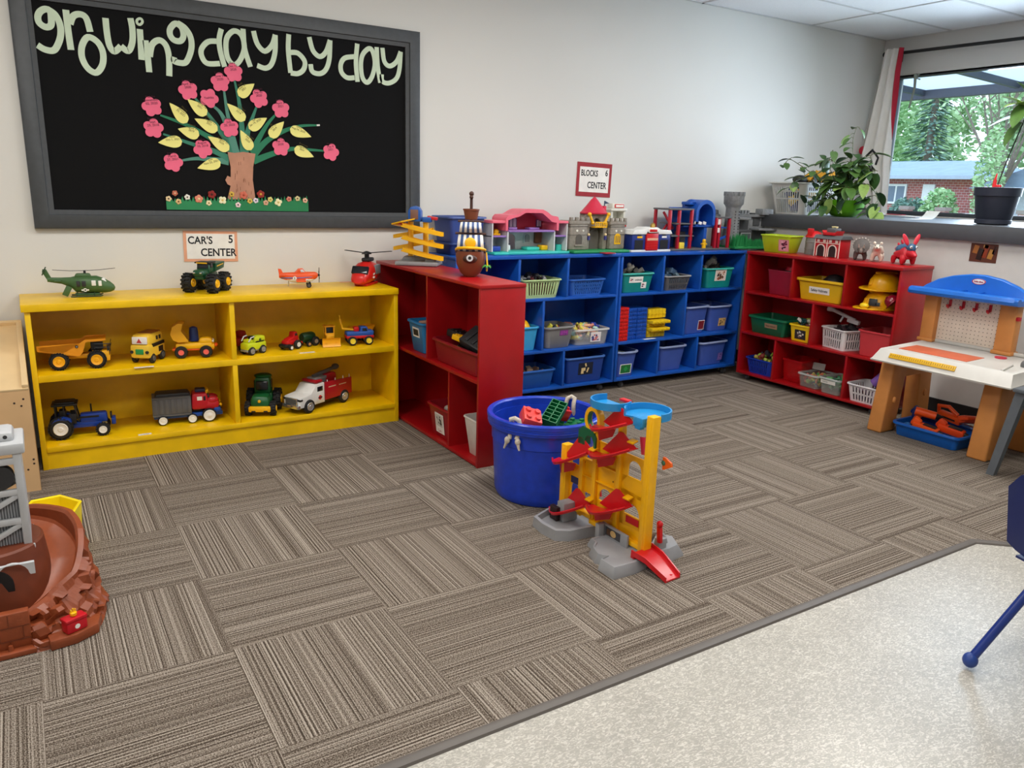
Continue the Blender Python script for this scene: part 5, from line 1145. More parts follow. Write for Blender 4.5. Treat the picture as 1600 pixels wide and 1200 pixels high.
cx = tower(-.238, -.088, .190, 'left_tower'); S(STD).prism(arch(cx - .026, cx + .026, .06, .125), 'y', -.0575, -.053).m(ST).box((cx, -.058, .05), (.07, .012, .010), .002).build('window_niche', t)
cx = tower(.105, .238, .186, 'right_tower'); gb = S(TY)
gb.prism(arch(cx - .028, cx + .026, .055, .128), 'y', -.0585, -.053).m(STD)
for k in range(3): gb.bb(cx - .018 + k * .016, cx - .012 + k * .016, -.0595, -.058, .065, .112)
lab(gb.build('yellow_grille', t), 'yellow barred window')
ct = S(ST).bb(-.09, -.055, -.03, .05, .02, .25, .006).bb(.062, .095, -.03, .05, .02, .25, .006).bb(-.06, .065, .03, .05, .02, .25).bb(-.06, .065, -.028, .05, .17, .195, .003).bb(-.085, .09, -.03, .055, .248, .262, .004)
strip_between(ct, [(-.06, .195), (-.06, .25), (.065, .25), (.065, .195)], [(-.035, .195)] + arc_pts(.0025, .195, .036, 178, 2, 10) + [(.040, .195)], -.028, -.012)
ct.m(STD).prism(arch(-.04, .045, .02, .155), 'y', .0, .01)
ct.build('gate_tower', t)
S(WHITE).prism(arch(-.022, .028, .197, .238), 'y', .024, .029).build('balcony_door', t)
S(mat((206, 40, 68), .4)).lathe([(.108, .258), (.112, .266), (.100, .274), (.060, .315), (.030, .350), (.010, .368), (.004, .372)], 24, (.002, .01, 0), sx=.95, sy=.7).bb(.072, .096, -.01, .02, .262, .312, .003).build('cone_roof', t)
S(mat((50, 66, 90), .4)).cyl((.084, 0, .305), (.084, 0, .345), .004, n=8).prism([(.084, .325), (.126, .330), (.084, .347)], 'y', -.002, .002).build('flag', t)
ba = S(TY).bb(-.045, .055, -.075, -.028, .168, .176, .002).bb(-.045, .055, -.078, -.072, .200, .208, .002)
for k in range(7): ba.bb(-.044 + k * .0158, -.038 + k * .0158, -.077, -.073, .17, .205)
for s_, x in ((-1, -.078), (1, .085)): ba.cyl((x, -.05, .255), (x - s_ * .03, -.05, .20), .009).ball((x, -.05, .256), .014, 10, 8).ball((x - s_ * .03, -.05, .20), .013, 10, 8)
ba.build('balcony', t)
S(mat((180, 36, 56), .45)).box((.02, -.135, .004), (.09, .085, .006), .002).build('drawbridge', t)
S(mat((60, 60, 130), .4)).cyl((-.067, -.036, .085), (-.067, -.036, .11), .010).cyl((.078, -.036, .085), (.078, -.036, .11), .010).m(mat((240, 214, 160), .4)).ball((-.067, -.036, .12), .010, 8, 8).ball((.078, -.036, .12), .010, 8, 8).build('gate_lamps', t)

# ---- white and blue toy station
NV = mat((24, 50, 128), .4)
t = thing('toy_station', 'white and dark blue toy station building with a bright red shutter door', 'toy building', (3.392, 2.07, .9725), 0)
S(WHITE).bb(-.185, .185, -.05, .07, .0, .016, .004).bb(-.18, .18, .055, .07, .016, .14).build('base', t)
for x in (-.18, .055): S(NV).bb(x, x + .125, -.045, .055, .016, .128, .006).build('blue_wing', t)
S(WHITE).prism([(-.19, .124), (-.17, .152), (-.08, .156), (-.045, .172), (.045, .172), (.08, .156), (.17, .152), (.19, .124), (.06, .124), (.05, .14), (-.05, .14), (-.06, .124)], 'y', -.055, .072, .004).build('white_roof', t)
sd = S(TR).bb(-.055, .055, -.054, -.03, .01, .13, .003)
for k in range(5): sd.bb(-.055, .055, -.0565, -.053, .02 + k * .017, .027 + k * .017)
sd.m(mat((226, 170, 140), .5)).bb(-.05, .05, -.0575, -.055, .082, .098)
lab(sd.build('shutter_door', t), 'bright red shutter door')
S(PAPER).box((0, -.056, .15), (.085, .006, .030), .003).m(TR).box((0, -.060, .15), (.07, .002, .018), .001).m(mat((150, 120, 50), .4)).cyl((0, -.05, .182), (0, -.044, .182), .022).m(mat((206, 170, 80), .4)).cyl((0, -.053, .182), (0, -.05, .182), .013).build('badge', t)
for x in (-.155, .08): S(BLACK).bb(x, x + .075, -.0475, -.044, .02, .085).build('garage_door', t)
for x, c_ in ((-.135, TY), (.095, PAPER)): S(c_).bb(x, x + .045, -.048, -.044, .098, .111).build('plate', t)
for x in (-.13, .10): S(BLACK).bb(x, x + .03, -.048, -.044, .115, .124).build('vent_slot', t)
# ---- white tower behind the station
t = thing('toy_tower', 'slim white toy tower with an open cabin behind the station and castle', 'toy building', (3.255, 2.285, .9725), 0)
S(mat((224, 222, 210), .45)).bb(-.07, .07, -.05, .05, 0, .03, .004).bb(-.05, .05, -.03, .04, .03, .20, .006).bb(-.07, .07, -.045, .05, .20, .222, .004).bb(-.065, -.05, -.04, .045, .222, .275).bb(.05, .065, -.04, .045, .222, .275).bb(-.065, .065, .035, .045, .222, .275).bb(-.075, .075, -.05, .05, .275, .293, .004).bb(-.05, .06, -.03, .03, .293, .328, .004).build('tower_body', t)
S(TR).bb(-.03, .055, -.034, -.029, .297, .323, .002).m(PAPER).bb(-.022, .047, -.036, -.033, .303, .317).m(TR).bb(.03, .07, -.055, -.045, .165, .195, .003).build('red_sign', t)

# ---- parking garage
t = thing('toy_garage', 'multi storey toy garage with red posts and a blue arched lift head', 'toy garage', (3.918, 2.15, .9725), 0)
GD = mat((96, 96, 98), .5); RP = mat((180, 26, 46), .4); GBL = mat((24, 84, 178), .4)
S(GD).bb(-.30, .32, -.09, .10, 0, .014, .004).build('base', t)
S(GD).bb(-.33, -.09, -.085, .10, .292, .304, .003).bb(-.26, -.07, -.08, .10, .190, .199, .002).bb(-.30, -.07, -.08, .10, .102, .112, .002).bb(.15, .31, -.085, .10, .235, .247, .003).build('grey_decks', t)
for x, y, z in ((-.315, -.07, .292), (-.225, -.07, .292), (-.105, -.075, .30), (-.315, .085, .292), (.155, -.075, .238), (.195, -.07, .238), (.30, -.07, .238), (.30, .085, .238)): S(RP).bb(x - .010, x + .010, y - .010, y + .010, .012, z, .002).build('post', t)
S(RP).box((-.265, .0, .215), (.016, .012, .16), .002, (0, R(-40), 0)).box((-.265, .04, .15), (.016, .012, .15), .002, (0, R(40), 0)).build('braces', t)
S(GBL).bb(-.16, .165, -.06, .10, .170, .184, .003).bb(-.18, .12, .075, .10, .014, .31, .004).bb(.06, .09, -.05, .08, .014, .17, .003).bb(.20, .31, -.05, .08, .160, .170, .002).box((.25, -.05, .085), (.10, .01, .02), .002, (0, R(-15), 0)).build('blue_structure', t)
hd = S(GBL); strip_between(hd, [(-.06, .184), (-.06, .27)] + arc_pts(.04, .27, .10, 178, 2, 12) + [(.14, .27), (.14, .184)], [(-.035, .184), (-.035, .265)] + arc_pts(.04, .265, .075, 178, 2, 12) + [(.115, .265), (.115, .184)], -.075, .09)
hd.bb(-.05, .13, .06, .09, .184, .34).ball((-.045, .0, .352), (.03, .04, .020), 12, 8).bb(-.09, -.03, -.03, .06, .33, .352, .005)
lab(hd.build('lift_head', t), 'blue arched lift head')
S(WHITE).box((-.05, -.07, .20), (.03, .01, .022), .002, (0, .2, 0)).box((-.01, -.07, .20), (.03, .01, .022), .002, (0, .2, 0)).box((.035, -.07, .20), (.03, .01, .022), .002, (0, .2, 0)).bb(.165, .190, -.086, -.08, .19, .23).bb(.165, .188, -.086, -.08, .13, .165).build('white_stickers', t)
S(TY).cyl((.06, -.06, .014), (.06, -.06, .065), .016, .013).ball((.06, -.06, .068), .015, 10, 8).box((.06, -.06, .045), (.05, .02, .012), .003).build('hydrant', t)
S(mat((246, 214, 70), .4)).bb(-.215, -.165, -.088, -.06, .014, .06, .006).build('fuel_pump', t)
S(DGREY).bb(-.13, -.03, .05, .07, .02, .13, .003).m(RP).bb(.02, .055, .06, .074, .06, .15, .002).m(mat((200, 200, 204), .4)).ball((.035, .055, .13), (.015, .006, .018), 10, 8).build('back_wall_items', t)
S(mat((60, 62, 66), .5)).lathe([(.045, .247), (.04, .262), (.026, .268), (.022, .295), (.006, .30)], 16, (.245, .03, 0)).build('dark_turret', t)

# ---- grey castle on grass
CG = mat((128, 130, 132), .55, noise=.14, scale=60, bump=.3, bscale=160); CD = mat((70, 72, 74), .6)
t = thing('toy_castle', 'grey toy castle with a tall round tower standing in green grass in the corner', 'toy castle', (4.50, 2.12, .9815), -10)
gr_ = S(mat((26, 128, 66), .6)).box((0, -.01, .010), (.50, .30, .02), .006)
rnd = random.Random(3)
for k in range(520):
    x = rnd.uniform(-.245, .24); y = rnd.choice((rnd.uniform(-.16, -.12), rnd.uniform(-.16, .0))); hgt = .045 + .04 * rnd.random() + (.04 if x < -.14 else 0)
    gr_.raw([(x - .009, y, .015), (x + .009, y, .015), (x, y + .006, .015), (x + rnd.uniform(-.012, .012), y + rnd.uniform(-.012, .004), hgt)], [(0, 1, 3), (1, 2, 3), (2, 0, 3)])
lab(gr_.build('grass_base', t), 'green grass base')
tw = S(CG).lathe([(.070, .01), (.062, .10), (.056, .20), (.055, .300), (.062, .318), (.076, .335), (.078, .395), (.070, .398)], 26, (-.18, .0, 0))
for k in range(12):
    a = 2 * PI * k / 12; tw.box((-.18 + .072 * math.cos(a), .072 * math.sin(a), .41), (.018, .024, .032), .003, (0, 0, a))
tw.m(CD)
for k in range(9):
    for a in (-70, -105): tw.ball((-.18 + .0595 * math.cos(R(a)), .0595 * math.sin(R(a)), .10 + k * .022), (.006, .004, .005), 6, 5)
tw.build('round_tower', t)
S(CG).bb(-.13, .22, .06, .10, .01, .235, .003).bb(-.13, -.02, -.03, .07, .215, .235, .003).bb(.04, .235, -.06, .08, .135, .150, .003).bb(.215, .235, -.07, .09, .01, .255, .003).bb(-.13, .20, .03, .075, .235, .255, .003).bb(-.11, -.01, -.035, -.02, .02, .12, .003).build('walls', t)
cr_ = S(CG)
for x0, z in ((-.10, .255), (-.07, .255), (-.04, .255), (-.01, .255), (.12, .255), (.15, .255), (.18, .255)): cr_.bb(x0, x0 + .018, .03, .075, z, z + .032, .002)
cr_.bb(-.12, .0, .025, .08, .255, .262).bb(.10, .205, -.01, .08, .255, .30, .003).build('battlements', t)
for q in ((-.10, -.02, -.037, -.034, .025, .11), (-.10, .02, .050, .062, .14, .21), (.07, .13, .050, .062, .17, .225), (.05, .2, .045, .062, .03, .13)): S(CD).bb(*q).build('dark_opening', t)
S(CD).bb(-.135, -.01, -.04, .05, .12, .140, .002).build('portcullis_beam', t)

# ---------------- on the red unit under the window
LIME = mat((190, 214, 40), .3, noise=.03, alpha=.86)
t = tub('storage_bin', 'see-through lime green bin on top of the red unit', 'bin', (4.385, 1.705, .9805), -84, .260, .20, .125, LIME, .80, r=.02, rim=.006, rimh=.006)
c = card(t, .20, .125, .80, .075, .056, .085, .085, mat((206, 120, 130), .6), rim=.006); picture(c, .085, .085, 61, [(110, 30, 60), (60, 30, 40), (230, 170, 190)], (220, 150, 160), 12)
t = thing('toy_silo', 'grey round toy silo with a red domed roof behind the lime green bin', 'toy building', (4.49, 1.505, .9805), 0)
S(mat((128, 128, 124), .5)).lathe([(.058, 0), (.058, .035), (.060, .036), (.060, .042), (.058, .043), (.058, .085), (.060, .086), (.060, .092), (.058, .093), (.058, .125)], 24).build('silo_body', t)
S(TR).lathe([(.064, .122), (.062, .132), (.045, .155), (.02, .166), (.004, .168)], 24).bb(-.06, -.035, -.02, .02, .13, .185, .004).build('red_roof', t)
t = thing('toy_barn', 'red toy barn with two white edged arches and a grey roof', 'toy building', (4.42, 1.30, .9805), -92)
BRD = mat((176, 22, 30), .42)
S(BRD).bb(-.105, .105, -.05, .06, 0, .125, .002).build('barn_walls', t)
S(DGREY).prism([(-.066, .125), (.076, .125), (.045, .150), (-.035, .150)], 'x', -.115, .115, .002).build('grey_roof', t)
ar = S(mat((232, 220, 206), .5))
for x in (-.048, .048):
    strip_between(ar, arch(x - .036, x + .036, .004, .088)[1:] + [(x - .036, .004)], arch(x - .029, x + .029, .004, .081)[1:] + [(x - .029, .004)], -.054, -.050)
ar.bb(-.105, .105, -.053, -.050, .094, .099)
for x in (-.105, -.003, .099): ar.bb(x, x + .006, -.053, -.05, 0, .125)
for x in (-.075, -.025, .025, .075): ar.bb(x - .010, x + .010, -.053, -.05, .102, .120)
lab(ar.build('white_trim', t), 'white arch edging')
S(mat((40, 24, 24), .7)).prism(arch(-.077, -.019, .004, .081), 'y', -.052, -.0505).prism(arch(.019, .077, .004, .081), 'y', -.052, -.0505).build('dark_doorways', t)
S(TR).prism([(-.05, .150), (.05, .150), (.062, .182), (.045, .170), (-.045, .170), (-.062, .182)], 'y', -.045, .04, .003).m(mat((90, 92, 94), .5)).bb(-.035, .04, -.03, .03, .168, .198, .005).m(mat((226, 206, 150), .5)).bb(-.015, .03, -.008, .008, .203, .211, .002).bb(-.012, -.006, -.005, .005, .195, .205).bb(.021, .027, -.005, .005, .195, .205).build('red_cupola', t)

def skinned(name, pts, edges, radii, m, parent, sub=1):
    me = bpy.data.meshes.new(name + '_cage'); me.from_pydata(pts, edges, [])
    o = bpy.data.objects.new(name + '_cage', me); COL.objects.link(o)
    md = o.modifiers.new('skin', 'SKIN'); md.use_smooth_shade = True
    for i, v in enumerate(me.skin_vertices[0].data):
        r = radii[i]; v.radius = r if isinstance(r, tuple) else (r, r); v.use_root = (i == 0)
    if sub:
        sd_ = o.modifiers.new('sub', 'SUBSURF'); sd_.levels = sub; sd_.render_levels = sub
    me2 = bpy.data.meshes.new_from_object(o.evaluated_get(bpy.context.evaluated_depsgraph_get()))
    bpy.data.objects.remove(o); me2.name = name; me2.materials.clear(); me2.materials.append(m)
    me2.polygons.foreach_set('use_smooth', [True] * len(me2.polygons))
    q = bpy.data.objects.new(name, me2); COL.objects.link(q); q.parent = parent
    return q
def beast(t, m, L, H, w, neck, head, legr, tail, name='body'):
    """four legged toy: local x forward, z up"""
    bz = H * .62; pts = [(0, 0, bz), (L * .28, 0, bz * 1.02), (-L * .28, 0, bz * .98)]; ed = [(0, 1), (0, 2)]; rd = [(w * .50, w * .55), (w * .46, w * .52), (w * .44, w * .50)]
    i = 1
    for p, r in neck: pts.append(p); rd.append(r); ed.append((i, len(pts) - 1)); i = len(pts) - 1
    for p, r in head: pts.append(p); rd.append(r); ed.append((i, len(pts) - 1)); i = len(pts) - 1
    i = 2
    for p, r in tail: pts.append(p); rd.append(r); ed.append((i, len(pts) - 1)); i = len(pts) - 1
    for sx, par in ((.30, 1), (-.30, 2)):
        for s_ in (-1, 1):
            a = len(pts); hk = -.05 * L if sx < 0 else 0.0
            pts += [(L * sx, s_ * w * .42, bz * .72), (L * sx + hk + (.02 * L if sx < 0 else -.01 * L), s_ * w * .47, bz * .38), (L * sx + (-.02 * L if sx < 0 else .01 * L), s_ * w * .47, legr * .55), (L * sx + .05 * L, s_ * w * .47, legr * .5)]
            rd += [legr * 1.25, legr * .95, legr * .8, legr * .7]; ed += [(par, a), (a, a + 1), (a + 1, a + 2), (a + 2, a + 3)]
    return skinned(name, pts, ed, rd, m, t)
# ---- grey horned dinosaur
t = thing('toy_dinosaur', 'grey brown horned toy dinosaur with a spiked neck frill', 'toy dinosaur', (4.44, 1.085, .9815), -145)
DN = mat((96, 84, 78), .6, noise=.2, scale=70, bump=.4, bscale=180)
beast(t, DN, .15, .115, .062, [((.062, 0, .082), (.026, .028))], [((.088, 0, .070), (.024, .024)), ((.112, 0, .058), (.016, .017)), ((.124, 0, .050), (.008, .009))], .016, [((-.075, 0, .066), .018), ((-.115, 0, .045), .009), ((-.15, 0, .032), .004)])
fr2 = S(mat((80, 72, 68), .6, noise=.2, scale=60)).at((.078, 0, .098), (0, R(62), 0)).lathe([(.004, .004), (.035, .002), (.052, -.004), (.054, .0), (.036, .008), (.004, .010)], 24)
fr2.m(mat((190, 182, 170), .5))
for k in range(13):
    a = R(-120 + 240 * k / 12); fr2.cyl((.052 * -math.cos(a), .052 * math.sin(a), .0), (.064 * -math.cos(a), .064 * math.sin(a), -.002), .0045, .001, 8)
fr2.at(); fr2.build('neck_frill', t)
S(mat((196, 188, 176), .5)).cyl((.096, -.014, .088), (.118, -.018, .112), .006, .001, 8).cyl((.096, .014, .088), (.118, .018, .112), .006, .001, 8).cyl((.115, 0, .07), (.124, 0, .086), .005, .001, 8).build('horns', t)
S(INK).ball((.100, -.019, .074), .0035, 8, 6).ball((.100, .019, .074), .0035, 8, 6).build('eyes', t)
# ---- white bear
t = thing('toy_bear', 'cream white toy bear on all fours on the red unit', 'toy bear', (4.45, .965, .9815), -150, None, 1.3)
BR = mat((226, 212, 194), .6, noise=.12, scale=40, bump=.3, bscale=160)
beast(t, BR, .105, .085, .044, [((.046, 0, .062), (.020, .021))], [((.066, 0, .076), (.020, .020)), ((.084, 0, .072), (.011, .010)), ((.093, 0, .070), (.007, .006))], .0125, [((-.046, 0, .056), .008), ((-.052, 0, .052), .004)])
S(BR).ball((.058, -.016, .095), (.004, .007, .007), 8, 6).ball((.058, .016, .095), (.004, .007, .007), 8, 6).build('ears', t)
S(INK).ball((.0985, 0, .073), .0035, 8, 6).ball((.078, -.0105, .083), .0025, 8, 6).ball((.078, .0105, .083), .0025, 8, 6).build('nose_and_eyes', t)
# ---- red and blue dragon
t = thing('toy_dragon', 'red and blue spiky toy dragon at the right end of the red unit', 'toy dragon', (4.43, .765, .9815), -112, None, 1.1)
beast(t, mat((190, 30, 44), .4, noise=.1), .13, .100, .074, [((.05, 0, .070), (.030, .030))], [((.078, -.004, .066), (.024, .022)), ((.104, -.008, .058), (.016, .013)), ((.122, -.010, .056), (.010, .008))], .018, [((-.07, 0, .05), .018), ((-.11, .02, .03), .010), ((-.15, .05, .022), .004)])
lab(S(mat((52, 92, 126), .4, noise=.25, scale=40)).ball((-.002, 0, .084), (.062, .040, .034), 18, 12).ball((.058, 0, .098), (.026, .026, .026), 14, 10).build('blue_back', t), 'blue back and head')
sp2 = S(mat((214, 50, 66), .4))
for x, y, z, a in ((.050, -.020, .115, -28), (.050, .020, .115, 28)): sp2.at((x, y, z), (R(-a), R(-8), 0)).ball((0, 0, .034), (.006, .015, .038), 12, 8)
for x, z, h in ((.015, .115, .035), (-.02, .112, .03), (-.05, .098, .024), (-.072, .075, .018)): sp2.at((x, .0, z), (R(10), R(-25), 0)).ball((0, 0, h * .5), (.010, .005, h * .6), 10, 8)
sp2.at(); lab(sp2.build('spikes', t), 'red ears and back spikes')
S(WHITE).ball((.076, -.016, .103), .008, 10, 8).ball((.076, .016, .103), .008, 10, 8).m(INK).ball((.082, -.018, .103), .004, 8, 6).ball((.082, .018, .103), .004, 8, 6).build('eyes', t)
# ================================================================== ON THE FLOOR
# ---- blue drum of building blocks
DB = mat((26, 62, 186), .28, noise=.12, scale=26, bump=.05, bscale=30)
TX, TY0, TH = 1.558, .632, .394
t = thing('storage_drum', 'big round blue plastic drum with rope handles full of building blocks', 'drum', (TX, TY0, 0))
S(DB).lathe([(.205, 0), (.214, .004), (.222, .02), (.224, .035), (.2245, .05), (.237, .265), (.2375, .270), (.2415, .274), (.242, .30), (.246, .355), (.238, .355), (.232, .270), (.214, .02), (.01, .012)], 64).build('drum_body', t)
S(DB).lathe([(.244, .340), (.258, .341), (.260, .346), (.260, .352), (.2625, .354), (.2625, .361), (.260, .363), (.2625, .365), (.2625, .372), (.265, .374), (.266, .390), (.262, .395), (.246, .395), (.240, .388), (.240, .342), (.244, .340)], 64, cap=False).build('rim', t)
ROPE = mat((214, 204, 188), .9, bump=.6, bscale=260)
for a0 in (203, 23):
    def P_(da, r, z): a = R(a0 + da); return (r * math.cos(a), r * math.sin(a), z)
    o = S(ROPE).tube([P_(-5, .250, .315), P_(-5, .232, .345), P_(-5, .232, .385), P_(-4, .245, .405), P_(0, .242, .412), P_(4, .232, .402), P_(5, .226, .375), P_(5, .232, .345), P_(4, .250, .318)], .0105, 10)
    o.ball(P_(6.5, .257, .312), (.013, .013, .016), 10, 8).ball(P_(-6, .257, .310), (.013, .013, .017), 10, 8).cyl(P_(-6, .258, .306), P_(-9, .262, .270), .0085, .004, 8).cyl(P_(6.5, .258, .306), P_(9, .262, .275), .0085, .004, 8)
    o.build('rope_handle', t)
# blocks in the drum, each one a thing
def block(label, loc, rot, d, m, nx=2, ny=2, hollow=False, group='building blocks in the blue drum'):
    t = thing('building_block', label, 'building block', loc, 0, group, rot=tuple(R(a) for a in rot))
    w, l, h = d
    b = S(m)
    if hollow:
        th = .004
        b.bb(-w / 2, w / 2, -l / 2, l / 2, -h / 2, -h / 2 + th)
        for k in range(nx + 1): x = -w / 2 + k * (w - th) / nx; b.bb(x, x + th, -l / 2, l / 2, -h / 2, h / 2)
        for k in range(ny + 1): y = -l / 2 + k * (l - th) / ny; b.bb(-w / 2, w / 2, y, y + th, -h / 2, h / 2)
        b.build('block_body', t)
    else:
        b.box((0, 0, 0), d, .003).build('block_body', t)
        s_ = S(m)
        for i in range(nx):
            for j in range(ny):
                s_.cyl(((i + .5) / nx * w - w / 2, (j + .5) / ny * l - l / 2, h / 2 - .001), ((i + .5) / nx * w - w / 2, (j + .5) / ny * l - l / 2, h / 2 + .010), min(w / nx, l / ny) * .30, n=12)
                s_.build('stud', t); s_ = S(m)
    return t
BRED = mat((206, 26, 34), .35); BSAL = mat((226, 70, 64), .38); BGRN = mat((10, 108, 62), .35); BLGN = mat((104, 196, 120), .4); BLBL = mat((60, 150, 206), .35); BPNK = mat((230, 112, 112), .4)
bl = [('dark red block tipped up at the left of the heap in the drum', (-0.108, -0.016, 0.325), (28, -22, 40), (.062, .062, .05), BRED, 2, 2, False),
      ('salmon red block leaning at the front left of the heap', (-0.131, -0.083, 0.394), (24, 18, -20), (.07, .075, .045), BSAL, 2, 2, False),
      ('small salmon block lying in front of the green grid block', (-0.065, -0.092, 0.3), (-10, 25, 30), (.032, .05, .04), BSAL, 1, 2, False),
      ('dark green round studded block at the back left of the heap', (-0.036, 0.056, 0.31), (10, -12, 15), (.062, .062, .045), BGRN, 2, 2, False),
      ('large dark green block showing its gridded underside in the middle', (0.002, -0.074, 0.399), (24, 12, -52), (.062, .124, .03), BGRN, 2, 6, True),
      ('light blue stud of a block at the back of the heap', (0.033, 0.066, 0.32), (-15, 20, 0), (.03, .05, .04), BLBL, 1, 1, False),
      ('dark green block behind the red one on the right', (0.069, -0.002, 0.305), (15, 10, 50), (.06, .06, .045), BGRN, 2, 2, False),
      ('bright red block standing on its edge at the right of the heap', (0.085, -0.002, 0.381), (18, 16, 10), (.05, .075, .045), BRED, 2, 2, False),
      ('thin red plate at the far right of the heap', (0.169, -0.035, 0.293), (10, 16, 20), (.035, .06, .02), BRED, 1, 2, False),
      ('flat green base plate at the front right of the heap', (0.096, -0.1, 0.329), (-4, -5, 36), (.13, .075, .016), BGRN, 4, 2, False),
      ('pink block low at the front between the green ones', (0.03, -0.15, 0.28), (5, 10, 40), (.06, .05, .04), BPNK, 2, 1, False),
      ('pale green round ended block at the left rim of the drum', (-0.162, -0.076, 0.295), (10, 0, 20), (.035, .045, .04), BLGN, 1, 1, False)]
for lb, p_, rt, d, m_, nx, ny, ho_ in bl: block(lb, (TX + p_[0], TY0 + p_[1], p_[2]), rt, tuple(q * 1.22 for q in d), m_, nx, ny, ho_)
heap('block_heap', 'red and green blocks filling the drum beneath the top layer', (TX, TY0, .02), 0, .34, .34, .19, 60, [(206, 26, 34), (10, 108, 62), (226, 70, 64), (22, 60, 150)], 77, .055, 'b')

# ---- yellow marble and car run with red ramps
t = thing('toy_car_run', 'tall yellow car run with red curved ramps, blue trays and grey feet', 'toy ramp', (1.501, -.161, 0), 93.5)
YP = mat((248, 184, 10), .33, noise=.03); RR = mat((206, 20, 30), .28); GF = mat((150, 151, 154), .45, noise=.05); SKY = mat((36, 142, 206), .3)
for x, z0, z1, w in ((0, .03, .587, .036), (.486, .035, .340, .036)):
    S(YP).box((x, 0, (z0 + z1) / 2), (w, .040, z1 - z0), .004).box((x, .0, (z0 + z1) / 2), (w * .45, .043, z1 - z0 - .03), .001).build('post', t)
for x, z0, z1 in ((.165, .05, .52), (.305, .05, .46), (.385, .05, .375)):
    S(YP).box((x, -.004, (z0 + z1) / 2), (.024, .026, z1 - z0), .003).build('inner_post', t)
def yplate(x0, x1, z0, z1, y=-.010, th=.007): return S(YP).bb(x0, x1, y - th / 2, y + th / 2, z0, z1, .0015)
pl_ = yplate(.020, .40, .232, .312); pl_.bb(.16, .40, -.014, .006, .305, .312, .001).bb(.16, .40, -.014, .004, .232, .238, .001).bb(.02, .30, -.0135, -.0065, .06, .155)
for x, z in ((.375, .29), (.315, .285), (.20, .26)): pl_.m(mat((120, 84, 10), .6)).cyl((x, -.004, z), (x, -.0055, z), .0035, n=10).m(YP)
pl_.m(YP).bb(.17, .30, -.0135, -.0065, .312, .405).bb(.31, .40, -.0135, -.0065, .16, .232)
pl_.build('long_panel', t)
strip_between(S(YP), [(.01, .055), (.01, .245), (.165, .255), (.165, .055)], [(.045, .055), (.045, .16)] + arc_pts(.09, .16, .044, 178, 2, 10) + [(.135, .055)], -.0135, -.0065).build('arched_panel', t)
strip_between(S(YP), [(.01, .26), (.01, .40), (.165, .40), (.165, .26)], [(.05, .31), (.05, .345)] + arc_pts(.088, .345, .036, 178, 2, 10) + [(.125, .31)], -.0135, -.0065).build('arched_panel', t)
strip_between(S(YP), [(.175, .06), (.175, .232), (.31, .232), (.31, .06)], [(.195, .10), (.195, .17)] + arc_pts(.24, .17, .043, 178, 2, 10) + [(.285, .10)], -.0135, -.0065).build('arched_panel', t)
strip_between(S(YP), [(.39, .06), (.39, .235), (.475, .235), (.475, .06)], [(.405, .07), (.405, .15)] + arc_pts(.432, .15, .027, 178, 2, 10) + [(.46, .07)], -.0135, -.0065).build('arched_panel', t)
S(YP).bb(.40, .475, -.013, -.006, .235, .262, .001).prism([(.40, .262), (.475, .262), (.475, .215), (.44, .225)], 'y', -.013, -.006).build('corner_panel', t)
S(YP).bb(.0, .31, -.024, .016, .044, .064, .003).bb(.02, .30, -.013, -.006, .06, .105, .001).bb(.31, .486, -.018, .012, .062, .078, .002).build('bottom_rail', t)
lab(S(RR).bb(.045, .115, -.0055, -.004, .122, .150).build('red_sticker', t), 'red sticker')
S(mat((30, 44, 100), .5)).bb(.408, .458, -.0055, -.004, .175, .205).build('blue_sticker', t)
def scoop(x0, z0, x1, z1, y0=.012):
    """curved red ramp bulging out towards the viewer side, with a raised fin at the top"""
    n = 14; st = S(RR); inn = []; out = []
    for k in range(n + 1):
        u = k / n; x = x0 + (x1 - x0) * u; z = z0 + (z1 - z0) * (1 - (1 - u) ** 1.7); b_ = math.sin(PI * min(1, .10 + u * .86))
        out.append(Vector((x, y0 + .022 + .072 * b_, z))); inn.append(Vector((x, y0 - .008 + .020 * b_, z + .004)))
    st.rings([[inn[k], out[k], out[k] + Vector((0, .001, .012)), out[k] + Vector((0, -.003, .012)), out[k] + Vector((0, -.004, .004)), inn[k] + Vector((0, 0, .004))] for k in range(n + 1)])
    st.tube([o + Vector((0, .001, .010)) for o in out], .0042, 8)
    o = st.build('ramp', t)
    S(RR).prism([(x0 + (x1 - x0) * .02, z0 + .004), (x0 + (x1 - x0) * .34, z0 + .046), (x0 + (x1 - x0) * .42, z0 + .044), (x0 + (x1 - x0) * .80, z1 + .030), (x0 + (x1 - x0) * .55, z0 - (z0 - z1) * .7)], 'y', y0 + .0, y0 + .004).build('fin', o)
    S(RR).prism([(x0 + (x1 - x0) * .45, z1 + .02), (x0 + (x1 - x0) * .92, z1), (x0 + (x1 - x0) * .86, max(.02, z1 - .052)), (x0 + (x1 - x0) * .52, max(.03, z1 - .016))], 'y', y0 + .004, y0 + .009).build('bracket', o)
for q in ((.085, .535, .300, .470), (.060, .440, .300, .357), (.300, .355, .530, .258), (.062, .205, .298, .126), (.300, .125, .536, .030)): scoop(*q)
for x, z in ((.082, .47), (.300, .375), (.085, .24), (.305, .155)): S(YP).box((x + .005, .016, z - .004), (.032, .030, .006), .001, (R(-14), 0, 0)).build('landing', t)
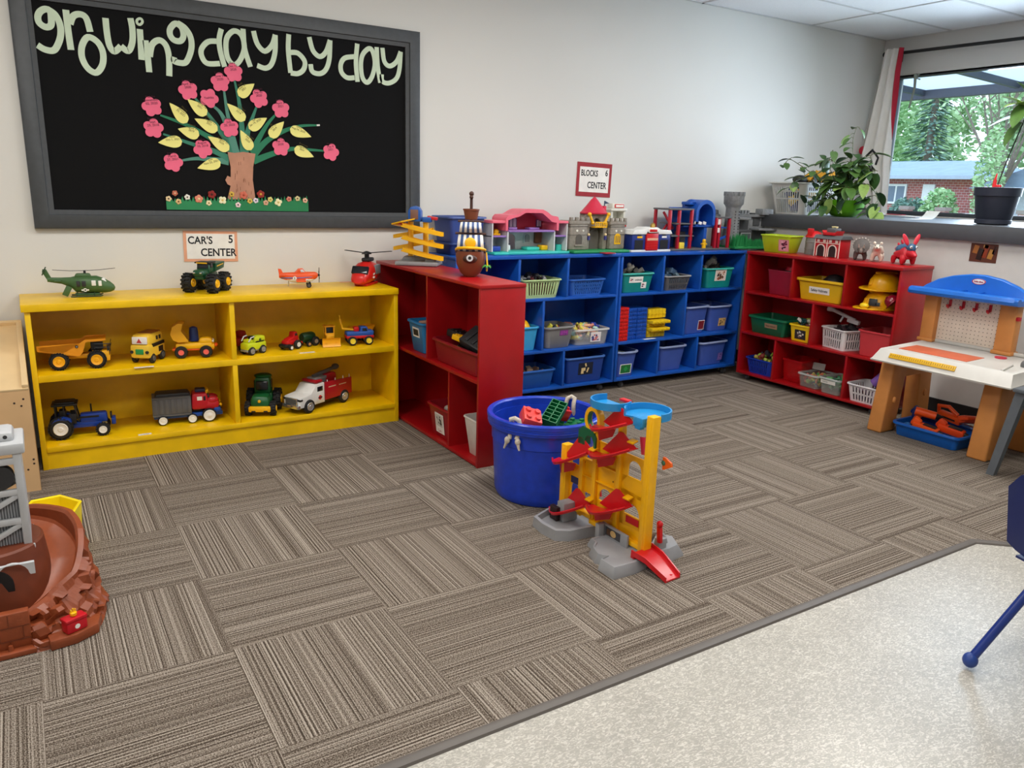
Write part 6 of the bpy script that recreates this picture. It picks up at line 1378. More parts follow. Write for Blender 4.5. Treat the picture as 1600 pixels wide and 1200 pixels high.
# round ring and green arch at the middle post
S(YP).at((.325, 0, .488), (R(90), 0, 0)).rings([[Vector((r * math.cos(2 * PI * k / 32) * .82, r * math.sin(2 * PI * k / 32), y)) for k in range(32)] for r, y in ((.038, -.014), (.056, -.014), (.056, .014), (.038, .014))], False, True).at().build('ring', t)
gs = S(mat((8, 96, 60), .4)); strip_between(gs, [(.295, .372), (.295, .42), (.315, .445), (.375, .450), (.402, .43), (.402, .372)], [(.305, .372), (.308, .40), (.322, .418), (.345, .418), (.36, .40), (.36, .372)], -.016, .016); gs.at((.325, 0, .488), (R(90), 0, 0)).rings([[Vector((r * math.cos(2 * PI * k / 32) * .82, r * math.sin(2 * PI * k / 32), y)) for k in range(32)] for r, y in ((.035, -.010), (.0385, -.010), (.0385, .010), (.035, .010))], False, True).at()
lab(gs.build('green_arch', t), 'dark green arch and ring lining')
# blue trays on top
def tray(cx, cy, r, a0, a1, z, closed_x):
    st = S(SKY); n = 18
    pts = [(cx + r * math.cos(R(a0 + (a1 - a0) * k / n)), cy + r * math.sin(R(a0 + (a1 - a0) * k / n))) for k in range(n + 1)]
    st.prism(pts, 'z', z, z + .006)
    st.ribbon([(x, y, z) for x, y in pts], .006, (0, 0, 1), .030)
    return st
tr1 = tray(.24, -.005, .080, -30, 210, .566, 0)
lab(tr1.build('tray', t), 'left blue curved tray')
tr2 = tray(.078, -.045, .088, -190, 60, .560, 0); tr2.bb(.03, .08, .005, .030, .535, .572, .004).bb(.04, .07, .005, .03, .525, .545, .004)
lab(tr2.build('tray', t), 'right blue curved tray with spout')
S(RR).box((.20, -.045, .592), (.05, .025, .012), .003).build('red_gate', t)
lab(S(mat((238, 100, 30), .4)).prism([(-.018, .375), (-.018, .425), (-.028, .425), (-.060, .412), (-.064, .398), (-.026, .376)], 'y', -.052, -.044).m(mat((60, 110, 84), .4)).ball((-.022, -.05, .402), .012, 12, 8).build('side_lever', t), 'orange lever with a green ball')
S(mat((226, 60, 90), .35)).box((.055, -.022, .45), (.05, .006, .07), .003, (0, R(12), 0)).box((.30, -.022, .19), (.03, .006, .06), .003, (0, R(12), 0)).box((.08, -.022, .235), (.03, .006, .05), .003).build('back_ramps', t)
# feet: modelled in world coordinates, then parented
def foot(name, st):
    o = st.build(name); o.parent = t; o.matrix_parent_inverse = (Matrix.Translation((1.501, -.161, 0)) @ Matrix.Rotation(R(93.5), 4, 'Z')).inverted(); return o
ft = S(GF)
op = [(1.300, .315), (1.290, .235), (1.300, .150), (1.350, .118), (1.475, .108), (1.545, .125), (1.545, .30), (1.49, .365), (1.44, .375)]
ins = lambda P, c, k: [(c[0] + (x - c[0]) * k, c[1] + (y - c[1]) * k) for x, y in P]
cc = (1.42, .24)
ft.rings([[Vector((x, y, z)) for x, y in ins(op, cc, k)] for k, z in ((1.0, 0), (.97, .044), (.86, .046), (.84, .022))])
ft.box((1.44, .262, .065), (.075, .05, .085), .006).m(mat((40, 20, 24), .5)).box((1.392, .285, .055), (.02, .05, .06), .003)
foot('rear_foot', ft)
ff = S(GF)
op = [(1.344, -.02), (1.322, -.085), (1.345, -.125), (1.300, -.135), (1.303, -.222), (1.400, -.226), (1.470, -.215), (1.50, -.150), (1.50, .03), (1.44, .055), (1.39, .05), (1.385, .012)]
cc = (1.43, -.09)
ff.rings([[Vector((x, y, z)) for x, y in ins(op, cc, k)] for k, z in ((1.0, 0), (1.0, .010), (.88, .040), (.82, .041), (.80, .036))])
ff.box((1.470, -.02, .060), (.012, .16, .055), .003).box((1.445, .045, .06), (.03, .025, .06), .004)
ff.m(mat((60, 60, 66), .5)).box((1.4635, -.015, .062), (.002, .09, .034)).m(mat((206, 170, 110), .5)).ball((1.462, -.018, .062), (.002, .018, .014), 12, 8).m(mat((90, 60, 40), .5)).box((1.462, .01, .062), (.002, .02, .024))
foot('front_foot', ff)
rf = S(GF)
op = [(1.52, -.205), (1.60, -.215), (1.675, -.200), (1.725, -.105), (1.70, -.07), (1.52, -.05)]
rf.rings([[Vector((x, y, z)) for x, y in ins(op, (1.60, -.14), k)] for k, z in ((1.0, 0), (.97, .012), (.72, .045), (.60, .047))])
rf.box((1.575, -.17, .062), (.04, .03, .05), .004).tube([(1.56, -.13, .06), (1.57, -.14, .095), (1.585, -.15, .10), (1.60, -.165, .082), (1.60, -.175, .06)], .008)
foot('side_foot', rf)
rm_ = S(RR).rings([[Vector((1.425, -.175, z0)), Vector((1.535, -.165, z0)), Vector((1.535, -.165, z0 + .006)), Vector((1.425, -.175, z0 + .006))] for z0 in (.052,)] + [[Vector((1.435, -.245, .046)), Vector((1.530, -.235, .046)), Vector((1.530, -.235, .052)), Vector((1.435, -.245, .052))], [Vector((1.458, -.335, .002)), Vector((1.530, -.330, .002)), Vector((1.530, -.330, .008)), Vector((1.458, -.335, .008))]])
for A_, B_ in ((((1.425, -.175), (1.435, -.245), (1.458, -.335)), 0), (((1.535, -.165), (1.530, -.235), (1.530, -.330)), 0)):
    rm_.ribbon([(A_[0][0], A_[0][1], .050), (A_[1][0], A_[1][1], .044), (A_[2][0], A_[2][1], .001)], .005, (0, 0, 1), .022)
rm_.bb(1.43, 1.53, -.185, -.165, .001, .055, .002).box((1.50, -.315, .016), (.010, .008, .002), .0005)
lab(foot('exit_ramp', rm_), 'red exit ramp')
S(RR).box((-.02, -.058, .11), (.02, .016, .075), .004, (0, R(6), 0)).ball((-.02, -.055, .15), (.014, .012, .014), 10, 8).build('red_figure_lever', t)

# ---- brown rocky play mountain with grey tower, left edge
MB = mat((138, 66, 34), .42, noise=.12, scale=24, bump=.08, bscale=90); MBD = mat((112, 52, 28), .5, noise=.1, scale=30)
t = thing('toy_mountain', 'brown rocky toy mountain with a slide and a grey tower at the left edge', 'toy playset', (-.60, .55, 0))
rnd = random.Random(12)
def lerp(tab, a):
    for i in range(len(tab) - 1):
        if tab[i][0] <= a <= tab[i + 1][0]:
            u = (a - tab[i][0]) / (tab[i + 1][0] - tab[i][0]); return tab[i][1] + (tab[i + 1][1] - tab[i][1]) * u
    return tab[0][1] if a < tab[0][0] else tab[-1][1]
FOOTR = [(-72, .30), (-58, .325), (-43, .352), (-28, .325), (0, .288), (30, .275), (60, .27), (100, .255)]
RIMZ = [(-72, .095), (-50, .115), (-25, .175), (0, .255), (25, .285), (60, .285), (100, .270)]
SLZ = [(-72, .060), (-40, .095), (0, .165), (40, .215), (100, .245)]
A0, A1, NA = -72, 100, 86
rock = S(MB); rs = []
for k in range(NA + 1):
    a = A0 + (A1 - A0) * k / NA; c, s_ = math.cos(R(a)), math.sin(R(a)); fr0 = lerp(FOOTR, a); rz = lerp(RIMZ, a); rr = min(.245, fr0 - .02) - (.035 if a < -30 else 0) * min(1, (-30 - a) / 15 if a < -30 else 0)
    amp = max(0, min(1, (12 - a) / 30)); ring = []
    ring.append((rr - .012, rz - .010)); ring.append((rr - .004, rz)); ring.append((rr + .012, rz - .003))
    m_ = 13
    for j in range(1, m_ + 1):
        u = j / m_; r_ = (rr + .012) + (fr0 - rr - .012) * (u ** .8); z_ = (rz - .004) * (1 - u) ** (1.0 if a > -20 else 1.15)
        blk = math.floor((a + 5 * (j % 2)) / 7.0); h = random.Random(blk * 31 + j * 7).uniform(-1, 1)
        if j < m_: r_ += amp * h * .018; z_ = max(.012, z_ + amp * .014 * random.Random(blk * 17 + j * 3).uniform(-1, 1))
        ring.append((r_, z_ if j < m_ else 0.0))
    ring.append((.10, 0.0)); ring.append((.10, lerp(SLZ, a) - .03)); ring.append((rr - .012, lerp(SLZ, a) - .01))
    rs.append([Vector((r_ * c, r_ * s_, z_)) for r_, z_ in ring])
rock.rings(rs); rock.build('rocky_wall', t, smooth=False)
sl = S(mat((162, 84, 50), .38, noise=.06, scale=60)); rs = []
for k in range(NA + 1):
    a = A0 + (A1 - A0) * k / NA; c, s_ = math.cos(R(a)), math.sin(R(a)); z = lerp(SLZ, a); rr = min(.245, lerp(FOOTR, a) - .02) - (.035 if a < -30 else 0) * min(1, (-30 - a) / 15 if a < -30 else 0)
    rs.append([Vector((r_ * c, r_ * s_, z + dz)) for r_, dz in ((.150, -.03), (.150, .006), (.165, .0), (.20, -.004), (rr - .016, .012), (rr - .010, .03), (rr - .010, -.03))])
sl.rings(rs); lab(sl.build('slide', t), 'smooth lighter brown slide')
dr = S(MBD).lathe([(.165, 0), (.160, .12), (.152, .20), (.145, .262), (.138, .268), (.01, .268)], 40)
dr.m(MB)
for z in (.10, .145): dr.lathe([(.1625 - z * .06, z - .0015), (.1655 - z * .06, z), (.1625 - z * .06, z + .0015)], 40, cap=False)
lab(dr.build('drum_tower', t), 'dark brown round tower base')
wl_ = S(MB).bb(-.36, .085, -.255, -.225, 0, .128, .004).bb(-.36, .095, -.285, -.235, 0, .016, .003)
wl_.m(MBD)
for z in (.042, .085): wl_.bb(-.36, .083, -.2575, -.2548, z - .0015, z + .0015)
for i, x in enumerate((-.30, -.20, -.10, -.03, .03)):
    for j in range(3): wl_.bb(x + (.035 if j % 2 else 0), x + (.037 if j % 2 else .002), -.2575, -.2548, .003 + j * .043, .040 + j * .043)
wl_.build('brick_wall', t)
S(MB).cyl((.03, -.265, .016), (.03, -.265, .032), .008, .006, 10).build('peg', t)
S(BLACK).prism(arch(-.05, .055, .150, .225), 'y', -.152, -.1475).build('tunnel_mouth', t)
lg = S(mat((186, 188, 190), .45, noise=.05))
# grey tower: frame with cross braces over ribbed panels
GX0, GX1, GY0, GY1, GZ0, GZ1 = -.21, .113, -.075, .075, .235, .575
for y in (GY0, GY1):
    for x in (GX0, GX1 - .022): lg.bb(x, x + .022, y - .008, y + .008, GZ0, GZ1, .003)
    for z in (GZ0, .335, .43, .53): lg.bb(GX0, GX1, y - .007, y + .007, z, z + .020, .002)
    for z0, z1 in ((.260, .335), (.355, .43)):
        L_ = math.hypot(GX1 - GX0, z1 - z0)
        for x0 in (GX0 + .01, GX0 + .165):
            xm, zm = x0 + .07, (z0 + z1) / 2; lg.box((xm, y, zm), (.155, .010, .016), .001, (0, -math.atan2(z1 - z0, .14), 0))
lg.bb(GX1 - .012, GX1, GY0, GY1, GZ0, GZ1).bb(GX0, GX0 + .012, GY0, GY1, GZ0, GZ1)
lg.bb(GX0 - .012, GX1 + .012, GY0 - .014, GY1 + .014, GZ1 - .012, GZ1 + .022, .006).bb(GX0 - .008, GX1 + .008, GY0 - .010, GY1 + .010, GZ0 - .008, GZ0 + .03, .004)
lg.box((GX1 - .055, 0, GZ1 + .034), (.085, .11, .034), .014).m(DARK).cyl((GX1 - .035, -.0555, GZ1 + .036), (GX1 - .035, -.0545, GZ1 + .036), .006, n=12)
tw_ = lg.build('grey_tower', t)
lab(tw_, 'light grey braced tower')
rb_ = S(mat((150, 152, 156), .5))
for k in range(40):
    x = GX0 + .015 + k * .0075
    if x < GX1 - .02: rb_.bb(x, x + .003, GY0 + .006, GY0 + .011, GZ0 + .02, .43)
rb_.m(mat((112, 114, 118), .5)).bb(GX0 + .01, GX1 - .01, GY0 + .010, GY0 + .014, GZ0 + .02, .43)
rb_.build('ribbed_panel', tw_)
S(DARK).cyl((GX1 - .060, GY0 - .006, .49), (GX1 - .060, GY0 + .03, .49), .036, n=28).build('round_opening', tw_)
strip_between(S(mat((196, 198, 200), .45)), [(.0, .20), (.0, .238), (.113, .238), (.113, .20)], [(.012, .20)] + arc_pts(.056, .20, .042, 175, 5, 10) + [(.101, .20)], -.162, -.148).build('arch_foot', tw_)
ct_ = thing('toy_chest', 'small red treasure box with a yellow crown knob on the brown mountain', 'toy box', (-.402, .290, .064), 25)
S(mat((190, 16, 32), .35)).box((0, 0, .018), (.062, .036, .034), .004).box((0, 0, .041), (.066, .040, .012), .004).build('chest_body', ct_)
S(TY).lathe([(.004, .047), (.009, .049), (.010, .058), (.006, .060)], 12).box((-.006, 0, .064), (.004, .004, .010), .001).box((.006, 0, .064), (.004, .004, .010), .001).box((0, 0, .066), (.004, .004, .012), .001).build('crown_knob', ct_)
S(PAPER).cyl((.0, -.0186, .018), (.0, -.0180, .018), .008, n=8).build('badge', ct_)
ct_.location.z = .0335
S(MB).prism([(.13, -.30), (.20, -.292), (.262, -.255), (.275, -.19), (.20, -.17), (.12, -.22)], 'z', 0, .033, .006).build('rock_ledge', t)
t = thing('toy_bucket', 'bright yellow six sided tub behind the brown mountain', 'toy tub', (-.425, .985, 0), 8)
YC = mat((250, 222, 20), .35)
hexa = lambda r, z: [Vector((r * math.cos(R(60 * k)) * 1.0, r * math.sin(R(60 * k)) * 1.25, z)) for k in range(6)]
S(YC).rings([hexa(.088, 0), hexa(.100, .170), hexa(.102, .178), hexa(.098, .182), hexa(.090, .178), hexa(.080, .02)]).build('tub_body', t, smooth=False)

# ---- birch display cabinet, left
t = thing('birch_cabinet', 'pale birch cabinet with a sloping framed top beside the yellow shelf', 'cabinet', (-.456, 1.69, 0))
BI = mat((206, 168, 122), .5, noise=.08, scale=5); BIL = mat((226, 196, 148), .5, noise=.07, scale=5)
S(BI).prism([(0, 0), (.64, 0), (.64, .655), (0, .468)], 'x', -.70, 0, .002).build('cabinet_body', t)
sl_ = math.atan2(.187, .64)
S(BIL).box((-.35, .315, .565), (.70, .66, .012), .002, (sl_, 0, 0)).box((-.012, .315, .577), (.024, .66, .022), .002, (sl_, 0, 0)).box((-.35, .620, .667), (.70, .024, .024), .002, (sl_, 0, 0)).build('framed_top', t)
hd_ = S(mat((50, 34, 24), .7))
for x, z in ((-.035, .40), (-.06, .415), (-.025, .43), (-.015, .15), (-.015, .13), (-.04, .105)): hd_.cyl((x, -.001, z), (x, .004, z), .0045, n=10)
hd_.build('screw_holes', t)

# ---- play workbench
OR_ = mat((206, 136, 70), .45, noise=.06, scale=14); GW = mat((198, 195, 188), .45, noise=.03); WBL = mat((28, 104, 198), .3)
t = thing('play_workbench', 'plastic play workbench with a blue roof shelf, pegboard and tan legs', 'workbench', (3.83, .10, 0))
def leg(y0, y1, x0, x1, front):
    st = S(OR_); yc = (y0 + y1) / 2
    sh = .055 if front else -.03
    st.box(((x0 + x1) / 2, yc, .225), (x1 - x0, y1 - y0, .45), .012, (0, 0, 0), .98, .9, 3, (sh, 0))
    st.ball(((x0 + x1) / 2 + sh * .4, y0 if yc > 0 else y1, .20), (.014, .012, .022), 10, 8)
    return st.build('leg', t)
leg(.330, .425, .085, .235, 1); leg(-.275, -.165, .125, .275, 1); leg(.36, .46, .50, .64, 0); leg(-.30, -.20, .50, .64, 0)
S(OR_).bb(.14, .60, .345, .40, .33, .455, .015).bb(.18, .60, -.26, -.20, .33, .455, .015).build('side_braces', t)
tp = S(GW)
def loop(x0, x1, y0, y1, z0, z1):   # sloping ring; x depth, y width
    return [Vector((x0, y0, z0)), Vector((x0, y1, z0)), Vector((x1, y1, z1)), Vector((x1, y0, z1))]
tp.rings([loop(.03, .49, -.375, .375, .452, .46), loop(-.008, .50, -.395, .402, .456, .47), loop(-.010, .50, -.395, .404, .464, .482), loop(-.002, .50, -.390, .398, .470, .486), loop(.030, .50, -.375, .372, .528, .545), loop(.045, .49, -.355, .350, .535, .545), loop(.055, .485, -.345, .340, .531, .541)])
tp.box((.495, -.02, .552), (.03, .74, .02), .006).box((.14, -.29, .538), (.18, .012, .012), .004, (0, R(-2), R(12)))
tp.build('worktop', t)
lab(S(mat((196, 96, 62), .5)).box((.195, .105, .5345), (.185, .40, .005), .001, (0, R(-1.2), 0)).build('work_mat', t), 'orange brown panel let into the top')
rl_ = S(mat((222, 172, 24), .45)).box((.0125, .105, .500), (.006, .39, .030), .001, (0, R(29), 0))
rl_.m(mat((120, 90, 20), .6))
for k in range(30): rl_.box((.0105, -.08 + k * .0127, .503), (.003, .0015, .012 if k % 5 else .020), 0, (0, R(29), 0))
lab(rl_.build('ruler_strip', t), 'yellow ruler strip along the front edge')
S(mat((206, 50, 76), .45)).cyl((.37, -.14, .535), (.37, -.14, .5455), .030, n=24).build('red_disc', t)
lab(S(mat((110, 112, 114), .35, .3)).ball((.27, -.325, .545), (.035, .03, .032), 16, 10).build('vise_knob', t), 'grey domed vise jaw')
for y0, y1 in ((.315, .40), (-.145, -.045)):
    S(OR_).box((.49, (y0 + y1) / 2, .69), (.07, y1 - y0, .29), .012).box((.49, (y0 + y1) / 2, .553), (.085, y1 - y0 + .015, .022), .006).build('post', t)
pb = S(mat((222, 208, 192), .55)).bb(.495, .510, -.05, .32, .545, .845, .003).build('pegboard', t)
hl = S(mat((96, 84, 74), .7))
for i in range(15):
    for j in range(11): hl.cyl((.4955, -.030 + i * .0235, .575 + j * .0235), (.4944, -.030 + i * .0235, .575 + j * .0235), .0028, n=6)
hl.build('peg_holes', pb)
for y in (.255, .175, .098, .020):
    S(mat((190, 20, 36), .4)).box((.488, y, .79), (.012, .016, .042), .004).tube([(.485, y, .775), (.468, y, .765), (.458, y, .772), (.457, y, .784)], .0065, 8).build('hook', t)
S(mat((190, 20, 36), .4)).box((.47, -.15, .755), (.03, .02, .022), .004).build('side_hook', t)
rf_ = S(WBL)
def rsec(y, top, k=1.0):
    c = .44
    return [Vector((c + (x - c) * k, y, .835 + (z - .835) * k)) for x, z in ((.345, .835), (.326, .842), (.320, .858), (.328, .876), (.346, .884), (.362, .880), (.372, .868), (.490, .868), (.500, top - .006), (.508, top), (.530, top), (.545, top - .01), (.560, .835))]
rf_.rings([rsec(.445, .872, .86), rsec(.43, .885, .97), rsec(.36, .925), rsec(.27, .955), rsec(.17, .973), rsec(.09, .975), rsec(-.01, .960), rsec(-.10, .928), rsec(-.175, .885, .97), rsec(-.19, .872, .86)])
rf_.box((.43, .17, .874), (.12, .008, .014), .003).box((.43, .07, .874), (.12, .008, .014), .003)
lab(rf_.build('roof_shelf', t), 'blue rounded roof with a tool tray')
bd = S(PAPER).at((.4985, .115, .935), (0, R(-86), 0)).lathe([(.004, .0), (.034, .0), (.034, .003), (.004, .004)], 28, sx=.5, sy=1.15).m(TR).lathe([(.030, .003), (.034, .003), (.034, .0045), (.030, .0045)], 28, sx=.5, sy=1.15, cap=False).at()
o = bd.build('badge', t)
text_mesh('little tikes', .0135, mat((170, 30, 50), .6), 'lettering', t, (.4935, .115, .9305), (R(86), 0, R(-90)), .0003, .0004, 'CENTER')
# ---- blue tray of toy power tools under the bench
t = tub('tool_tray', 'shallow blue tray of orange toy tools under the workbench', 'tray', (4.13, .20, 0), -90, .42, .32, .082, mat((14, 92, 180), .35), .93, r=.03, rim=.012, rimh=.012)
def tool(label, loc, rz, tilt, m, kind):
    t = thing('toy_tool', label, 'toy tool', loc, rot=(R(tilt), R(8), R(rz)))
    if kind == 'drill':
        S(m).cyl((-.07, 0, 0), (.045, 0, 0), .026, .024, 16).box((-.05, 0, -.05), (.034, .03, .09), .010, (0, R(14), 0)).build('tool_body', t); S(BLACK).cyl((.045, 0, 0), (.085, 0, 0), .018, .008, 14).box((-.045, 0, -.098), (.055, .04, .022), .005).build('chuck_and_battery', t)
    elif kind == 'saw':
        S(m).box((-.02, 0, 0), (.14, .045, .05), .012).tube([(-.09, 0, .0), (-.10, 0, .05), (-.04, 0, .065), (.02, 0, .03)], .012).build('tool_body', t); S(CHROME).box((.09, 0, -.012), (.09, .006, .024), .002).m(BLACK).box((-.02, 0, .0), (.08, .047, .012), .002).build('blade', t)
    else:
        S(m).box((0, 0, 0), (.15, .05, .045), .010).box((-.06, 0, .02), (.05, .03, .06), .012, (0, R(25), 0)).build('tool_body', t); S(BLACK).box((.02, 0, .024), (.075, .034, .004), .001).cyl((.075, 0, 0), (.10, 0, 0), .016, .010, 12).build('black_trim', t)
TOR = mat((236, 84, 20), .38)
tool('orange toy drill at the left of the blue tool tray', (4.11, .265, .142), -62, 15, TOR, 'drill')
tool('orange toy saw lying behind the other tools in the tray', (4.215, .165, .125), -88, 12, TOR, 'saw')
tool('orange toy sander with black sole at the front middle of the tray', (4.04, .225, .072), -82, 8, TOR, 'x')
tool('orange and black toy driver at the right of the tray', (4.115, .115, .080), -80, 8, mat((226, 70, 20), .38), 'x')
tool('orange hook handled toy tool standing at the right end of the tray', (4.20, .055, .150), -10, 70, mat((220, 72, 24), .38), 'saw')
tool('dark blue toy tool at the back left of the tray', (4.19, .32, .098), -75, 4, mat((24, 44, 110), .4), 'x')
tag(S(mat((40, 110, 180), .35)).ball((0, 0, 0), (.030, .022, .020), 14, 10).build('toy_ball', None, (4.03, .335, .062)), 'light blue rounded toy lying at the left front of the tray', 'toy')

# ---- grey table, right edge
t = thing('grey_table', 'grey painted low table cut by the right picture edge', 'table', (3.82, -.30, 0))
GT = mat((92, 98, 104), .45)
S(GT).box((.34, -.445, .466), (.74, .86, .022), .008).build('tabletop', t)
S(GT).bb(.0, .68, -.06, -.04, .375, .455, .003).bb(.02, .04, -.80, -.06, .375, .455, .003).build('apron', t)
for x, y in ((.0, .0), (.64, .0), (.0, -.78), (.64, -.78)):
    S(GT).rings([[Vector((x + sx * w + dx, y + sy * w + dy - .02, z)) for sx, sy in ((-1, -1), (1, -1), (1, 1), (-1, 1))] for z, w, dx, dy in ((0, .019, -.025 if x < .3 else .025, .03 if y > -.3 else -.03), (.455, .024, .02 if x < .3 else -.02, -.025 if y > -.3 else .025))]).build('leg', t, smooth=False)

# ---- blue chair, right edge
t = thing('school_chair', 'dark blue plastic school chair with splayed ball footed legs, cut by the right edge', 'chair', (2.25, -1.25, 0), 0)
t.location = (2.215, -1.405, 0); t.rotation_euler = (0, 0, R(-4))
CBL = mat((14, 34, 96), .35, noise=.04); CBL2 = mat((22, 50, 128), .3)
def plate(st, fn, nu, nv, th):
    """curved sheet with thickness: fn(u, v) -> (point, normal)"""
    rows = []
    for i in range(nu + 1):
        fr_ = [fn(i / nu, j / nv) for j in range(nv + 1)]
        rows.append([p for p, n in fr_] + [p - n * th for p, n in fr_[::-1]])
    return st.rings(rows)
def backf(u, v):
    y = (u - .5) * .47; e = abs(2 * u - 1); k = (1 - e ** 6 * .35); z = .352 + .02 * e ** 4 + (v * .29) * k + .02 * (1 - k)
    return Vector((-.195 - .05 * v + .035 * e * e, y, z)), Vector((1, 0, 0))
plate(S(CBL), backf, 14, 8, .007).build('backrest', t)
def seatf(u, v):
    y = (u - .5) * .38; x = -.19 + v * .38; return Vector((x, y, .345 + .012 * abs(2 * u - 1) ** 2 - .012 * math.sin(PI * v))), Vector((0, 0, 1))
plate(S(CBL), seatf, 12, 8, .007).build('seat', t)
S(CBL).box((-.190, .11, .345), (.03, .06, .04), .006).box((-.190, -.11, .345), (.03, .06, .04), .006).build('back_brackets', t)
for sx in (-1, 1):
    for sy in (-1, 1):
        top = Vector((sx * .115, sy * .125, .338)); ft_ = Vector((sx * .305, sy * .200, .024))
        o = S(CBL2).tube([top, ft_], .0135, 14).build('leg', t)
        S(mat((30, 64, 140), .45)).ball(ft_ + Vector((0, 0, .0)), (.022, .022, .024), 18, 12).build('ball_foot', o)
S(CBL2).tube([(-.115, -.125, .335), (-.115, .125, .335)], .011, 10).tube([(.115, -.125, .335), (.115, .125, .335)], .011, 10).build('seat_frame', t)
# ================================================================== LEDGE, WINDOW DRESSING, PLANTS
LZ = 1.2455
# ---- white laundry basket
t = basket('laundry_basket', 'white plastic laundry basket with yellow and black contents on the ledge corner', 'basket', (5.17, 2.11, LZ), 0, .66, .40, .245, mat((214, 212, 206), .45), .84, r=.05, nx=22, ny=12, bands=(.5, .74), sl=.30, rim=.022)
for x, w_ in ((-.21, .05), (0, .05), (.2, .05)):
    pass
heap('basket_contents', 'yellow, blue and black things filling the white laundry basket', (5.17, 2.11, LZ + .012), 0, .40, .22, .20, 26, [(226, 176, 30), (236, 190, 50), (24, 26, 34), (30, 40, 90), (30, 30, 32)], 71, .11, 'sbs')
t = thing('yellow_cloth', 'crumpled yellow cloth heaped on the laundry basket behind the plant', 'cloth', (5.25, 2.07, LZ + .262))
cl = S(mat((222, 160, 40), .8, noise=.2)); n = 18
def clf(u, v):
    x = (u - .5) * .34; y = (v - .5) * .24; r_ = math.hypot(x / .2, y / .15)
    return Vector((x, y, .075 * max(0, 1 - r_ * r_ * .8) + .018 * math.sin(u * 17 + v * 9) + .012 * math.sin(v * 23 - u * 6))), Vector((0, 0, 1))
plate(cl, clf, n, n, .006); cl.build('cloth_folds', t)
tag(S(BLACK).ball((0, 0, 0), (.07, .05, .035), 14, 8).box((.03, 0, .01), (.06, .05, .03), .01).build('black_glove', None, (4.98, 2.08, LZ + .275)), 'small black thing lying on the rim of the laundry basket', 'toy')

# ---- leaves
def leaf_mesh(st, base, direction, up, L, W, m, curl=.25, heart=True):
    d = Vector(direction).normalized(); upv = Vector(up); sd = d.cross(upv)
    if sd.length < 1e-3: sd = d.orthogonal()
    sd.normalize(); nrm = sd.cross(d).normalized(); n = 8; vs = []; fs = []
    base = Vector(base)
    for i in range(n + 1):
        u = i / n; w = W * .5 * (math.sin(PI * min(1, u * .86 + .12)) ** .75) * (1 - .15 * u) if heart else W * .5 * math.sin(PI * (u * .96 + .02))
        if i == n: w = .0005
        c = base + d * (L * u) - nrm * (curl * L * u * u)
        vs += [c + sd * w + nrm * w * .28, c, c - sd * w + nrm * w * .28]
    for i in range(n):
        a = i * 3; fs += [(a, a + 1, a + 4, a + 3), (a + 1, a + 2, a + 5, a + 4)]
    k = len(vs); vs2 = vs + [v - nrm * .0012 for v in vs]; fs2 = fs + [tuple(q + k for q in f[::-1]) for f in fs]
    rim_ = [0] + [i * 3 for i in range(1, n + 1)] + [n * 3 + 1] + [i * 3 + 2 for i in range(n, -1, -1)] + [1]
    fs2 += [(rim_[i], rim_[(i + 1) % len(rim_)], rim_[(i + 1) % len(rim_)] + k, rim_[i] + k) for i in range(len(rim_))]
    st.m(m).raw(vs2, fs2)
LF = [mat((50, 84, 36), .4, noise=.15, scale=40), mat((34, 62, 30), .4, noise=.15, scale=40), mat((78, 112, 50), .4, noise=.15, scale=40), mat((136, 164, 84), .45, noise=.15, scale=40)]
STEM = mat((84, 92, 48), .6); SOIL = mat((52, 38, 28), .95, bump=.6, bscale=200)
# ---- pothos in a green bowl
t = thing('potted_plant', 'trailing heart leaved plant in a bright green bowl on the ledge', 'plant', (5.0, 1.655, LZ))
S(mat((96, 168, 20), .3)).lathe([(.06, 0), (.085, .004), (.125, .045), (.148, .095), (.158, .125), (.153, .126), (.142, .09), (.01, .085)], 40).build('pot', t)
S(SOIL).lathe([(.143, .09), (.143, .098), (.01, .108)], 24).build('soil', t)
stm = S(STEM); fol = S()
rnd = random.Random(5)
def vine(pts, nleaf, L0, r=.004):
    P = [Vector(p) for p in pts]; Q = []
    m = len(P)
    for i in range(m - 1):
        p0, p1, p2, p3 = P[max(i - 1, 0)], P[i], P[i + 1], P[min(i + 2, m - 1)]
        for k in range(6):
            u = k / 6; Q.append(.5 * (2 * p1 + (p2 - p0) * u + (2 * p0 - 5 * p1 + 4 * p2 - p3) * u * u + (3 * p1 - p0 - 3 * p2 + p3) * u ** 3))
    Q.append(P[-1]); stm.tube(Q, [r * (1 - .55 * i / len(Q)) for i in range(len(Q))], 7)
    for k in range(nleaf):
        u = (k + 1) / nleaf; i = min(len(Q) - 1, int((.30 + .70 * u) * (len(Q) - 1))); q = Q[i]
        dr_ = Vector((rnd.uniform(-1, .4), rnd.uniform(-1, 1), rnd.uniform(-.5, .35))).normalized(); pt = q + dr_ * .035
        stm.tube([q, (q + pt) / 2 + Vector((0, 0, .008)), pt], .0022, 6)
        leaf_mesh(fol, pt, dr_ + Vector((0, 0, -.35)), (0, 0, 1), L0 * rnd.uniform(.75, 1.2), L0 * rnd.uniform(.6, .8), LF[rnd.choice((0, 0, 0, 1, 1, 2, 2, 3) if k else (2, 3))], rnd.uniform(.1, .4))
B = (0, 0, .10)
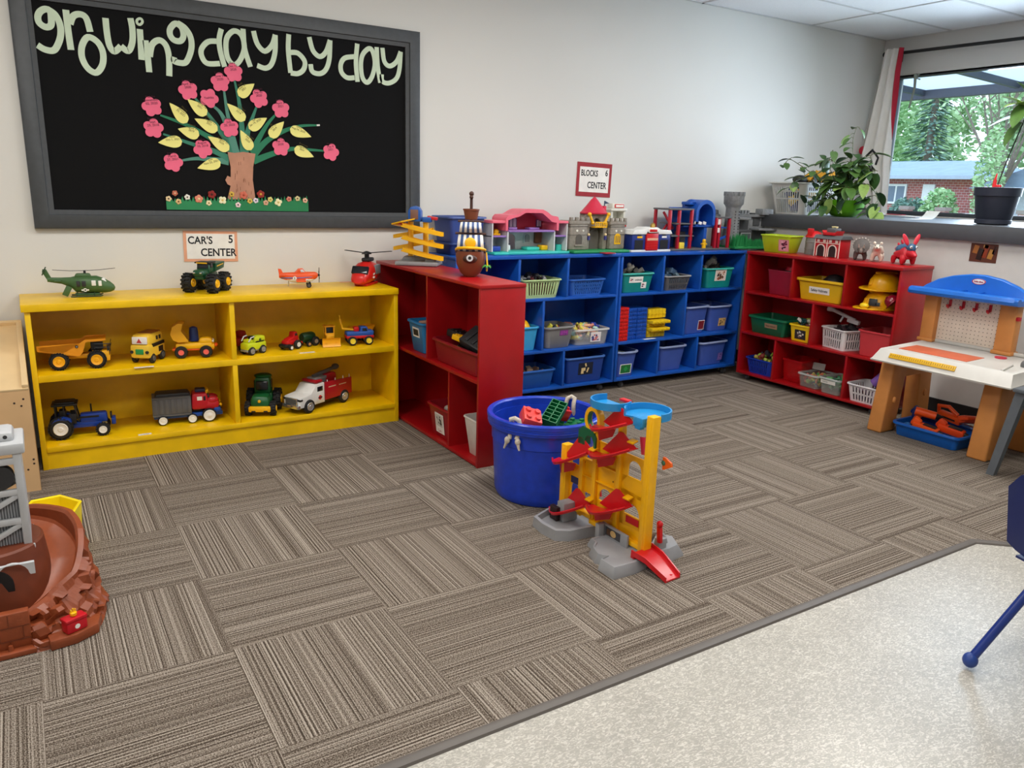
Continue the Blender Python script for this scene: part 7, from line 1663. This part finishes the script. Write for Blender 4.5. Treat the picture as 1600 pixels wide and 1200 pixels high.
# offsets: -y is picture right, +y picture left
for pts, nl, L0 in ((((0, .03, .1), (-.02, .12, .24), (-.12, .20, .30), (-.20, .30, .38), (-.23, .38, .42), (-.24, .42, .37)), 8, .10), (((0, .05, .1), (-.08, .14, .20), (-.15, .22, .26), (-.22, .30, .28), (-.24, .33, .20)), 7, .10),
    (((0, .0, .1), (0, .02, .30), (.0, -.01, .45), (.0, .0, .58), (.0, -.02, .66)), 9, .10), (((0, -.02, .1), (-.01, -.03, .28), (-.02, -.10, .40), (-.02, -.17, .45), (-.03, -.20, .40)), 6, .12), (((.02, -.04, .1), (-.02, -.12, .22), (-.02, -.20, .24), (-.03, -.28, .16), (-.04, -.32, .06)), 7, .115),
    (((0, -.05, .1), (-.03, -.16, .16), (-.05, -.25, .10), (-.06, -.30, .03)), 6, .105), (((0, .06, .1), (-.06, .12, .16), (-.10, .20, .14), (-.12, .26, .06)), 6, .10), (((-.03, .02, .1), (-.08, .05, .22), (-.10, .03, .28), (-.12, -.02, .24)), 6, .115),
    (((-.02, -.03, .1), (-.08, -.06, .20), (-.12, -.10, .22), (-.15, -.13, .15)), 6, .12), (((-.03, .05, .1), (-.12, .05, .13), (-.17, .05, .08), (-.19, .06, -.02)), 5, .11), (((0, .08, .1), (-.08, .14, .18), (-.16, .18, .33), (-.20, .24, .30)), 6, .09), (((0, .0, .1), (.03, -.08, .30), (.02, -.14, .36), (.0, -.24, .34)), 6, .115), (((.03, .04, .1), (.02, .10, .34), (-.06, .12, .42), (-.12, .16, .38)), 8, .10), (((0, .02, .1), (-.05, .0, .30), (-.06, -.04, .36), (-.08, -.06, .33)), 6, .12)):
    vine(pts, nl + (2 if L0 > .1 else 0), L0 * (1.05 if L0 > .1 else .85))
for k in range(9):
    a = rnd.uniform(0, 2 * PI); rr = rnd.uniform(.02, .10); hh = rnd.uniform(.22, .42)
    vine([(rr * .3 * math.cos(a), rr * .3 * math.sin(a), .1), (rr * math.cos(a) - .02, rr * math.sin(a), .1 + hh * .6), (1.6 * rr * math.cos(a) - .04, 1.6 * rr * math.sin(a), .1 + hh)], 5, .10, .003)
for k in range(1): leaf_mesh(fol, (-.165, .01 + k * .012, .13 - k * .02), (-.15, .1, -1), (-1, 0, 0), .12, .08, LF[3 if k == 0 else 2], .1)
stm.build('stems', t); fol.build('foliage', t)
# ---- tall plant in a dark pot
t = thing('potted_plant', 'tall single stemmed plant in a dark navy pot on the ledge by the window', 'plant', (5.05, .565, LZ))
NP = mat((34, 38, 52), .45)
S(NP).lathe([(.085, 0), (.108, .006), (.108, .030), (.102, .034), (.106, .040), (.128, .180), (.136, .182), (.140, .236), (.133, .237), (.125, .19), (.01, .185)], 40).build('pot', t)
S(SOIL).lathe([(.125, .19), (.125, .205), (.01, .212)], 24).build('soil', t)
stm = S(mat((46, 44, 40), .6)); fol = S()
stm.tube([(0, .02, .2), (0, -.02, .40), (.0, -.07, .60), (.0, -.11, .78)], .0045, 8); stm.build('stem', t)
for b_, d, L, k in (((0, -.07, .68), (-.4, .7, -.1), .19, 2), ((0, -.08, .72), (-.3, .5, .5), .16, 3), ((0, -.10, .76), (-.6, .1, -.5), .20, 2), ((0, -.11, .75), (-.2, .3, .8), .16, 2), ((0, -.11, .78), (-.2, -.5, .6), .20, 1), ((0, -.09, .70), (-.3, -.9, .0), .20, 0), ((0, -.07, .64), (-.6, .35, -.75), .17, 2), ((0, -.10, .74), (-.7, .35, .1), .17, 3), ((0, -.1, .72), (.4, -.6, -.3), .2, 1)):
    leaf_mesh(fol, b_, d, (0, 0, 1), L, L * .62, LF[k], .25)
fol.build('foliage', t)
lab(S(mat((220, 40, 44), .4)).cyl((-.02, .02, .20), (-.02, .02, .285), .014, .011, 12).box((-.02, .0, .245), (.02, .05, .018), .005).box((-.03, .07, .215), (.02, .03, .05), .006).cyl((-.02, .02, .285), (-.02, .015, .325), .008, .004, 10).build('red_stake', t), 'red plastic stake in the soil')

# ---- papers on the ledge
def sheet(name, label, loc, rz, w, d, curl):
    def f_(u, v):
        return Vector(((u - .5) * w, (v - .5) * d, .002 + curl * (max(0, .35 - v) / .35) ** 2)), Vector((0, 0, 1))
    return tag(plate(S(mat((226, 224, 216), .7)), f_, 4, 10, .001).build(name, None, loc, (0, 0, R(rz))), label, 'paper')
sheet('paper_sheet', 'white curled paper on the ledge between the two plants', (5.45, 1.30, LZ), 100, .10, .46, .06)
sheet('paper_sheet', 'white paper lying on the ledge at the right of the dark pot', (5.45, .30, LZ), 80, .22, .30, .0)
# ---- curtain and rod
t = thing('curtain_rod', 'black curtain rod across the top of the window', 'curtain rod', (6.13, 0, 2.575))
S(BLACK).cyl((0, -1.7, -.02), (0, 2.235, .025), .013, n=14).ball((0, 2.245, .025), (.026, .03, .026), 14, 10).build('rod', t)
S(BLACK).box((.06, 2.17, .01), (.12, .012, .012), .002).box((.115, 2.17, .0), (.008, .025, .06), .002).build('wall_bracket', t)
CW = mat((232, 228, 222), .85, noise=.03); CRED = mat((176, 22, 48), .8)
t = thing('curtain', 'white curtain with a red edge gathered at the left of the window', 'curtain', (6.13, 2.17, 0))
CTAB = [(0.0, 1.258, -.07, .10), (.10, 1.36, -.04, .12), (.25, 1.55, -.01, .135), (.40, 1.75, .03, .155), (.55, 1.95, .015, .135), (.75, 2.25, -.005, .115), (.90, 2.45, -.015, .095), (1.0, 2.63, -.03, .085)]
def cfun(u, v):
    i = max(0, next((k for k in range(len(CTAB) - 1) if CTAB[k][0] <= v <= CTAB[k + 1][0]), len(CTAB) - 2)); a, b_ = CTAB[i], CTAB[i + 1]; q = (v - a[0]) / (b_[0] - a[0])
    z, cy, hw = (a[j] + (b_[j] - a[j]) * q for j in (1, 2, 3))
    return Vector((.03 * math.sin(u * 6 * PI + .6) * (1 - .3 * v) - .055, cy + hw * (1 - 2 * u), z)), Vector((1, 0, 0))
def redw(v): return max(0, min(.17, (v - .5) * .5))
plate(S(CW), lambda u, v: cfun(u * (1 - redw(v)), v), 60, 24, .004).build('white_cloth', t)
lab(plate(S(CRED), lambda u, v: cfun(1 - redw(.5 + v * .5) * (1 - u), .5 + v * .5), 10, 24, .004).build('red_edge', t), 'dark red edge strip')
pr_ = S(INK)
def onc(u, v): return cfun(u, v)[0] + Vector((-.012, 0, 0))
for pts in ([(.30, .40), (.38, .435), (.50, .44), (.60, .42), (.66, .39), (.62, .345)], [(.34, .345), (.36, .315), (.42, .30)], [(.44, .34), (.46, .375), (.52, .365)], [(.52, .30), (.55, .335), (.60, .31)]):
    pr_.tube([onc(*q) for q in pts], .009, 6)
pr_.m(CRED).ball(onc(.14, .44), (.006, .035, .035), 12, 8)
for y in (-.06, -.02, .03): S(DGREY).tube([(.028 * math.cos(2 * PI * k / 16), y, 2.598 + .028 * math.sin(2 * PI * k / 16)) for k in range(16)], .005, 8, True).build('hanging_ring', t)
lab(pr_.build('printed_motif', t), 'black outlined motif with a red dot')
t = thing('tie_cloth', 'white and red cloth end lying on the ledge under the plant', 'cloth', (5.75, 1.72, LZ))
S(CW).ribbon([(0, .16, .03), (0, .06, .012), (.0, -.08, .010), (0, -.22, .004)], .09, (0, 0, 1), .006).build('cloth', t); S(CRED).ribbon([(-.0, .05, .020), (0, -.02, .018), (0, -.09, .018)], .06, (0, 0, 1), .004).build('red_patch', t)
t = thing('hanging_ribbon', 'thin pale ribbon hanging from the window top beside the curtain', 'ribbon', (6.2465, 2.0, 2.435))
S(mat((150, 160, 150), .7)).ribbon([(0, .02, 0), (0, .01, -.12), (0, .035, -.28)], [.03, .022, .014], (-1, 0, 0), .002).ribbon([(0, -.015, 0), (-.005, .0, -.04), (0, -.03, -.05)], .014, (-1, 0, 0), .002).build('ribbon', t)
# ---- small picture on the wall under the ledge
t = thing('small_picture', 'small brown photograph stuck to the wall under the ledge above the workbench', 'picture', (4.6995, .408, 1.078), -90)
S(mat((92, 44, 26), .6)).bb(-.083, .083, -.0016, 0, -.057, .057).build('photo_print', t)
pc = S()
for c, q in (((176, 110, 50), (-.05, .02, .03, .05)), ((40, 20, 16), (-.02, -.01, .035, .07)), ((150, 60, 30), (.01, .01, .03, .08)), ((186, 130, 60), (.045, -.005, .03, .06)), ((60, 24, 18), (.065, .02, .02, .05)), ((200, 150, 90), (.01, .04, .03, .02))):
    pc.m(mat(c, .6)).box((q[0], -.002, q[1]), (q[2], .0008, q[3]), .0003, (0, .2, 0))
pc.build('photo_image', t)

# ================================================================== OUTSIDE THE WINDOW
GRN = mat((120, 146, 84), .9, noise=.2, scale=2)
struct(S(GRN).bb(6.6, 60, -30, 60, -.9, -.55).build('ground_outside'))
CANV = mat((226, 232, 244), .5, noise=.02, name='translucent_sheet'); CANV = CANV.copy(); _b = CANV.node_tree.nodes['Principled BSDF']; _tl = CANV.node_tree.nodes.new('ShaderNodeBsdfTranslucent'); _tl.inputs['Color'].default_value = (.86, .90, .98, 1); _mx = CANV.node_tree.nodes.new('ShaderNodeMixShader'); _mx.inputs[0].default_value = .7
CANV.node_tree.links.new(_b.outputs[0], _mx.inputs[1]); CANV.node_tree.links.new(_tl.outputs[0], _mx.inputs[2]); CANV.node_tree.links.new(_mx.outputs[0], CANV.node_tree.nodes['Material Output'].inputs['Surface'])
t = thing('porch_canopy', 'translucent porch canopy with dark beams outside the window', 'canopy', (6.45, 0, 0))
S(CANV).rings([[Vector((0, y, 2.80)), Vector((2.9, y, 2.70)), Vector((2.9, y, 2.715)), Vector((0, y, 2.815))] for y in (-6, 9)]).build('roof_sheet', t)
bm_ = mat((64, 68, 78), .6)
for y in [-5 + 1.1 * k for k in range(12)]: S(bm_).rings([[Vector((x, y + a, z + b_)) for a, b_ in ((-.025, 0), (.025, 0), (.025, -.07), (-.025, -.07))] for x, z in ((0, 2.80), (2.9, 2.70))]).build('beam', t)
S(bm_).bb(2.82, 2.92, -6, 9, 2.60, 2.71).build('edge_beam', t); S(bm_).bb(.0, .06, -6, 9, 2.70, 2.80).build('wall_beam', t)
for y in (-3.5, 8.2): S(bm_).bb(2.84, 2.90, y - .04, y + .04, -.6, 2.62).build('post', t)
def brick_mat():
    m, nt, b, N = nodes_mat('house_brick', .85)
    tc = N('ShaderNodeTexCoord'); bk = N('ShaderNodeTexBrick'); sx_ = N('ShaderNodeSeparateXYZ'); cx_ = N('ShaderNodeCombineXYZ'); ad = N('ShaderNodeMath', operation='ADD')
    nt.links.new(tc.outputs['Object'], sx_.inputs[0]); nt.links.new(sx_.outputs['X'], ad.inputs[0]); nt.links.new(sx_.outputs['Y'], ad.inputs[1]); nt.links.new(ad.outputs[0], cx_.inputs[0]); nt.links.new(sx_.outputs['Z'], cx_.inputs[1]); nt.links.new(cx_.outputs[0], bk.inputs['Vector']); bk.inputs['Scale'].default_value = 3.6
    bk.inputs['Color1'].default_value = rgb((176, 96, 90)); bk.inputs['Color2'].default_value = rgb((156, 84, 78)); bk.inputs['Mortar'].default_value = rgb((196, 176, 170)); nt.links.new(bk.outputs[0], b.inputs['Base Color']); return m
BRK = brick_mat(); ROOF = mat((140, 158, 180), .8, noise=.08, scale=3); TRIMW = mat((236, 236, 236), .6)
t = thing('brick_house', 'low red brick house with a blue grey roof across the street', 'house', (22, 0, -.6))
S(BRK).bb(0, 4.6, 9.6, 16, 0, 2.66).build('walls', t)
S(ROOF).rings([[Vector((-.5, y0, 2.60)), Vector((-.5, y1, 2.60)), Vector((2.3, y1 - 1.6, 3.18)), Vector((2.3, y0 + 1.6, 3.18))][:] for y0, y1 in ((9.3, 16.6),)] + [[Vector((5.0, 9.3, 2.6)), Vector((5.0, 16.6, 2.6)), Vector((2.35, 15.0, 3.18)), Vector((2.35, 10.9, 3.18))]]).build('roof', t, smooth=False)
S(mat((170, 182, 196), .6)).bb(-.52, -.46, 9.3, 16.6, 2.56, 2.66).build('gutter', t)
for y0, y1, z0, z1 in ((11.75, 12.4, 1.85, 2.42), (13.4, 14.4, 1.6, 2.42)):
    o = S(TRIMW).bb(-.05, 0, y0, y1, z0, z1).build('window', t); S(mat((90, 110, 130), .15)).bb(-.06, -.04, y0 + .06, (y0 + y1) / 2 - .03, z0 + .06, z1 - .06).bb(-.06, -.04, (y0 + y1) / 2 + .03, y1 - .06, z0 + .06, z1 - .06).build('pane', o)
S(TRIMW).bb(-.06, .0, 10.9, 11.25, .4, 2.42).build('door', t)
t = thing('garage_house', 'white gabled garage at the right of the brick house', 'house', (20.5, 0, -.6))
S(mat((214, 220, 228), .7)).bb(0, 4, 4.0, 8.7, 0, 2.35).build('walls', t)
S(ROOF).rings([[Vector((x, 3.7, 2.3)), Vector((x, 8.95, 2.3)), Vector((x, 6.3, 3.3))] for x in (-.4, 4.3)]).build('roof', t, smooth=False)
S(TRIMW).bb(-.05, 0, 4.8, 7.4, .2, 2.1).build('garage_door', t)
t = thing('garden_wall', 'low brick garden wall with capped pillars in front of the house', 'garden wall', (18, 0, -.6))
S(BRK).bb(-.08, .08, 4, 11, 0, 1.5).build('brickwork', t)
for y in (9.2, 8.3, 7.4, 6.5):
    o = S(BRK).bb(-.10, .10, y - .10, y + .10, 0, 1.75).build('pillar', t); S(mat((150, 132, 126), .7)).bb(-.13, .13, y - .13, y + .13, 1.75, 1.83).build('cap', o)
def crown(st, c, r, n, size, rnd, ms):
    for k in range(n):
        while True:
            p = Vector((rnd.uniform(-1, 1), rnd.uniform(-1, 1), rnd.uniform(-1, 1)))
            if .35 < p.length < 1: break
        q = Vector(c) + Vector((p.x * r[0], p.y * r[1], p.z * r[2])); s_ = size * rnd.uniform(.6, 1.3)
        a = Vector((rnd.uniform(-1, 1), rnd.uniform(-1, 1), rnd.uniform(-.6, .6))).normalized(); b_ = a.orthogonal().normalized(); b_ = (b_ * math.cos(k) + a.cross(b_) * math.sin(k))
        st.m(ms[k % len(ms)]).raw([q - a * s_, q + b_ * s_ * .55, q + a * s_, q - b_ * s_ * .55], [(0, 1, 2, 3)])
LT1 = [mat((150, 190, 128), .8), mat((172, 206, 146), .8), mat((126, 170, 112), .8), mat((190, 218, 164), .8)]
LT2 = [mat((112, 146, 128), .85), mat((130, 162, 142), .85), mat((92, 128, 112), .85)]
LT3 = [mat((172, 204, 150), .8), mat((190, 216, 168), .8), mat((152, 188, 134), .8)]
BARK = mat((128, 116, 104), .9, noise=.15)
def tree(name, label, loc, r, zc, n, size, ms, seed, trunk=.16, cone=False):
    t = thing(name, label, 'tree', loc, 0, 'trees across the street'); rnd = random.Random(seed)
    S(BARK).cyl((0, 0, 0), (0, 0, zc + (r[2] * .6 if cone else -r[2] * .3)), trunk, trunk * .5, 10).build('trunk', t)
    st = S()
    if cone:
        for k in range(n):
            u = rnd.random() ** .7; z = zc - r[2] + 2 * r[2] * (1 - u); rr = r[0] * u * rnd.uniform(.5, 1); a = rnd.uniform(0, 2 * PI); q = Vector((rr * math.cos(a), rr * math.sin(a), z)); d = Vector((math.cos(a), math.sin(a), -.35)); s_ = size * rnd.uniform(.6, 1.2); sd = Vector((-math.sin(a), math.cos(a), 0))
            st.m(ms[k % len(ms)]).raw([q - d * s_, q + sd * s_ * .45, q + d * s_, q - sd * s_ * .45], [(0, 1, 2, 3)])
    else:
        for j in range(7):
            a = rnd.uniform(0, 2 * PI); cc = (r[0] * .55 * math.cos(a), r[1] * .55 * math.sin(a), zc + r[2] * rnd.uniform(-.5, .6)); crown(st, cc, (r[0] * .6, r[1] * .6, r[2] * .5), n // 7, size, rnd, ms)
    st.build('foliage', t, smooth=False)
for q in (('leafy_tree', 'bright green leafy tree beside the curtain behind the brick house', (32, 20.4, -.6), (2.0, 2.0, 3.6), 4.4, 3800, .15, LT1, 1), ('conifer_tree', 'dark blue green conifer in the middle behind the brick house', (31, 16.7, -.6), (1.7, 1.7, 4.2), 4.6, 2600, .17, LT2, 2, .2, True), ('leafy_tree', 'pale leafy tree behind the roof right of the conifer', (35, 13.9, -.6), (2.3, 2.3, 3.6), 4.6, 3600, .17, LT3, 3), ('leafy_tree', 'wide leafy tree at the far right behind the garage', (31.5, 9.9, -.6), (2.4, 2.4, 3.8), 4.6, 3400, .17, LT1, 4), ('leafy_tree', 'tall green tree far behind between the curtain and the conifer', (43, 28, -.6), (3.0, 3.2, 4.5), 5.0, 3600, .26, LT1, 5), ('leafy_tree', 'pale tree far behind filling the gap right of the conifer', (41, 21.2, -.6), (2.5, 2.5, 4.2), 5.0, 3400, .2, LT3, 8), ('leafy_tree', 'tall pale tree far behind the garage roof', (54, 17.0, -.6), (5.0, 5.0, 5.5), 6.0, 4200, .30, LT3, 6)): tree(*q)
t = thing('branching_tree', 'fine leaved tree with many rising bare branches in front of the house', 'tree', (19.9, 8.1, -.6), 0, 'trees across the street'); rnd = random.Random(9)
br = S(BARK); tips = []
br.cyl((0, 0, 0), (0, 0, 2.2), .13, .10, 10)
for k in range(11):
    a = rnd.uniform(0, 2 * PI); sp = rnd.uniform(.5, 1.7); p1 = Vector((sp * .35 * math.cos(a), sp * .35 * math.sin(a), 3.2)); p2 = Vector((sp * math.cos(a), sp * math.sin(a), rnd.uniform(4.6, 5.6)))
    br.tube([(0, 0, 2.0 + .04 * k), p1, p2], [.045, .03, .012], 6); tips.append(p2)
    for j in range(3):
        p3 = p1.lerp(p2, .3 + .25 * j) + Vector((rnd.uniform(-.7, .7), rnd.uniform(-.7, .7), rnd.uniform(.4, .9))); br.tube([p1.lerp(p2, .2 + .25 * j), p3], [.018, .007], 5); tips.append(p3)
br.build('branches', t); st = S()
for p in tips: crown(st, p, (.7, .7, .6), 42, .07, rnd, LT3)
st.build('foliage', t, smooth=False)
for lb, p, r_, ms, s_ in (('round dark bush in front of the brick house', (19.2, 9.1, -.6), (.5, .42, .58), LT1, 11), ('grey green bush left of the round bush', (20.2, 10.5, -.6), (.5, .5, .45), LT2, 12), ('tall pale green shrub beside the branching tree', (18.9, 7.85, -.6), (.3, .34, 1.3), LT3, 13)):
    t = thing('garden_bush', lb, 'bush', p); st = S(); crown(st, (0, 0, r_[2] + 1.15), r_, 1200, .06, random.Random(s_), ms); st.build('foliage', t, smooth=False); S(BARK).cyl((0, 0, 0), (0, 0, r_[2] + 1.0), .06, .03, 8).build('stem', t)
